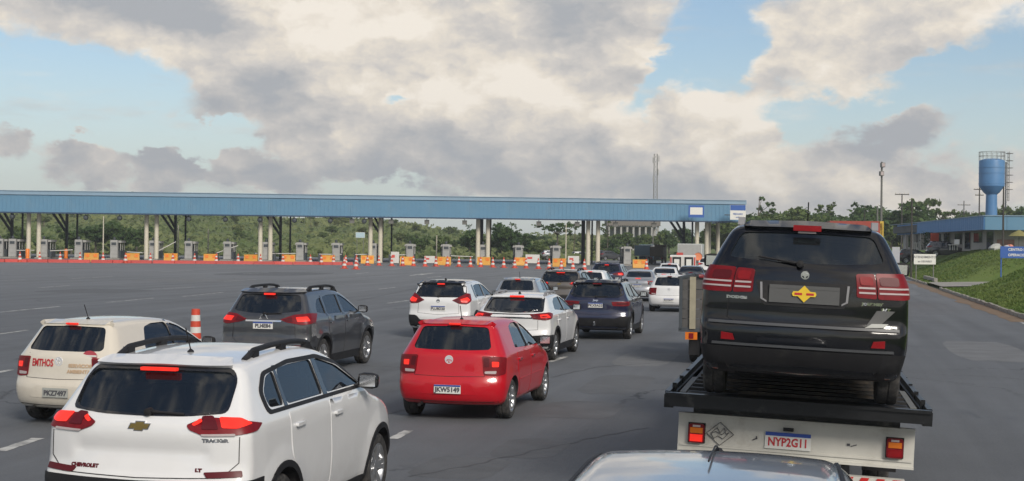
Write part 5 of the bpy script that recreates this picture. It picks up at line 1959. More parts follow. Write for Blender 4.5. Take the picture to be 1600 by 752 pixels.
BIG = dict(key='big', L=4.88, W=.935, H=1.70,
    prof=[(.5, .26), (.28, .28), (.08, .32), (.0, .52), (-.01, .74), (.04, .79), (.035, 1.0), (.06, 1.22), (.10, 1.31), (.30, 1.60), (.34, 1.66), (.7, 1.69), (1.5, 1.70), (2.3, 1.67), (2.9, 1.52), (3.65, 1.14), (3.9, 1.08),
          (4.55, .98), (4.78, .84), (4.88, .6), (4.8, .34), (4.5, .26)],
    wz=[(.2, .83), (.35, .87), (.55, .92), (.78, .935), (1.0, .928), (1.12, .922), (1.20, .895), (1.27, .86), (1.45, .775), (1.60, .69), (1.72, .62)],
    plan=[(0, -.015), (.5, 0), (3.9, 0), (4.88, -.09)], bowR=.13, bowF=.42, crown=.045, r=.07, wheels=(1.02, 3.91, .35), arch=.065, spokes=5,
    flare=[(1.02, .35, .44, .025), (3.91, .35, .44, .02)],
    rear_glass=[(0, 1.60), (.59, 1.585), (.70, 1.35), (.30, 1.325), (0, 1.32)],
    side_glass=[[(2.42, 1.18), (2.40, 1.54), (2.65, 1.50), (2.92, 1.39), (3.42, 1.18)], [(1.32, 1.22), (1.36, 1.55), (1.8, 1.57), (2.29, 1.555), (2.28, 1.18)], [(.62, 1.30), (.70, 1.46), (.90, 1.53), (1.24, 1.55), (1.22, 1.23)]],
    windshield=[(0, 1.60), (.64, 1.57), (.80, 1.20), (0, 1.19)], cab=(.38, 3.5, .80), mirror=(3.15, 1.20), plate=(1.04, .62, .16),
    doors=[[(1.28, 1.14), (2.34, 1.12), (2.34, .38), (1.58, .38), (1.45, .64), (1.28, .84)], [(2.36, 1.12), (3.5, 1.09), (3.46, .38), (2.36, .38)]], handles=[(1.46, 1.04), (2.56, 1.03)],
    seats=[(1.05, (-.46, .46)), (1.95, (-.46, 0, .46)), (2.75, (-.40, .40))], extra=ex_big)


# ---- three-box saloon
def ex_saloon(c):
    tail(c, [(.50, .05, .96), (.76, .08, .97), (.84, .30, .96), (.845, .40, .90), (.82, .16, .78), (.54, .05, .80)], lit=[(.66, .06, .94), (.82, .18, .93), (.80, .14, .83), (.68, .06, .83)])
    brake_lamp(c, 1.075, .12, .012, dy=.03)
    c.antenna(1.0, 'fin')
    emblem_round(c, .90, .045, 'chrome')
    c.drape('rear_bumper_trim', mirror_half([(0, .34), (.62, .34), (.60, .26), (0, .25)]), 'black', 0, off=.008, thick=.04)
    seam(c, [(.50, .95), (.50, .70), (0, .66)], 0)
    seam(c, [(.50, .95), (.50, .70), (0, .66)], 0, mirror=True)


SALOON = dict(key='saloon', L=4.35, W=.86, H=1.47,
    prof=[(.5, .20), (.25, .22), (.07, .26), (.0, .40), (-.005, .58), (.04, .68), (.03, .88), (.06, 1.0), (.40, 1.05), (.62, 1.10), (1.12, 1.40), (1.3, 1.44), (1.9, 1.47), (2.3, 1.45), (2.7, 1.36), (3.4, .99), (3.55, .94), (4.05, .84),
          (4.27, .70), (4.35, .5), (4.3, .28), (4.0, .20)],
    wz=[(.2, .77), (.3, .81), (.48, .85), (.68, .86), (.86, .85), (.95, .84), (1.0, .81), (1.38, .61), (1.5, .54)],
    plan=[(0, -.05), (.6, 0), (3.5, 0), (4.35, -.09)], bowR=.16, bowF=.40, crown=.05, r=.07, wheels=(.92, 3.52, .30), arch=.055, spokes=7,
    rear_glass=[(0, 1.385), (.52, 1.37), (.60, 1.13), (0, 1.11)],
    side_glass=[[(2.25, 1.0), (2.235, 1.365), (2.5, 1.31), (3.12, .99)], [(1.22, 1.08), (1.45, 1.335), (1.7, 1.375), (2.14, 1.375), (2.15, 1.0)]],
    windshield=[(0, 1.385), (.53, 1.36), (.68, 1.02), (0, 1.01)], cab=(.85, 3.25, .62), mirror=(2.95, .98), plate=(.74, .40, .125),
    doors=[[(1.32, .96), (2.185, .945), (2.185, .29), (1.45, .29), (1.36, .46), (1.30, .58)], [(2.205, .945), (3.2, .93), (3.18, .32), (2.205, .29)]], handles=[(1.44, .86), (2.36, .85)],
    extra=ex_saloon)

M_GREY = mat('grey_plastic', (0.22, 0.22, 0.23), rough=0.45)
M_TRIMGREY = mat('bumper_trim', (0.06, 0.064, 0.07), rough=0.35)
M_YELLOW = mat('yellow_badge', (0.72, 0.50, 0.03), rough=0.5)
M_STICKER = mat('worn_sticker', (0.085, 0.087, 0.088), rough=0.55)
M_RED2 = mat('deep_red_lens', (0.22, 0.006, 0.010), rough=0.35, spec=0.25, var=0.2, scale=18)

TYPES = {}
for _sp, _h in ((CROSSOVER, .032), (HATCH, .034), (SUV, .036), (COUPE, .036), (URBAN, .04), (JEEP, .04), (BIG, .034), (SALOON, .045)):
    TYPES[_sp['key']] = CarType(_sp, _h)
# ------------------------------------------------------------------ building, water tower, poles and signs on the right
M_BWALL = mat('building_wall', (0.42, 0.40, 0.38), rough=0.8, var=0.12, scale=1.2)
M_BSHADE = mat('building_blue_shaded', (0.055, 0.20, 0.46), rough=0.45, var=0.10, scale=0.6)  # deeper blue: shade on the long side put into the colour
M_PANE = glass('building_glass', (0.10, 0.12, 0.14), opaque=0.8)
M_TANK = mat('tank_blue', (0.075, 0.20, 0.40), rough=0.45, var=0.10, scale=0.7, dirt=((0.12, 0.18, 0.24), 0.4, 0.5, 0.75))
M_SALMON = mat('salmon_cloth', (0.62, 0.24, 0.17), rough=0.8, var=0.2)
M_REDORANGE = mat('red_orange_panel', (0.56, 0.085, 0.04), rough=0.6, var=0.15)

BC = Vector((44.6, 130.0, 0))                                   # the near corner
BD = Vector((7.6, 60.0, 0)).normalized()                          # along the long side, away from the camera
BANG = math.atan2(-BD.x, BD.y)
bz = 2.55
bld = thing('service_building', 'low service building with deep blue fascia on top of the grass bank', 'building', (BC.x, BC.y, bz), BANG)
# local axes: y along the long side, x to the right
FZ0, FZ1 = 1.98, 3.30
LN = 60.0
JOG = 38.0
MB().box((11.2, LN / 2 + 1.0, (FZ0 + FZ1) / 2), (21.6, LN - 1.0, .9)).build('roof_slab', M_SOFFIT, bld)
seg = MB().box((0, 0, (FZ0 + FZ1) / 2), (.09, 1.97, FZ1 - FZ0)).box((-.05, -.5, (FZ0 + FZ1) / 2), (.025, .04, FZ1 - FZ0 - .04)).box((-.05, .5, (FZ0 + FZ1) / 2), (.025, .04, FZ1 - FZ0 - .04)).mesh('fascia_panel')
for i in range(int(LN / 2)):
    y = 1.0 + 2 * i
    link('fascia_panel', seg, M_BSHADE, bld, (0 if y < JOG else .9, y, 0))
MB().box((.45, JOG, (FZ0 + FZ1) / 2), (.98, .09, FZ1 - FZ0)).build('fascia_return', M_BLUE, bld)
for i in range(11):
    link('fascia_panel', seg, M_BLUE, bld, (1.05 + 2 * i, 0, 0), (0, 0, -math.pi / 2))  # end face gets the paler blue, its sunlight put into the colour
MB().box((-.03, LN / 2, FZ1 + .03), (.22, LN, .07)).build('coping', M_BLUEPALE, bld)
MB().box((11.2, -.03, FZ1 + .03), (22.4, .22, .07)).build('coping', M_BLUEPALE, bld)
# walls, windows, doors
WX = 1.6
MB().box((WX + 9.5, LN / 2 + 1.2, 1.05), (19, LN - 3.4, 2.2)).build('wall', M_BWALL, bld)
def opening(y0, y1, z0, z1, k=2):
    w = MB().box((WX - .02, (y0 + y1) / 2, (z0 + z1) / 2), (.10, y1 - y0, z1 - z0)).build('window', M_BOOTH, bld)
    for i in range(k):
        a, b_ = y0 + (y1 - y0) * i / k + .05, y0 + (y1 - y0) * (i + 1) / k - .05
        MB().box((WX - .08, (a + b_) / 2, (z0 + z1) / 2), (.03, b_ - a, z1 - z0 - .12)).build('pane', M_PANE, w)
for (y0, y1, z0, z1, k) in [(3.2, 6.2, .05, 1.95, 3), (8.4, 12.4, .75, 1.9, 2), (14.0, 17.0, .1, 1.95, 2), (18.5, 22.5, .6, 1.9, 2), (25.5, 29.0, .1, 1.95, 2), (31, 35, .6, 1.9, 2), (41, 45, .1, 1.95, 3), (47, 51, .3, 1.95, 2), (53, 57, .3, 1.95, 2)]:
    opening(y0, y1, z0, z1, k)
for y in (40.0, 45.8, 51.8):
    MB().box((.9, y, 1.0), (.35, .5, 2.0)).build('pier', M_BWALL, bld)
f = MB().box((WX + 4.6, 2.86, 1.05), (2.2, .10, 1.3)).build('window', M_BOOTH, bld)
MB().box((WX + 4.6, 2.79, 1.1), (1.9, .04, 1.0)).build('pane', M_PANE, f)
MB().box((WX + 2.2, 2.86, 1.45), (.8, .10, .6)).build('window', M_BOOTH, bld)
MB().box((WX + 1.0, 2.85, .55), (1.6, .08, 1.1)).build('brick_dado', mat('brick_dado', (.26, .15, .12), rough=.85, var=.25, scale=6), bld)


def bpos(x, y, z=0.0):
    c, s = math.cos(BANG), math.sin(BANG)
    return Vector((BC.x + x * c - y * s, BC.y + x * s + y * c, bz + z))


t = thing('banner_stand', 'tall red-orange banner standing by the dark doorway of the blue building', 'banner', bpos(-.6, 22.6), BANG + R(20))
MB().box((0, 0, 1.0), (.95, .10, 1.75)).build('banner', M_REDORANGE, t)
MB().box((0, 0, .06), (1.0, .5, .12)).build('base', M_STEEL, t)
MB().box((0, -.055, .55), (.95, .02, .55)).build('lower_print', mat('dull_magenta', (.36, .07, .12), rough=.7), t)
t = thing('hedge_column', 'dark green clipped shrub against the wall of the blue building', 'shrub', bpos(-.4, 25.4), 0)
hv = []
for i in range(500):
    p = Vector((random.gauss(0, .45), random.gauss(0, .5), random.uniform(0, 1.95)))
    for q in range(4):
        hv.append(tuple(p + Vector((random.uniform(-.16, .16), random.uniform(-.16, .16), random.uniform(-.16, .16)))))
link('foliage', fast_mesh('foliage', np.array(hv), 4), leaf_mat('hedge_leaf', (.016, .04, .015), (.03, .07, .025)), t)
MB().tube([(0, 0, -.2), (0, 0, 1.2)], .08, 6).build('stem', M_POLEDARK, t)
for i, (x, y, lab) in enumerate([(-1.2, 8.5, 'pale wooden bench by the dark door of the blue building'), (-1.1, 31.0, 'white garden table in front of the left windows of the blue building')]):
    t = thing('bench' if i == 0 else 'garden_table', lab, 'bench' if i == 0 else 'table', bpos(x, y), BANG)
    MB().box((0, 0, .55 if i == 0 else .8), (.6, 2.6 if i == 0 else 1.6, .06)).build('top', M_WHITE, t)
    if i == 0:
        MB().box((.32, 0, .85), (.05, 2.6, .5)).build('backrest', M_WHITE, t)
    for sx in (-.22, .22):
        for sy in (-.7, .7):
            MB().box((sx, sy, .27 if i == 0 else .39), (.07, .07, .5 if i == 0 else .76)).build('leg', M_WHITE, t)
for i, (px, py, s_, m, lab) in enumerate([(1556, 374, .75, M_PLATEGREY, 'pale grey sack with red marks in front of the pale end wall'), (1560, 386, .6, M_REDP, 'dark red sack lying below the white sacks at the end wall'), (1573, 381, .6, M_WHITE, 'small white sack right of the dark pole by the end wall'),
                                          (1586, 377, .62, M_SALMON, 'large salmon-coloured sack heap beside the parasol')]):
    p = at(px, 389, 127)
    b = MB().lathe([(.001, 0), (s_ * .75, .05), (s_ * .85, s_ * .3), (s_ * .7, s_ * .6), (s_ * .4, s_ * .85), (.001, s_ * .95)], 12)
    b.v = [tuple(Vector(q) * (1 + .35 * noise.noise(Vector(q) * 2.2 + Vector((i * 7, 0, 0))))) for q in b.v]
    t = tag(b.build('sack', m), lab, 'sack')
    t.location = (p.x, p.y + (i % 2), bank_z(p.x, p.y) + .05)
p = at(1592, 388, 128.5)
t = thing('parasol', 'faded yellow and green parasol at the right end of the blue building', 'parasol', (p.x, p.y, bank_z(p.x, p.y)))
MB().tube([(0, 0, 0), (0, 0, 2.0)], .04, 8).build('pole', M_POLE, t)
MB().lathe([(1.0, 1.45), (.6, 1.75), (.001, 2.05)], 10).build('canopy', mat('parasol_cloth', (.22, .20, .07), rough=.8, var=.3), t)

# water tower
p = at(1549, 330, 172)
wt = thing('water_tower', 'tall blue water tower with a round tank and ladder behind the building', 'water tower', (p.x, p.y, 2.6))
k = 172 / F_PX


def wz(py):
    return at(1549, py, 172).z - 2.6


zt, zb, zc = wz(251), wz(291), wz(301)
rt = 19.3 * k
MB().lathe([(.001, zt + .25), (rt * .6, zt + .2), (rt * .98, zt), (rt, zt - .1), (rt, zb), (rt * .97, zb - .08), (rt * .62, zc), (rt * .44, zc - .25), (.001, zc - .25)], 32).build('tank', M_TANK, wt, sharp=25)
for z in (zt - .9, (zt + zb) / 2, zb + .3):
    MB().lathe([(rt + .03, z - .04), (rt + .03, z + .04), (rt - .02, z + .05), (rt - .02, z - .05)], 32).build('weld_band', M_TANK, wt)
MB().lathe([(rt * .56, -1), (rt * .46, zc * .6), (rt * .43, zc - .2)], 24).build('shaft', M_TANK, wt)
rail = MB()
for i in range(16):
    a = i * 2 * math.pi / 16
    rail.bar((rt * math.cos(a), rt * math.sin(a), zt), (rt * math.cos(a), rt * math.sin(a), zt + 1.05), .035)
for z in (zt + .55, zt + 1.05):
    rail.lathe([(rt - .025, z - .025), (rt + .025, z - .025), (rt + .025, z + .025), (rt - .025, z + .025), (rt - .025, z - .025)], 24)
rail.build('railing', M_POLE, wt)
lad = MB()
lx = rt + .55
for sy in (-.25, .25):
    lad.bar((lx, sy, zc - 1), (lx, sy, zt + 1.1), .06)
z = zc - 1
while z < zt + 1:
    lad.bar((lx, -.25, z), (lx, .25, z), .05)
    z += .45
z = zb - .4
while z < zt + 1.2:
    lad.lathe([(.42, z - .03), (.46, z - .03), (.46, z + .03), (.42, z + .03), (.42, z - .03)], 12, c=(lx + .1, 0, 0))
    z += .9
for z in (zb + .3, zt - .3):
    lad.bar((rt, 0, z), (lx, 0, z), .06)
lad.build('ladder', M_POLE, wt)
MB().bar((rt + .04, -rt * .35, zc - 2), (rt + .04, -rt * .35, zt - .2), .14).build('pipe', M_STEEL, wt)


def pole(px, top, base_y, d, label, r=.11, cross=(), lamps=(), m=None, z=None, name='utility_pole', cat='pole', group=None):
    a = at(px, base_y, d)
    zb_ = bank_z(a.x, a.y) if z is None else z
    h = at(px, top, d).z - zb_
    t = thing(name, label, cat, (a.x, a.y, zb_), 0, group)
    MB().tube([(0, 0, -.3), (0, 0, h)], [r, r * .65], 8).build('shaft', m or M_POLEDARK, t)
    for (w, dz, dx) in cross:
        MB().bar((dx - w / 2, 0, h - dz), (dx + w / 2, 0, h - dz), .12, .14).build('cross_arm', m or M_POLEDARK, t)
        for q in (-.45, -.15, .15, .45):
            MB().lathe([(.05, 0), (.06, .12), (.03, .2), (.001, .2)], 6, c=(dx + q * w, 0, h - dz + .07)).build('insulator', M_CREAM, t)
    for (dx, dz) in lamps:
        hd = MB().box((dx, -.1, h - dz), (.34, .5, .42)).build('lamp_head', M_POLE, t)
        MB().box((dx, -.36, h - dz), (.26, .03, .32)).build('lamp_glass', M_CLEAR, hd)
    return t


pole(1376, 253, 420, 128, 'tall lamp post with two floodlight boxes right of the black car', r=.13, lamps=((.05, .3), (-.05, 1.1)), m=M_POLE, name='lamp_post', cat='lamp post')
pole(1370, 322, 420, 140, 'short grey pole close beside the tall floodlight post', r=.12, m=M_POLE)
pole(1424, 312, 395, 120, 'thin dark pole in front of the left end of the blue building', r=.10)
pole(1567, 292, 395, 118, 'thin dark pole in front of the pale end of the blue building', r=.10)
pole(1409, 303, 345, 215, 'power pole with one wide cross arm behind the blue building', r=.13, cross=((2.2, .1, 0),))
pole(1530, 293, 340, 230, 'power pole with a high cross arm just left of the water tower', r=.15, cross=((1.9, .35, 0), (1.4, 1.3, 0)))
pole(1506, 314, 340, 300, 'smaller power pole with cross arm left of the water tower', r=.15, cross=((2.8, .9, 0),))
pole(1351, 328, 345, 220, 'bare pole among the thin trees behind the black car', r=.10)

# signs on the grass
def sign(name, label, px0, py0, px1, py1, d, face, post_px, lines, post_m=M_POLE, border=None):
    a, b_ = at(px0, py0, d), at(px1, py1, d)
    c = (a + b_) / 2
    w, h = b_.x - a.x, abs(a.z - b_.z)
    g0 = bank_z(c.x, c.y) + .05
    t = thing(name, label, 'sign', (c.x, c.y, g0))
    z = c.z - g0
    MB().box((0, 0, z), (w, .05, h)).build('panel', face, t)
    for px in post_px:
        x = at(px, py0, d).x - c.x
        MB().bar((x, .06, -.2), (x, .06, z + h * .45), .07, .06).build('post', post_m, t)
    for (s, size, dz, m) in lines:
        lettering(s, size, m, t, (0, -.032, z + dz * h), bold=.006)
    return t


M_INK = mat('grey_ink', (.16, .16, .17), rough=.7)
sign('notice_board', 'white two line notice on thin posts in the grass bank', 1428, 397, 1462, 413.5, 108, M_SIGNWHITE, (1432, 1459), [('ATENDIMENTO', .25, .20, M_INK), ('ao USUARIO', .20, -.22, M_INK)])
sign('notice_board', 'narrow grey upright notice on a post beside the black car', 1394, 386, 1405.5, 412, 112, mat('sign_grey', (.36, .37, .40), rough=.6), (1397, 1403), [], M_SIGNWHITE)
sign('info_sign', 'blue information sign with two white lines at the right edge', 1563, 385, 1618, 404, 92, M_SIGNBLUE, (1565, 1612), [('CENTRO DE', .24, .22, M_SIGNWHITE), ('OPERACOES', .24, -.24, M_SIGNWHITE)], M_SIGNBLUE)

# ------------------------------------------------------------------ trees
def quads(P, N, s, rng, jit=.8):
    n = len(P)
    d = N + rng.normal(0, jit, (n, 3))
    d /= np.linalg.norm(d, axis=1)[:, None]
    a = np.cross(d, rng.normal(0, 1, (n, 3)))
    a /= np.linalg.norm(a, axis=1)[:, None] + 1e-9
    b = np.cross(d, a)
    s = s * rng.uniform(.6, 1.3, (n, 1))
    e = rng.uniform(.45, .9, (n, 1))
    return np.stack([P - a * s, P - b * s * e, P + a * s * .9, P + b * s * e], 1).reshape(-1, 3)


def crown_mesh(lobes, dens, leaf, seed):
    rng = np.random.RandomState(seed)
    out = []
    for (c, r) in lobes:
        r = np.array(r, float)
        n = int(dens * (r[0] * r[1] + r[1] * r[2] + r[0] * r[2]))
        d = rng.normal(0, 1, (n, 3))
        d /= np.linalg.norm(d, axis=1)[:, None]
        # sub-clumps break the outline up
        k = max(5, n // 34)
        cc = rng.normal(0, 1, (k, 3))
        cc /= np.linalg.norm(cc, axis=1)[:, None]
        near = np.argmax(d @ cc.T, 1)
        d2 = d * .35 + cc[near] * .65 + rng.normal(0, .13, (n, 3))
        rad = rng.uniform(.55, 1.02, (n, 1)) * (0.82 + .3 * rng.rand(k)[near][:, None])
        P = np.array(c) + d2 * r * rad
        nn = d2 / r
        nn /= np.linalg.norm(nn, axis=1)[:, None]
        out.append(quads(P, nn, leaf, rng))
    return fast_mesh('crown', np.concatenate(out), 4)


def tree_proto(kind, seed):
    rng = random.Random(seed)
    tr = MB()
    lobes = []
    if kind == 'broad':
        h = 7.0
        tr.tube([(0, 0, -.5), (.1, 0, 1.5), (-.1, .1, 3.2)], [.26, .2, .14], 8)
        for i in range(8):
            a, r = rng.uniform(0, 6.28), rng.uniform(.6, 2.2)
            c = (r * math.cos(a), r * math.sin(a), rng.uniform(2.6, 5.6))
            lobes.append((c, (rng.uniform(1.1, 1.9), rng.uniform(1.1, 1.9), rng.uniform(.8, 1.4))))
            tr.tube([(-.05, .05, 2.4), (c[0] * .6, c[1] * .6, c[2] * .85), c], [.10, .06, .03], 5)
        leaf, dens = .26, 75
    elif kind == 'umbrella':
        tr.tube([(0, 0, -.5), (.2, 0, 2.5), (0, .1, 4.6)], [.22, .16, .11], 8)
        for i in range(9):
            a, r = i * .698 + rng.uniform(-.3, .3), rng.uniform(1.0, 3.2)
            c = (r * math.cos(a), r * math.sin(a), 5.9 + rng.uniform(-.5, .6) - r * .12)
            lobes.append((c, (rng.uniform(.8, 1.5), rng.uniform(.8, 1.5), rng.uniform(.25, .45))))
            tr.tube([(0, .1, 4.3), (c[0] * .55, c[1] * .55, 5.2), c], [.08, .05, .03], 5)
        leaf, dens = .22, 80
    elif kind == 'open':
        tr.tube([(0, 0, -.5), (.15, 0, 3.0), (-.1, .1, 6.4), (0, 0, 8.6)], [.16, .12, .08, .04], 7)
        for i in range(9):
            a, r, z = rng.uniform(0, 6.28), rng.uniform(.5, 1.9), rng.uniform(4.6, 8.8)
            c = (r * math.cos(a), r * math.sin(a), z)
            lobes.append((c, (rng.uniform(.35, .8), rng.uniform(.35, .8), rng.uniform(.25, .5))))
            tr.tube([(0, 0, z - 1.2), (c[0] * .6, c[1] * .6, z - .5), c], [.05, .035, .02], 5)
        leaf, dens = .20, 95
    else:                                               # bush
        tr.tube([(0, 0, -.4), (0, 0, 1.0)], [.10, .05], 6)
        for i in range(6):
            a, r = rng.uniform(0, 6.28), rng.uniform(.2, 1.3)
            lobes.append(((r * math.cos(a), r * math.sin(a), rng.uniform(.5, 1.6)), (rng.uniform(.7, 1.2), rng.uniform(.7, 1.2), rng.uniform(.6, 1.0))))
        leaf, dens = .24, 75
    return tr.mesh('trunk'), crown_mesh(lobes, dens, leaf, seed)


M_BARK = mat('bark', (.11, .095, .075), rough=.9, var=.3, scale=4)
LEAF = [leaf_mat('leaf_dark', (.058, .110, .036), (.105, .165, .052)), leaf_mat('leaf_mid', (.092, .148, .045), (.150, .200, .066)), leaf_mat('leaf_yellow', (.145, .190, .060), (.215, .245, .090))]
PROTO = {k: [tree_proto(k, 10 * i + j) for j in range(3)] for i, k in enumerate(('broad', 'umbrella', 'open', 'bush'))}
KIND_H = dict(broad=7.0, umbrella=6.6, open=9.3, bush=2.6)
tree_words = dict(broad='broad leafy tree', umbrella='flat-topped umbrella tree', open='slender tree with sparse tufts', bush='rounded bush')


def tree(kind, x, y, z, h, m, label, group, wide=1.0, cat='tree'):
    tr, cr = random.choice(PROTO[kind])
    t = thing({'broad': 'broadleaf_tree', 'umbrella': 'umbrella_tree', 'open': 'slender_tree', 'bush': 'bush'}[kind], label, cat, (x, y, z), random.uniform(0, 6.28), group)
    s = h / KIND_H[kind]
    t.scale = (s * wide, s * wide, s)
    link('trunk' if kind != 'bush' else 'stem', tr, M_BARK, t)
    link('crown', cr, LEAF[m], t)
    return t


def tree_at(kind, px, top, d, m, label, group=None, wide=1.0, sink=0.0):
    p = at(px, top, d)
    z = land_z(p.x, p.y) - sink
    tree(kind, p.x, p.y, z, max(1.5, p.z - z), m, label, group, wide)


# trees the photograph lets one tell apart
for args in [
    ('broad', 112, 353, 232, 0, 'dark leafy tree left of the pale pole, behind the left toll lanes'), ('broad', 150, 342, 236, 0, 'tall dark tree behind the pale pole, in the clump under the canopy'),
    ('broad', 187, 338, 234, 0, 'tallest dark tree of the clump under the left part of the canopy'), ('broad', 214, 350, 233, 0, 'dark tree at the right end of the clump by the second column pair'),
    ('broad', 30, 346, 240, 1, 'mid green tree behind the leftmost toll booths'), ('bush', 75, 366, 230, 1, 'rounded green bush left of the second column pair'),
    ('broad', 655, 366, 245, 0, 'small dark tree behind the booths left of the single column pair'), ('broad', 690, 362, 240, 1, 'small green tree between two booths left of the single column pair'),
    ('broad', 735, 350, 242, 0, 'dark tree touching the left side of the single column pair'), ('broad', 785, 346, 240, 0, 'big dark tree just right of the single column pair'),
    ('broad', 812, 354, 246, 0, 'dark rounded tree between the column pair and the umbrella tree'), ('umbrella', 872, 347, 246, 0, 'flat-topped umbrella tree seen under the right half of the canopy'),
    ('broad', 842, 372, 240, 1, 'low green tree left of the flat-topped umbrella tree'), ('open', 898, 345, 250, 0, 'slender tree left of the right-hand column pair'),
    ('open', 950, 342, 262, 1, 'slender pale tree right of the right-hand column pair'), ('broad', 1046, 353, 300, 0, 'dark wooded tree right of the columned building'),
    ('broad', 1075, 350, 310, 0, 'dark tree above the white far bus'), ('broad', 1020, 362, 290, 1, 'green tree below the columned building'), ('broad', 975, 357, 300, 1, 'leafy tree in front of the left pillars of the columned building'), ('broad', 1002, 360, 296, 1, 'low leafy tree in front of the middle pillars of the columned building'),
    ('broad', 1152, 322, 235, 1, 'yellowish tree behind the sign at the canopy right end'), ('broad', 1182, 322, 226, 0, 'big dark tree right of the canopy end, beside the black roof'),
    ('open', 1187, 302, 240, 0, 'tall slender tree standing above the dark tree by the canopy'), ('broad', 1215, 329, 250, 1, 'green tree left of the black car aerial, second from the canopy'),
    ('umbrella', 1243, 323, 250, 1, 'thin umbrella tree left of the black car aerial', None, .5), ('broad', 1270, 334, 245, 0, 'dark rounded tree right of the black car aerial'),
    ('open', 1296, 312, 262, 1, 'very thin tall tree with a single tuft above the black roof'), ('broad', 1300, 343, 240, 1, 'low green tree above the right part of the black roof'),
    ('broad', 1332, 332, 250, 0, 'dark tree left of the floodlight post'), ('open', 1352, 314, 255, 0, 'slender bare-limbed tree just left of the floodlight post'),
    ('open', 1338, 321, 258, 1, 'slender tree with tufts left of the bare-limbed one'), ('broad', 1372, 340, 235, 1, 'green tree behind the foot of the floodlight post'),
    ('broad', 1402, 333, 262, 0, 'dark low tree behind the left power pole'), ('umbrella', 1446, 304, 262, 1, 'tall leaning umbrella tree above the blue building', None, .55),
    ('umbrella', 1470, 322, 262, 1, 'lower umbrella tree right of the tall one above the building', None, .7), ('broad', 1436, 331, 258, 0, 'dark low tree under the umbrella tree'),
    ('broad', 1490, 330, 270, 1, 'green tree left of the smaller power pole'), ('broad', 1585, 312, 290, 1, 'bushy tree on the hill right of the water tower'),
    ('broad', 1600, 315, 280, 0, 'dark bushy tree at the right edge of the photo'), ('broad', 1520, 322, 300, 1, 'leafy hill tree just left of the water tower shaft')]:
    tree_at(*args)
# trees along the ridges and slopes that nothing tells apart
zones = [(-60, 440, 300, 470, 34, 'tree on the scrubby hill seen through the left toll lanes'), (440, 720, 300, 470, 30, 'tree on the far green hill behind the middle lanes'), (720, 1150, 255, 400, 40, 'tree in the dark wood behind the right toll lanes'),
         (1135, 1400, 234, 300, 100, 'tree in the wood behind the black car'), (1390, 1640, 240, 420, 34, 'tree on the hill behind the blue building')]
rr = random.Random(5)
REFS = [(px, f'above the {ORD[i]} booth from the left') for i, px in enumerate(bx)] + [(925, 'right of the tallest column pair'), (1050, 'above the ambulance lane'), (1095, 'beside the last column pair'), (1150, 'behind the canopy end sign'),
        (1185, 'over the left roof corner'), (1225, 'left of the roof aerial'), (1258, 'behind the roof aerial'), (1290, 'right of the roof aerial'), (1325, 'above the red box truck'), (1355, 'left of the floodlight post'), (1376, 'behind the floodlight post'),
        (1409, 'behind the left power pole'), (1440, 'under the leaning umbrella tree'), (1475, 'over the middle of the blue roof'), (1506, 'by the smaller power pole'), (1549, 'behind the water tower'), (1590, 'right of the water tower'), (1630, 'at the right edge')]


def tree_label(kind, px, d, h, m, d0, d1):
    w = {'broad': 'leafy tree', 'bush': 'rounded bush', 'open': 'sparse slender tree'}[kind]
    size = 'small' if h < 3 else ('tall' if h > 5.5 else 'middling')
    ref = min(REFS, key=lambda q: abs(q[0] - px))[1]
    far = ('in the nearest row', 'halfway back', 'in the farthest row')[min(2, int(3 * (d - d0) / (d1 - d0)))]
    return f"{size} {('dark', 'green', 'yellowish')[m]} {w} {far} {ref}"


for (a, b_, d0, d1, n_, lab) in zones:
    for i in range(n_):
        d = rr.uniform(d0, d1)
        px = rr.uniform(a, b_)
        x = (px - 800) / F_PX * d
        kind = rr.choice(['broad', 'broad', 'broad', 'bush', 'open' if a < 1100 else 'broad'])
        h = {'broad': rr.uniform(2.6, 5.0) if a < 1100 else (rr.uniform(7.4, 10.2) if a == 1135 else rr.uniform(4.5, 6.5)), 'bush': rr.uniform(1.6, 2.8), 'open': rr.uniform(4, 6)}[kind]
        if a < 600 and kind != 'bush':
            h *= .7
        m = rr.choice([0, 0, 1]) if a >= 720 else rr.choice([1, 1, 2, 2])
        tree(kind, x, d, land_z(x, d) - .2, h, m, tree_label(kind, px, d, h, m, d0, d1), lab.replace('tree', 'trees', 1), wide=rr.uniform(1.0, 1.5))
# undergrowth over the slopes
nu = 34000
yy = 233 + 250 * RNG.rand(nu) ** 1.3
uu = RNG.uniform(-.46, .46, nu)
xx = uu * yy
bad = np.abs(xx - (29 + (yy - 232) * .13)) < 15 * (yy < 400)
xx, yy = xx[~bad], yy[~bad]
zz = np.array([land_z(x, y) for x, y in zip(xx, yy)])
P = np.stack([xx, yy, zz], 1)
cl = np.array([noise.noise(Vector((x * .05, y * .05, 9))) for x, y in zip(xx, yy)])
P[:, 2] += RNG.rand(len(P)) * (0.5 + 1.6 * np.clip(cl + .25, 0, 1))
Nn = np.tile(np.array([[0, -.35, .8]]), (len(P), 1))
M_UNDER = leaf_mat('undergrowth_leaf', (.120, .175, .062), (.235, .262, .105), .045)
tag(link('undergrowth', fast_mesh('undergrowth', quads(P, Nn, .75, np.random.RandomState(3), .7), 4), M_UNDER), kind='stuff')
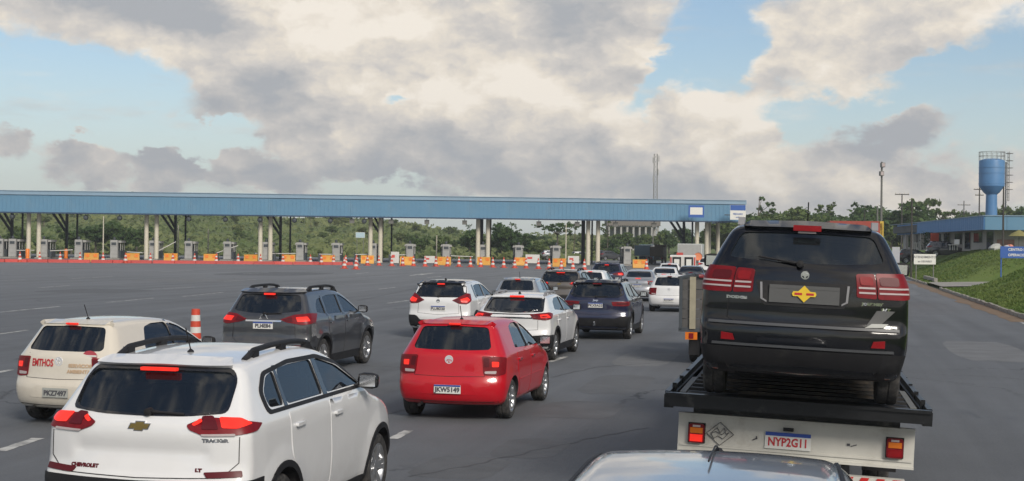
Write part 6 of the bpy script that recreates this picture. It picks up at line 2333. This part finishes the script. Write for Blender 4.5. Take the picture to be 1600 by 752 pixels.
# ------------------------------------------------------------------ vehicles
BASE = dict(grey=M_GREY, red2=M_RED2, yellow=M_YELLOW, trimgrey=M_TRIMGREY, sticker=M_STICKER, roof=M_GLOSSBLACK, plate_grey2=M_PLATEGREY)
PW = paint('white_body', (0.68, 0.685, 0.69), dusty=.20)
PCREAM = paint('cream_body', (0.60, 0.555, 0.475), dusty=.30)
PRED = paint('red_body', (0.46, 0.004, 0.014), dusty=.03, coat=.55, spec=.35)
PDARK = paint('graphite_body', (0.042, 0.046, 0.056), metal=.35, dusty=.25)
PNAVY = paint('navy_body', (0.010, 0.014, 0.045), metal=.2, dusty=.05)
PBLACK = paint('black_body', (0.0030, 0.0038, 0.0062), rough=.18, coat=.65, dusty=.01, spec=.3)
PSILVER = paint('silver_body', (0.42, 0.43, 0.45), metal=.75, dusty=.2)
PBROWN = paint('brown_grey_body', (0.13, 0.115, 0.10), metal=.4, dusty=.25)
PGREY = paint('pale_grey_body', (0.34, 0.36, 0.38), metal=.6, dusty=.2)


def put(key, px, d, label, pm, heading=12.0, plate=None, skip=(), mats=None, lit=True, cat='car', group='cars queueing for the toll', name='parked_car'):
    x, b_ = ray(px, 382)
    m = dict(BASE)
    m['paint'] = pm
    m.update(mats or {})
    return spawn(TYPES[key], name, label, cat, (x * d, d, 0), heading, m, group, plate, lit, skip)


N_ = 'queueing_car'
put('crossover', 216, 10.75, 'large white crossover with black rear glass and gold emblem in the foreground', PW, 12.5, 'RPL2C41', name=N_)
r, made = put('hatch', 90, 18.9, 'cream hatchback with red lettering on its tailgate, left of the white crossover', PCREAM, 16.5, 'PKZ7497', mats=dict(plate=M_PLATEGREY, plate_band=M_PLATEGREY), name=N_, skip=('badge',))
ct = TYPES['hatch']
link('lettering', conform_text(ct, 'EMTHOS', -.262, .87, .14, .66, .010, .003), M_LETTERRED, r)
y_ = ct.rear_y(.42, .93)
o = MB().lathe([(.085, -.004), (.001, -.006)], 18, axis='Y').build('round_sticker', mat('pink_red_sticker', (.42, .06, .08), rough=.6), r)
o.location, o.scale = (.45, ct.rear_y(.45, .99) - .006, .985), (1.35, 1, .85)
MB().box((0, 0, 0), (.16, .004, .028)).build('sticker_print', M_SIGNWHITE, o).location = (0, -.009, 0)
M_TAN = mat('tan_lettering', (.50, .36, .24), rough=.7)
link('lettering', conform_text(ct, 'SERVICOS', .33, .845, .065, 1.2, .010), M_TAN, r)
link('lettering', conform_text(ct, 'AMBIENTAIS', .34, .765, .065, 1.1, .010), M_TAN, r)
put('suv', 411, 26.2, 'dark graphite off-roader with roof rails and lit brake lamps, left of the red hatchback', PDARK, 12.5, 'PLI4E84', name=N_)
put('hatch', 702, 20.0, 'red hatchback with short roof aerial in the middle of the queue', PRED, 13.0, 'JKW5149', name=N_)
put('coupe', 799, 30.3, 'white crossover with black light strip directly ahead of the red hatchback', PW, 13.0, 'RDK3B17', name=N_)
put('urban', 685, 37.3, 'white crossover with contrasting black roof, left of the white fastback', PW, 12.5, 'PLU8D20', name=N_)
put('jeep', 931, 37.6, 'navy blue off-roader with tow hitch and silver lettering, right of the white fastback', PNAVY, 12.0, 'PKX9A33', lit=False, name=N_)
put('hatch', 806, 46.5, 'pale grey hatchback half hidden behind the white fastback', PGREY, 12.0, 'OZM1J92', name=N_)
put('crossover', 874, 51.5, 'brownish grey crossover with lit lamps behind the navy off-roader', PBROWN, 12.0, 'PJH4422', name=N_)
put('hatch', 921, 62.0, 'white hatchback between the brownish crossover and the dark blue off-roader', PW, 12.0, 'NYT0912', name=N_)
put('suv', 947, 72.0, 'dark blue off-roader far up the queue beside the yellow barrier', PNAVY, 12.0, 'QTA6F05', name=N_)
put('saloon', 996, 64.0, 'silver saloon in the far queue left of the white hatchback', PSILVER, 11.0, 'JRX2210', name=N_)
put('hatch', 1046, 54.0, 'white hatchback with unlit lamps beside the wooden truck side', PW, 11.0, 'PLD3H71', lit=False, name=N_)
put('saloon', 1037, 74.0, 'white car with red glow in its rear window, behind the white hatchback', PW, 10.0, 'OUV8841', name=N_)
put('hatch', 1046, 92.0, 'white hatchback just short of the ambulance', PW, 9.0, 'JQS7755', name=N_)
put('saloon', 1079, 80.0, 'black saloon with dark roof right of the far white cars', PBLACK, 10.0, 'OKI2B66', name=N_, lit=False)
put('suv', 1106, 120.0, 'small white van-like car at the right lane near the canopy', PW, 8.0, 'PKV1020', name=N_)
for i, (px, y, h, key, pm, lab) in enumerate([(845, 236, 75, 'suv', PGREY, 'grey car crossing beyond the toll booths near the umbrella tree'), (893, 240, 70, 'hatch', PW, 'white car crossing beyond the booths, right of the grey one'),
                                              (935, 238, 65, 'suv', PDARK, 'dark car beyond the booths left of the far truck'), (1475, 150, 100, 'suv', PDARK, 'dark car parked by the doorway of the blue building'),
                                              (1428, 166, 100, 'suv', PBLACK, 'black car parked at the left windows of the blue building')]):
    x, _b = ray(px, 382)
    m = dict(BASE)
    m['paint'] = pm
    z = bank_z(x * y, y) if i > 2 else 0.0
    spawn(TYPES[key], 'distant_car', lab, 'car', (x * y - (2 if i > 2 else 0), y, z + (.1 if i > 2 else .02)), h, m, 'cars in the distance', None, False)

# ---- the silver car right in front of the camera, seen by its roof
def ex_plain(c):
    tail(c, [(.55, .05, .955), (.80, .14, .945), (.815, .30, .93), (.82, .24, .70), (.77, .06, .67), (.57, .04, .69)])
    z = c.top_z(0, 2.30)
    b = MB().lathe([(.028, -.01), (.026, .014), (.012, .03), (.001, .032)], 10, c=(0, 2.16, c.top_z(0, 2.16)))
    pts = [(0, y, c.top_z(0, y) + .012 + .02 * (1 - k)) for k, y in enumerate(np.linspace(2.16, 1.2, 2))]
    ys = np.linspace(2.14, 1.25, 9)
    b.tube([(0, y, c.top_z(0, y) + .022) for y in ys], .0045, 6)
    c.add('antenna', b.mesh('antenna'), 'black')
    for sx in (-1, 1):
        b = MB()
        ys = np.linspace(.6, 2.25, 12)
        b.tube([(sx * .535, y, c.top_z(sx * .535, y) + .004) for y in ys], .011, 6)
        c.add('roof_gutter', b.mesh('roof_gutter'), 'black')
    c.wiper(0, 1.06, .3, 1.07)


PLAIN = dict(HATCH, key='plain', extra=ex_plain)
TYPES['plain'] = CarType(PLAIN, .034)
# front edge of its roof as seen in the photograph
q = at(1116, 701, 6.35)
hd = R(11)
back = 2.12
put('plain', 0, 10, 'silver car roof with a flat aerial at the bottom edge behind the tow truck', PSILVER, 11.0, None, name='silver_car', lit=False)
sc_ = [o for o in COL.objects if o.name.startswith('silver_car')][0]
sc_.scale = (1.05, 1.1, 1.13)
back = 1.72 * 1.1
sc_.location = (q.x - back * math.sin(hd), q.y - back * math.cos(hd), 0)

# ---- tow truck with the black car on its bed
LEAN = R(2.1)
M_DECK = mat('deck_steel', (.025, .025, .026), rough=.6, metal=.4, dirt=((.13, .10, .07), .6, .45, .7))
M_BEAM = mat('worn_black_steel', (.014, .015, .017), rough=.38, metal=.3, dirt=((.16, .15, .14), .5, .55, .78))
M_DIRTYWHITE = mat('dirty_white_panel', (.54, .53, .485), rough=.5, var=.08, dirt=((.30, .27, .22), .5, .5, .78))
x0, _ = ray(1240, 382)
TD = 13.2
truck = thing('tow_truck', 'flatbed tow truck with white rear panel and red lamps carrying the black car', 'tow truck', (x0 * TD, TD, 0), -R(12), None)
truck.rotation_euler = (0, LEAN, -R(12))
TZ = 1.12
MB().box((0, 3.32, TZ - .06), (2.20, 6.3, .08)).build('deck', M_DECK, truck)
b = MB()
for i in range(16):
    b.box((0, .45 + i * .38, TZ + .006), (2.1, .05, .03))
b.build('deck_ribs', M_DECK, truck)
MB().prism([(-1.26, TZ - .08), (-1.19, TZ - .13), (1.19, TZ - .13), (1.26, TZ - .08), (1.26, TZ - .015), (-1.26, TZ - .015)], -.02, .14, 'Y').box((0, .0, TZ - .012), (2.50, .09, .03)).build('rear_beam', M_BEAM, truck)
for sx in (-1, 1):
    b = MB()
    b.bar((sx * 1.23, .15, TZ - .10), (sx * 1.10, 6.4, TZ - .02), .09, .13)
    b.bar((sx * 1.235, .05, TZ - .02), (sx * 1.11, 6.4, TZ + .10), .05, .06)
    for y in (.4, 1.2, 2.0, 2.8, 3.6, 4.4, 5.2):
        b.bar((sx * 1.20, y, TZ - .12), (sx * 1.20, y, TZ + .06), .04, .05)
    b.build('side_rail', M_BEAM, truck)
    MB().box((sx * 1.10, 1.0, TZ - .03), (.06, 1.6, .05)).build('rail_inner', M_POLE, truck)
# chassis, wheels, mud guards
b = MB()
for sx in (-.42, .42):
    b.box((sx, 4.2, TZ - .38), (.10, 7.3, .22))
for y in (.45, 2.2, 4.0, 5.8):
    b.box((0, y, TZ - .38), (.8, .10, .18))
    b.box((0, y, TZ - .17), (2.0, .10, .13))
b.build('chassis', M_BEAM, truck)
tw, rw, dw = wheel_meshes(.40, .24, 9)
for (y, sx, dx) in [(1.75, 1, .86), (1.75, -1, .86), (6.9, 1, .88), (6.9, -1, .88)]:
    k = link('wheel', tw, M_TYRE, truck, (sx * dx, y, .40), (0, 0, 0 if sx > 0 else math.pi))
    link('rim', rw, M_RIMDARK, k)
    link('brake_disc', dw, M_RIMDARK, k)
    if y < 3:
        MB().box((sx * .86, y - .62, .62), (.34, .02, .55)).build('mud_flap', M_BLACK, truck)
# cab
b = MB()
b.prism([(6.0, .55), (8.3, .55), (8.35, 1.1), (8.05, 1.35), (7.75, 2.05), (6.6, 2.18), (6.05, 2.1)], -.95, .95, 'X')
b.build('cab', M_DIRTYWHITE, truck)
MB().box((0, 5.98, 1.72), (1.4, .03, .5)).build('rear_window', M_GLASS, truck)
MB().box((0, 6.0, TZ + .45), (2.0, .08, .75)).build('headboard', M_BEAM, truck)
for sx in (-1, 1):
    b = MB().box((sx * 1.22, 7.55, 1.80), (.20, .08, .36)).bar((sx * .95, 7.6, 1.7), (sx * 1.16, 7.56, 1.75), .04)
    k = b.build('mirror', M_BLACK, truck)
    MB().box((sx * 1.22, 7.505, 1.80), (.16, .01, .30)).build('mirror_glass', M_CHROME, k)
# white rear panel with lamps and plate
PY, PZ0, PZ1 = .36, .52, .875
wp = MB().box((0, PY + .03, (PZ0 + PZ1) / 2), (2.28, .05, PZ1 - PZ0)).box((0, PY + .02, PZ1 + .008), (2.28, .09, .022)).box((0, PY + .02, PZ0 - .008), (2.28, .09, .022)).build('rear_panel', M_DIRTYWHITE, truck)
MB().box((0, PY - .002, PZ0 + .055), (2.24, .012, .018)).build('panel_rib', M_DIRTYWHITE, wp)
for sx in (-1, 1):
    lx, lz = sx * .955, .70
    k = MB().prism([(lx - .085, lz - .10), (lx + .085, lz - .10), (lx + .085, lz + .10), (lx - .085, lz + .10)], PY - .015, PY + .004, 'Y').build('lamp_housing', M_BLACK, wp)
    k = MB().prism([tuple(p) for p in round_poly([(lx - .078, lz - .095), (lx + .078, lz - .095), (lx + .078, lz + .095), (lx - .078, lz + .095)], .03)], PY - .055, PY - .016, 'Y').build('tail_light', M_RED, truck)
    MB().box((lx, PY - .056, lz - .045), (.125, .008, .07)).build('lit_lens', M_REDLIT if sx < 0 else M_RED2, k)
    MB().box((lx, PY - .056, lz + .030), (.125, .008, .055)).build('amber_lens', M_AMBER, k)
    MB().box((lx, PY - .056, lz + .073), (.075, .008, .020)).build('clear_lens', M_CLEAR, k)
k = MB().box((-.06, PY - .008, .685), (.445, .012, .165)).build('license_plate', M_PLATE, truck)
MB().box((-.06, PY - .016, .748), (.439, .004, .036)).build('plate_band', M_PLATEBLUE, k)
lettering('NYP2G11', .115, M_LETTERRED, k, (-.06, PY - .016, .668), bold=.003, sx=.82)
MB().box((-.06, PY - .02, .80), (.10, .05, .03)).build('plate_lamp', M_BLACK, truck)
# diamond sticker of scribbled lines
b = MB()
cx, cz = -.725, .705
for i in range(4):
    a, c = i * math.pi / 2, (i + 1) * math.pi / 2
    b.bar((cx + .135 * math.cos(a), PY - .004, cz + .115 * math.sin(a)), (cx + .135 * math.cos(c), PY - .004, cz + .115 * math.sin(c)), .014, .004)
sc2 = [(-.09, .0), (-.03, .06), (.0, .01), (.04, .06), (.06, .0), (.09, .02), (.03, -.05), (-.02, -.02), (-.06, -.05), (-.09, .0), (-.04, .02), (.02, -.01), (.07, .05)]
for p, q_ in zip(sc2[:-1], sc2[1:]):
    b.bar((cx + p[0], PY - .005, cz + p[1]), (cx + q_[0], PY - .005, cz + q_[1]), .011, .004)
b.build('diamond_sticker', M_LETTER, wp)
b = MB().box((-.38, PY - .003, .68), (.05, .006, .010), ry=R(-25)).box((-.365, PY - .003, .695), (.012, .006, .03)).box((.52, PY - .003, .695), (.03, .006, .022)).box((.57, PY - .003, .69), (.06, .006, .008), ry=R(-20))
b.build('scratch', M_LETTER, wp)
# bumper with red and white hatching
bz0, bz1 = .30, .42
bm_ = MB().box((0, .22, (bz0 + bz1) / 2), (2.1, .10, bz1 - bz0)).build('under_bumper', M_DIRTYWHITE, truck)
n_ = 14
for i in range(n_):
    a = -1.03 + i * 2.06 / n_
    w = 2.06 / n_ / 2
    MB().prism([(a, bz0 + .004), (a + w, bz0 + .004), (a + w + .06, bz1 - .004), (a + .06, bz1 - .004)], .158, .168, 'Y').build('red_stripe', mat('reflective_red', (.50, .02, .02), rough=.35), bm_)
for sx in (-.5, .5):
    MB().bar((sx, .28, .36), (sx, .62, TZ - .42), .08).build('bumper_arm', M_BEAM, truck)

# the black car, standing on the deck
m = dict(BASE)
m['paint'] = PBLACK
big_pos = Matrix.Translation(truck.location) @ truck.rotation_euler.to_matrix().to_4x4()
ploc = big_pos @ Vector((.025, -.85, TZ + .012))
m.update(plate=M_STICKER, plate_band=M_STICKER, clear=M_CLEAR, rear_glass=glass('smoked_rear_glass', (.62, .70, .73), opaque=.30, body=(.035, .045, .052)), side_glass=M_GLASSCLEAR)
r, made = spawn(TYPES['big'], 'carried_car', 'black crossover with a yellow dealer badge standing on the tow truck bed', 'car', ploc, 12.0, m, None, None, False, ('tow_hitch',), tilt=LEAN)

# ---- stake-sided truck ahead of the tow truck
SD = 30.0
a = at(1062, 430, SD)
M_WOOD = mat('weathered_wood', (.085, .083, .082), rough=.85, var=.3, scale=5)
M_POSTC = mat('cream_post', (.30, .275, .20), rough=.7, var=.2)
st = thing('stake_truck', 'old stake-sided truck with grey boards and a cream post ahead of the tow truck', 'truck', (a.x + 1.12, SD, 0), -R(12))
for i in range(5):
    MB().box((0, 0, .90 + i * .215), (2.2, .045, .20)).build('tail_board', M_WOOD, st)
for x in (-1.08, -.82, 0, .82, 1.08):
    MB().box((x, -.05, 1.36), (.13 if abs(x) == .82 else .07, .06, 1.14)).build('stake', M_POSTC if abs(x) == .82 else M_STEEL, st)
for sx in (-1, 1):
    for i in range(5):
        MB().box((sx * 1.10, 1.8, .90 + i * .215), (.045, 3.6, .20)).build('side_board', M_WOOD, st)
    MB().box((sx * 1.11, 1.8, 1.90), (.09, 3.7, .06)).build('top_rail', M_STEEL, st)
MB().box((0, 1.8, .77), (2.25, 3.7, .09)).build('bed', M_STEEL, st)
MB().box((0, 2.6, .58), (.8, 5.6, .26)).build('chassis', M_STEEL, st)
MB().prism([(3.75, .5), (5.5, .5), (5.6, 1.1), (5.2, 1.3), (4.8, 1.75), (3.8, 1.78)], -.95, .95, 'X').build('cab', M_BLACK, st)
for (y, sx) in [(.9, 1), (.9, -1), (4.6, 1), (4.6, -1)]:
    k = link('wheel', tw, M_TYRE, st, (sx * .82, y, .40), (0, 0, 0 if sx > 0 else math.pi))
    link('rim', rw, M_RIMDARK, k)
for sx in (-1, 1):
    k = MB().box((sx * .84, -.08, .64), (.26, .08, .16)).build('tail_light', M_AMBER, st)
    MB().box((sx * .84, -.125, .64), (.10, .01, .12)).build('red_lens', M_RED, k)
    MB().box((sx * .80, .25, .42), (.24, .02, .44)).build('mud_flap', M_BLACK, st)

# ---- red box truck further on, seen over the black car's right shoulder
BD2 = 62.0
a, b_ = at(1297, 345, BD2), at(1380, 348, BD2)
M_BOXRED = mat('box_red', (.30, .055, .040), rough=.6, var=.2, scale=1.5, dirt=((.16, .09, .07), .5, .45, .7))
M_BOXYEL = mat('box_yellow', (.52, .36, .06), rough=.6, var=.2)
bt = thing('box_truck', 'red box truck with yellow corner edge far ahead of the black car', 'truck', ((a.x + b_.x) / 2, BD2, 0), -R(9))
hw, zt = (b_.x - a.x) / 2 * .97, a.z
MB().box((0, 3.0, (1.0 + zt) / 2), (hw * 2, 6.0, zt - 1.0)).build('cargo_box', M_BOXRED, bt)
for sx in (-1, 1):
    MB().box((sx * (hw - .06), -.02, (1.0 + zt) / 2), (.16, .06, zt - 1.0)).build('corner_trim', M_BOXYEL if sx > 0 else M_BOXRED, bt)
    MB().box((sx * hw * .5, -.03, (1.0 + zt) / 2), (hw * .94, .04, zt - 1.2)).build('rear_door', M_BOXRED, bt)
    MB().bar((sx * .12, -.07, 1.2), (sx * .12, -.07, zt - .2), .05).build('lock_rod', M_POLE, bt)
    MB().box((sx * (hw - .2), -.05, .85), (.25, .06, .14)).build('tail_light', M_RED, bt)
MB().box((0, 3.4, .75), (.9, 7.6, .4)).build('chassis', M_STEEL, bt)
MB().prism([(6.2, .5), (8.2, .5), (8.3, 1.5), (7.9, 2.5), (6.3, 2.6)], -1.05, 1.05, 'X').build('cab', M_BOXRED, bt)
for (y, sx) in [(1.3, 1), (1.3, -1), (7.1, 1), (7.1, -1)]:
    k = link('wheel', tw, M_TYRE, bt, (sx * .95, y, .40), (0, 0, 0 if sx > 0 else math.pi))
    k.scale = (1.1, 1.2, 1.2)
    k.location.z = .48
    link('rim', rw, M_RIMDARK, k)

# ---- ambulance
a = at(1067, 400, 108)
am = thing('ambulance', 'white ambulance with red trim and two dark framed rear windows in the far lane', 'ambulance', (a.x, 108, 0), -R(8))
zt = at(1067, 399, 108).z
MB().prism([(0, .4), (4.6, .4), (5.3, .5), (5.4, 1.0), (4.7, 1.25), (4.1, zt - .1), (3.8, zt), (.08, zt), (0, zt - .08)], -1.0, 1.0, 'X').build('body', M_WHITE, am)
for sx in (-1, 1):
    f = MB().box((sx * .47, -.02, zt - .62), (.66, .04, .95)).build('window_frame', M_BLACK, am)
    MB().box((sx * .47, -.045, zt - .62), (.40, .02, .62)).build('pane', M_SIGNWHITE, f)
    MB().box((sx * .92, -.02, zt - .7), (.10, .04, 1.1)).build('red_stripe', M_REDP, am)
    MB().box((sx * .9, -.03, .75), (.16, .05, .3)).build('tail_light', M_RED, am)
MB().box((-.25, 1.0, zt + .10), (.5, .35, .2)).build('light_bar', M_REDP, am)
MB().box((0, -.03, .55), (1.9, .06, .2)).build('bumper', M_BLACK, am)
for (y, sx) in [(.9, 1), (.9, -1), (4.2, 1), (4.2, -1)]:
    link('wheel', tw, M_TYRE, am, (sx * .88, y, .40))

# ---- trucks and a bus beyond the booths
def lorry(px, d, top, w, cab_m, box_m, label, hd=10, name='lorry', load=None, cat='truck'):
    a = at(px, top, d)
    t = thing(name, label, cat, (a.x, d, land_z(a.x, d)), -R(hd), 'trucks beyond the toll booths')
    zt = a.z - t.location.z
    MB().box((0, 3.5, (1.1 + zt) / 2), (w, 7, zt - 1.1)).build('cargo_box' if not load else 'load', box_m, t)
    MB().box((0, -.03, (1.1 + zt) / 2), (w * .92, .05, (zt - 1.1) * .9)).build('rear_door', cab_m, t)
    MB().prism([(7.2, .5), (9.2, .5), (9.3, 1.6), (8.9, 2.7), (7.3, 2.8)], -w * .45, w * .45, 'X').build('cab', cab_m, t)
    MB().box((0, 4.5, .8), (.9, 9, .4)).build('chassis', M_STEEL, t)
    for (y, sx) in [(1.3, 1), (1.3, -1), (8.1, 1), (8.1, -1)]:
        k = link('wheel', tw, M_TYRE, t, (sx * w * .4, y, .48))
        k.scale = (1.1, 1.2, 1.2)
    for sx in (-1, 1):
        MB().box((sx * w * .4, -.06, .9), (.3, .06, .2)).build('tail_light', M_RED, t)
    return t


M_LBLUE = mat('lorry_blue', (.20, .32, .44), rough=.5)
lorry(1004, 205, 383, 2.5, M_LBLUE, M_WHITE, 'pale blue and white lorry beyond the booths, left of the loaded truck')
lorry(1026, 196, 386, 1.9, mat('load_brown', (.12, .10, .08), rough=.9), mat('load_dark', (.09, .08, .065), rough=.9, var=.4), 'truck with a dark brown load beyond the booths')
lorry(1078, 170, 381, 3.0, M_BOOTH, mat('bus_white', (.50, .53, .52), rough=.5), 'tall greyish white lorry behind the ambulance')
t = tag(MB().lathe([(.34, -.03), (.34, .03), (.001, .05)], 16, axis='Y').build('round_sign', mat('orange_disc', (.68, .22, .10), rough=.6)), 'round orange disc sign right of the ambulance', 'sign')
t.location = at(1091, 401, 116)
p_ = MB().bar((0, .08, -.3), (0, .08, -t.location.z), .08).build('post', M_POLE, t)

# ---- striped delineator between the cream hatchback and the graphite car
p = at(306, 483, 33)
t = thing('striped_bollard', 'red and white striped traffic bollard between the cream and graphite cars', 'bollard', (p.x, 33, 0))
zt = p.z
MB().lathe([(.24, 0), (.24, .06), (.17, .09)], 14, caps=True).build('base', M_BLACK, t)
n_ = 6
for i in range(n_):
    z0, z1 = .09 + (zt - .09) * i / n_, .09 + (zt - .09) * (i + 1) / n_
    r0, r1 = .15 - .05 * i / n_, .15 - .05 * (i + 1) / n_
    MB().lathe([(r0, z0), (r1, z1)] + ([(.001, z1 + .01)] if i == n_ - 1 else []), 14).build('band', M_CONE if i % 2 else M_WHITE, t)
# ------------------------------------------------------------------ thin haze in the air
hz_m = bpy.data.materials.new('haze')
hz_m.use_nodes = True
g = NT(hz_m.node_tree)
out = g.n('ShaderNodeOutputMaterial')
pv = g.n('ShaderNodeVolumePrincipled')
pv.inputs['Color'].default_value = (0.86, 0.91, 0.95, 1)
pv.inputs['Density'].default_value = 0.0004
pv.inputs['Anisotropy'].default_value = 0.2
g.t.links.new(pv.outputs[0], out.inputs['Volume'])
hz = MB().box((0, 395, 24), (1820, 1430, 50.4)).build('haze', hz_m)
hz.display_type = 'WIRE'
tag(hz, kind='stuff')
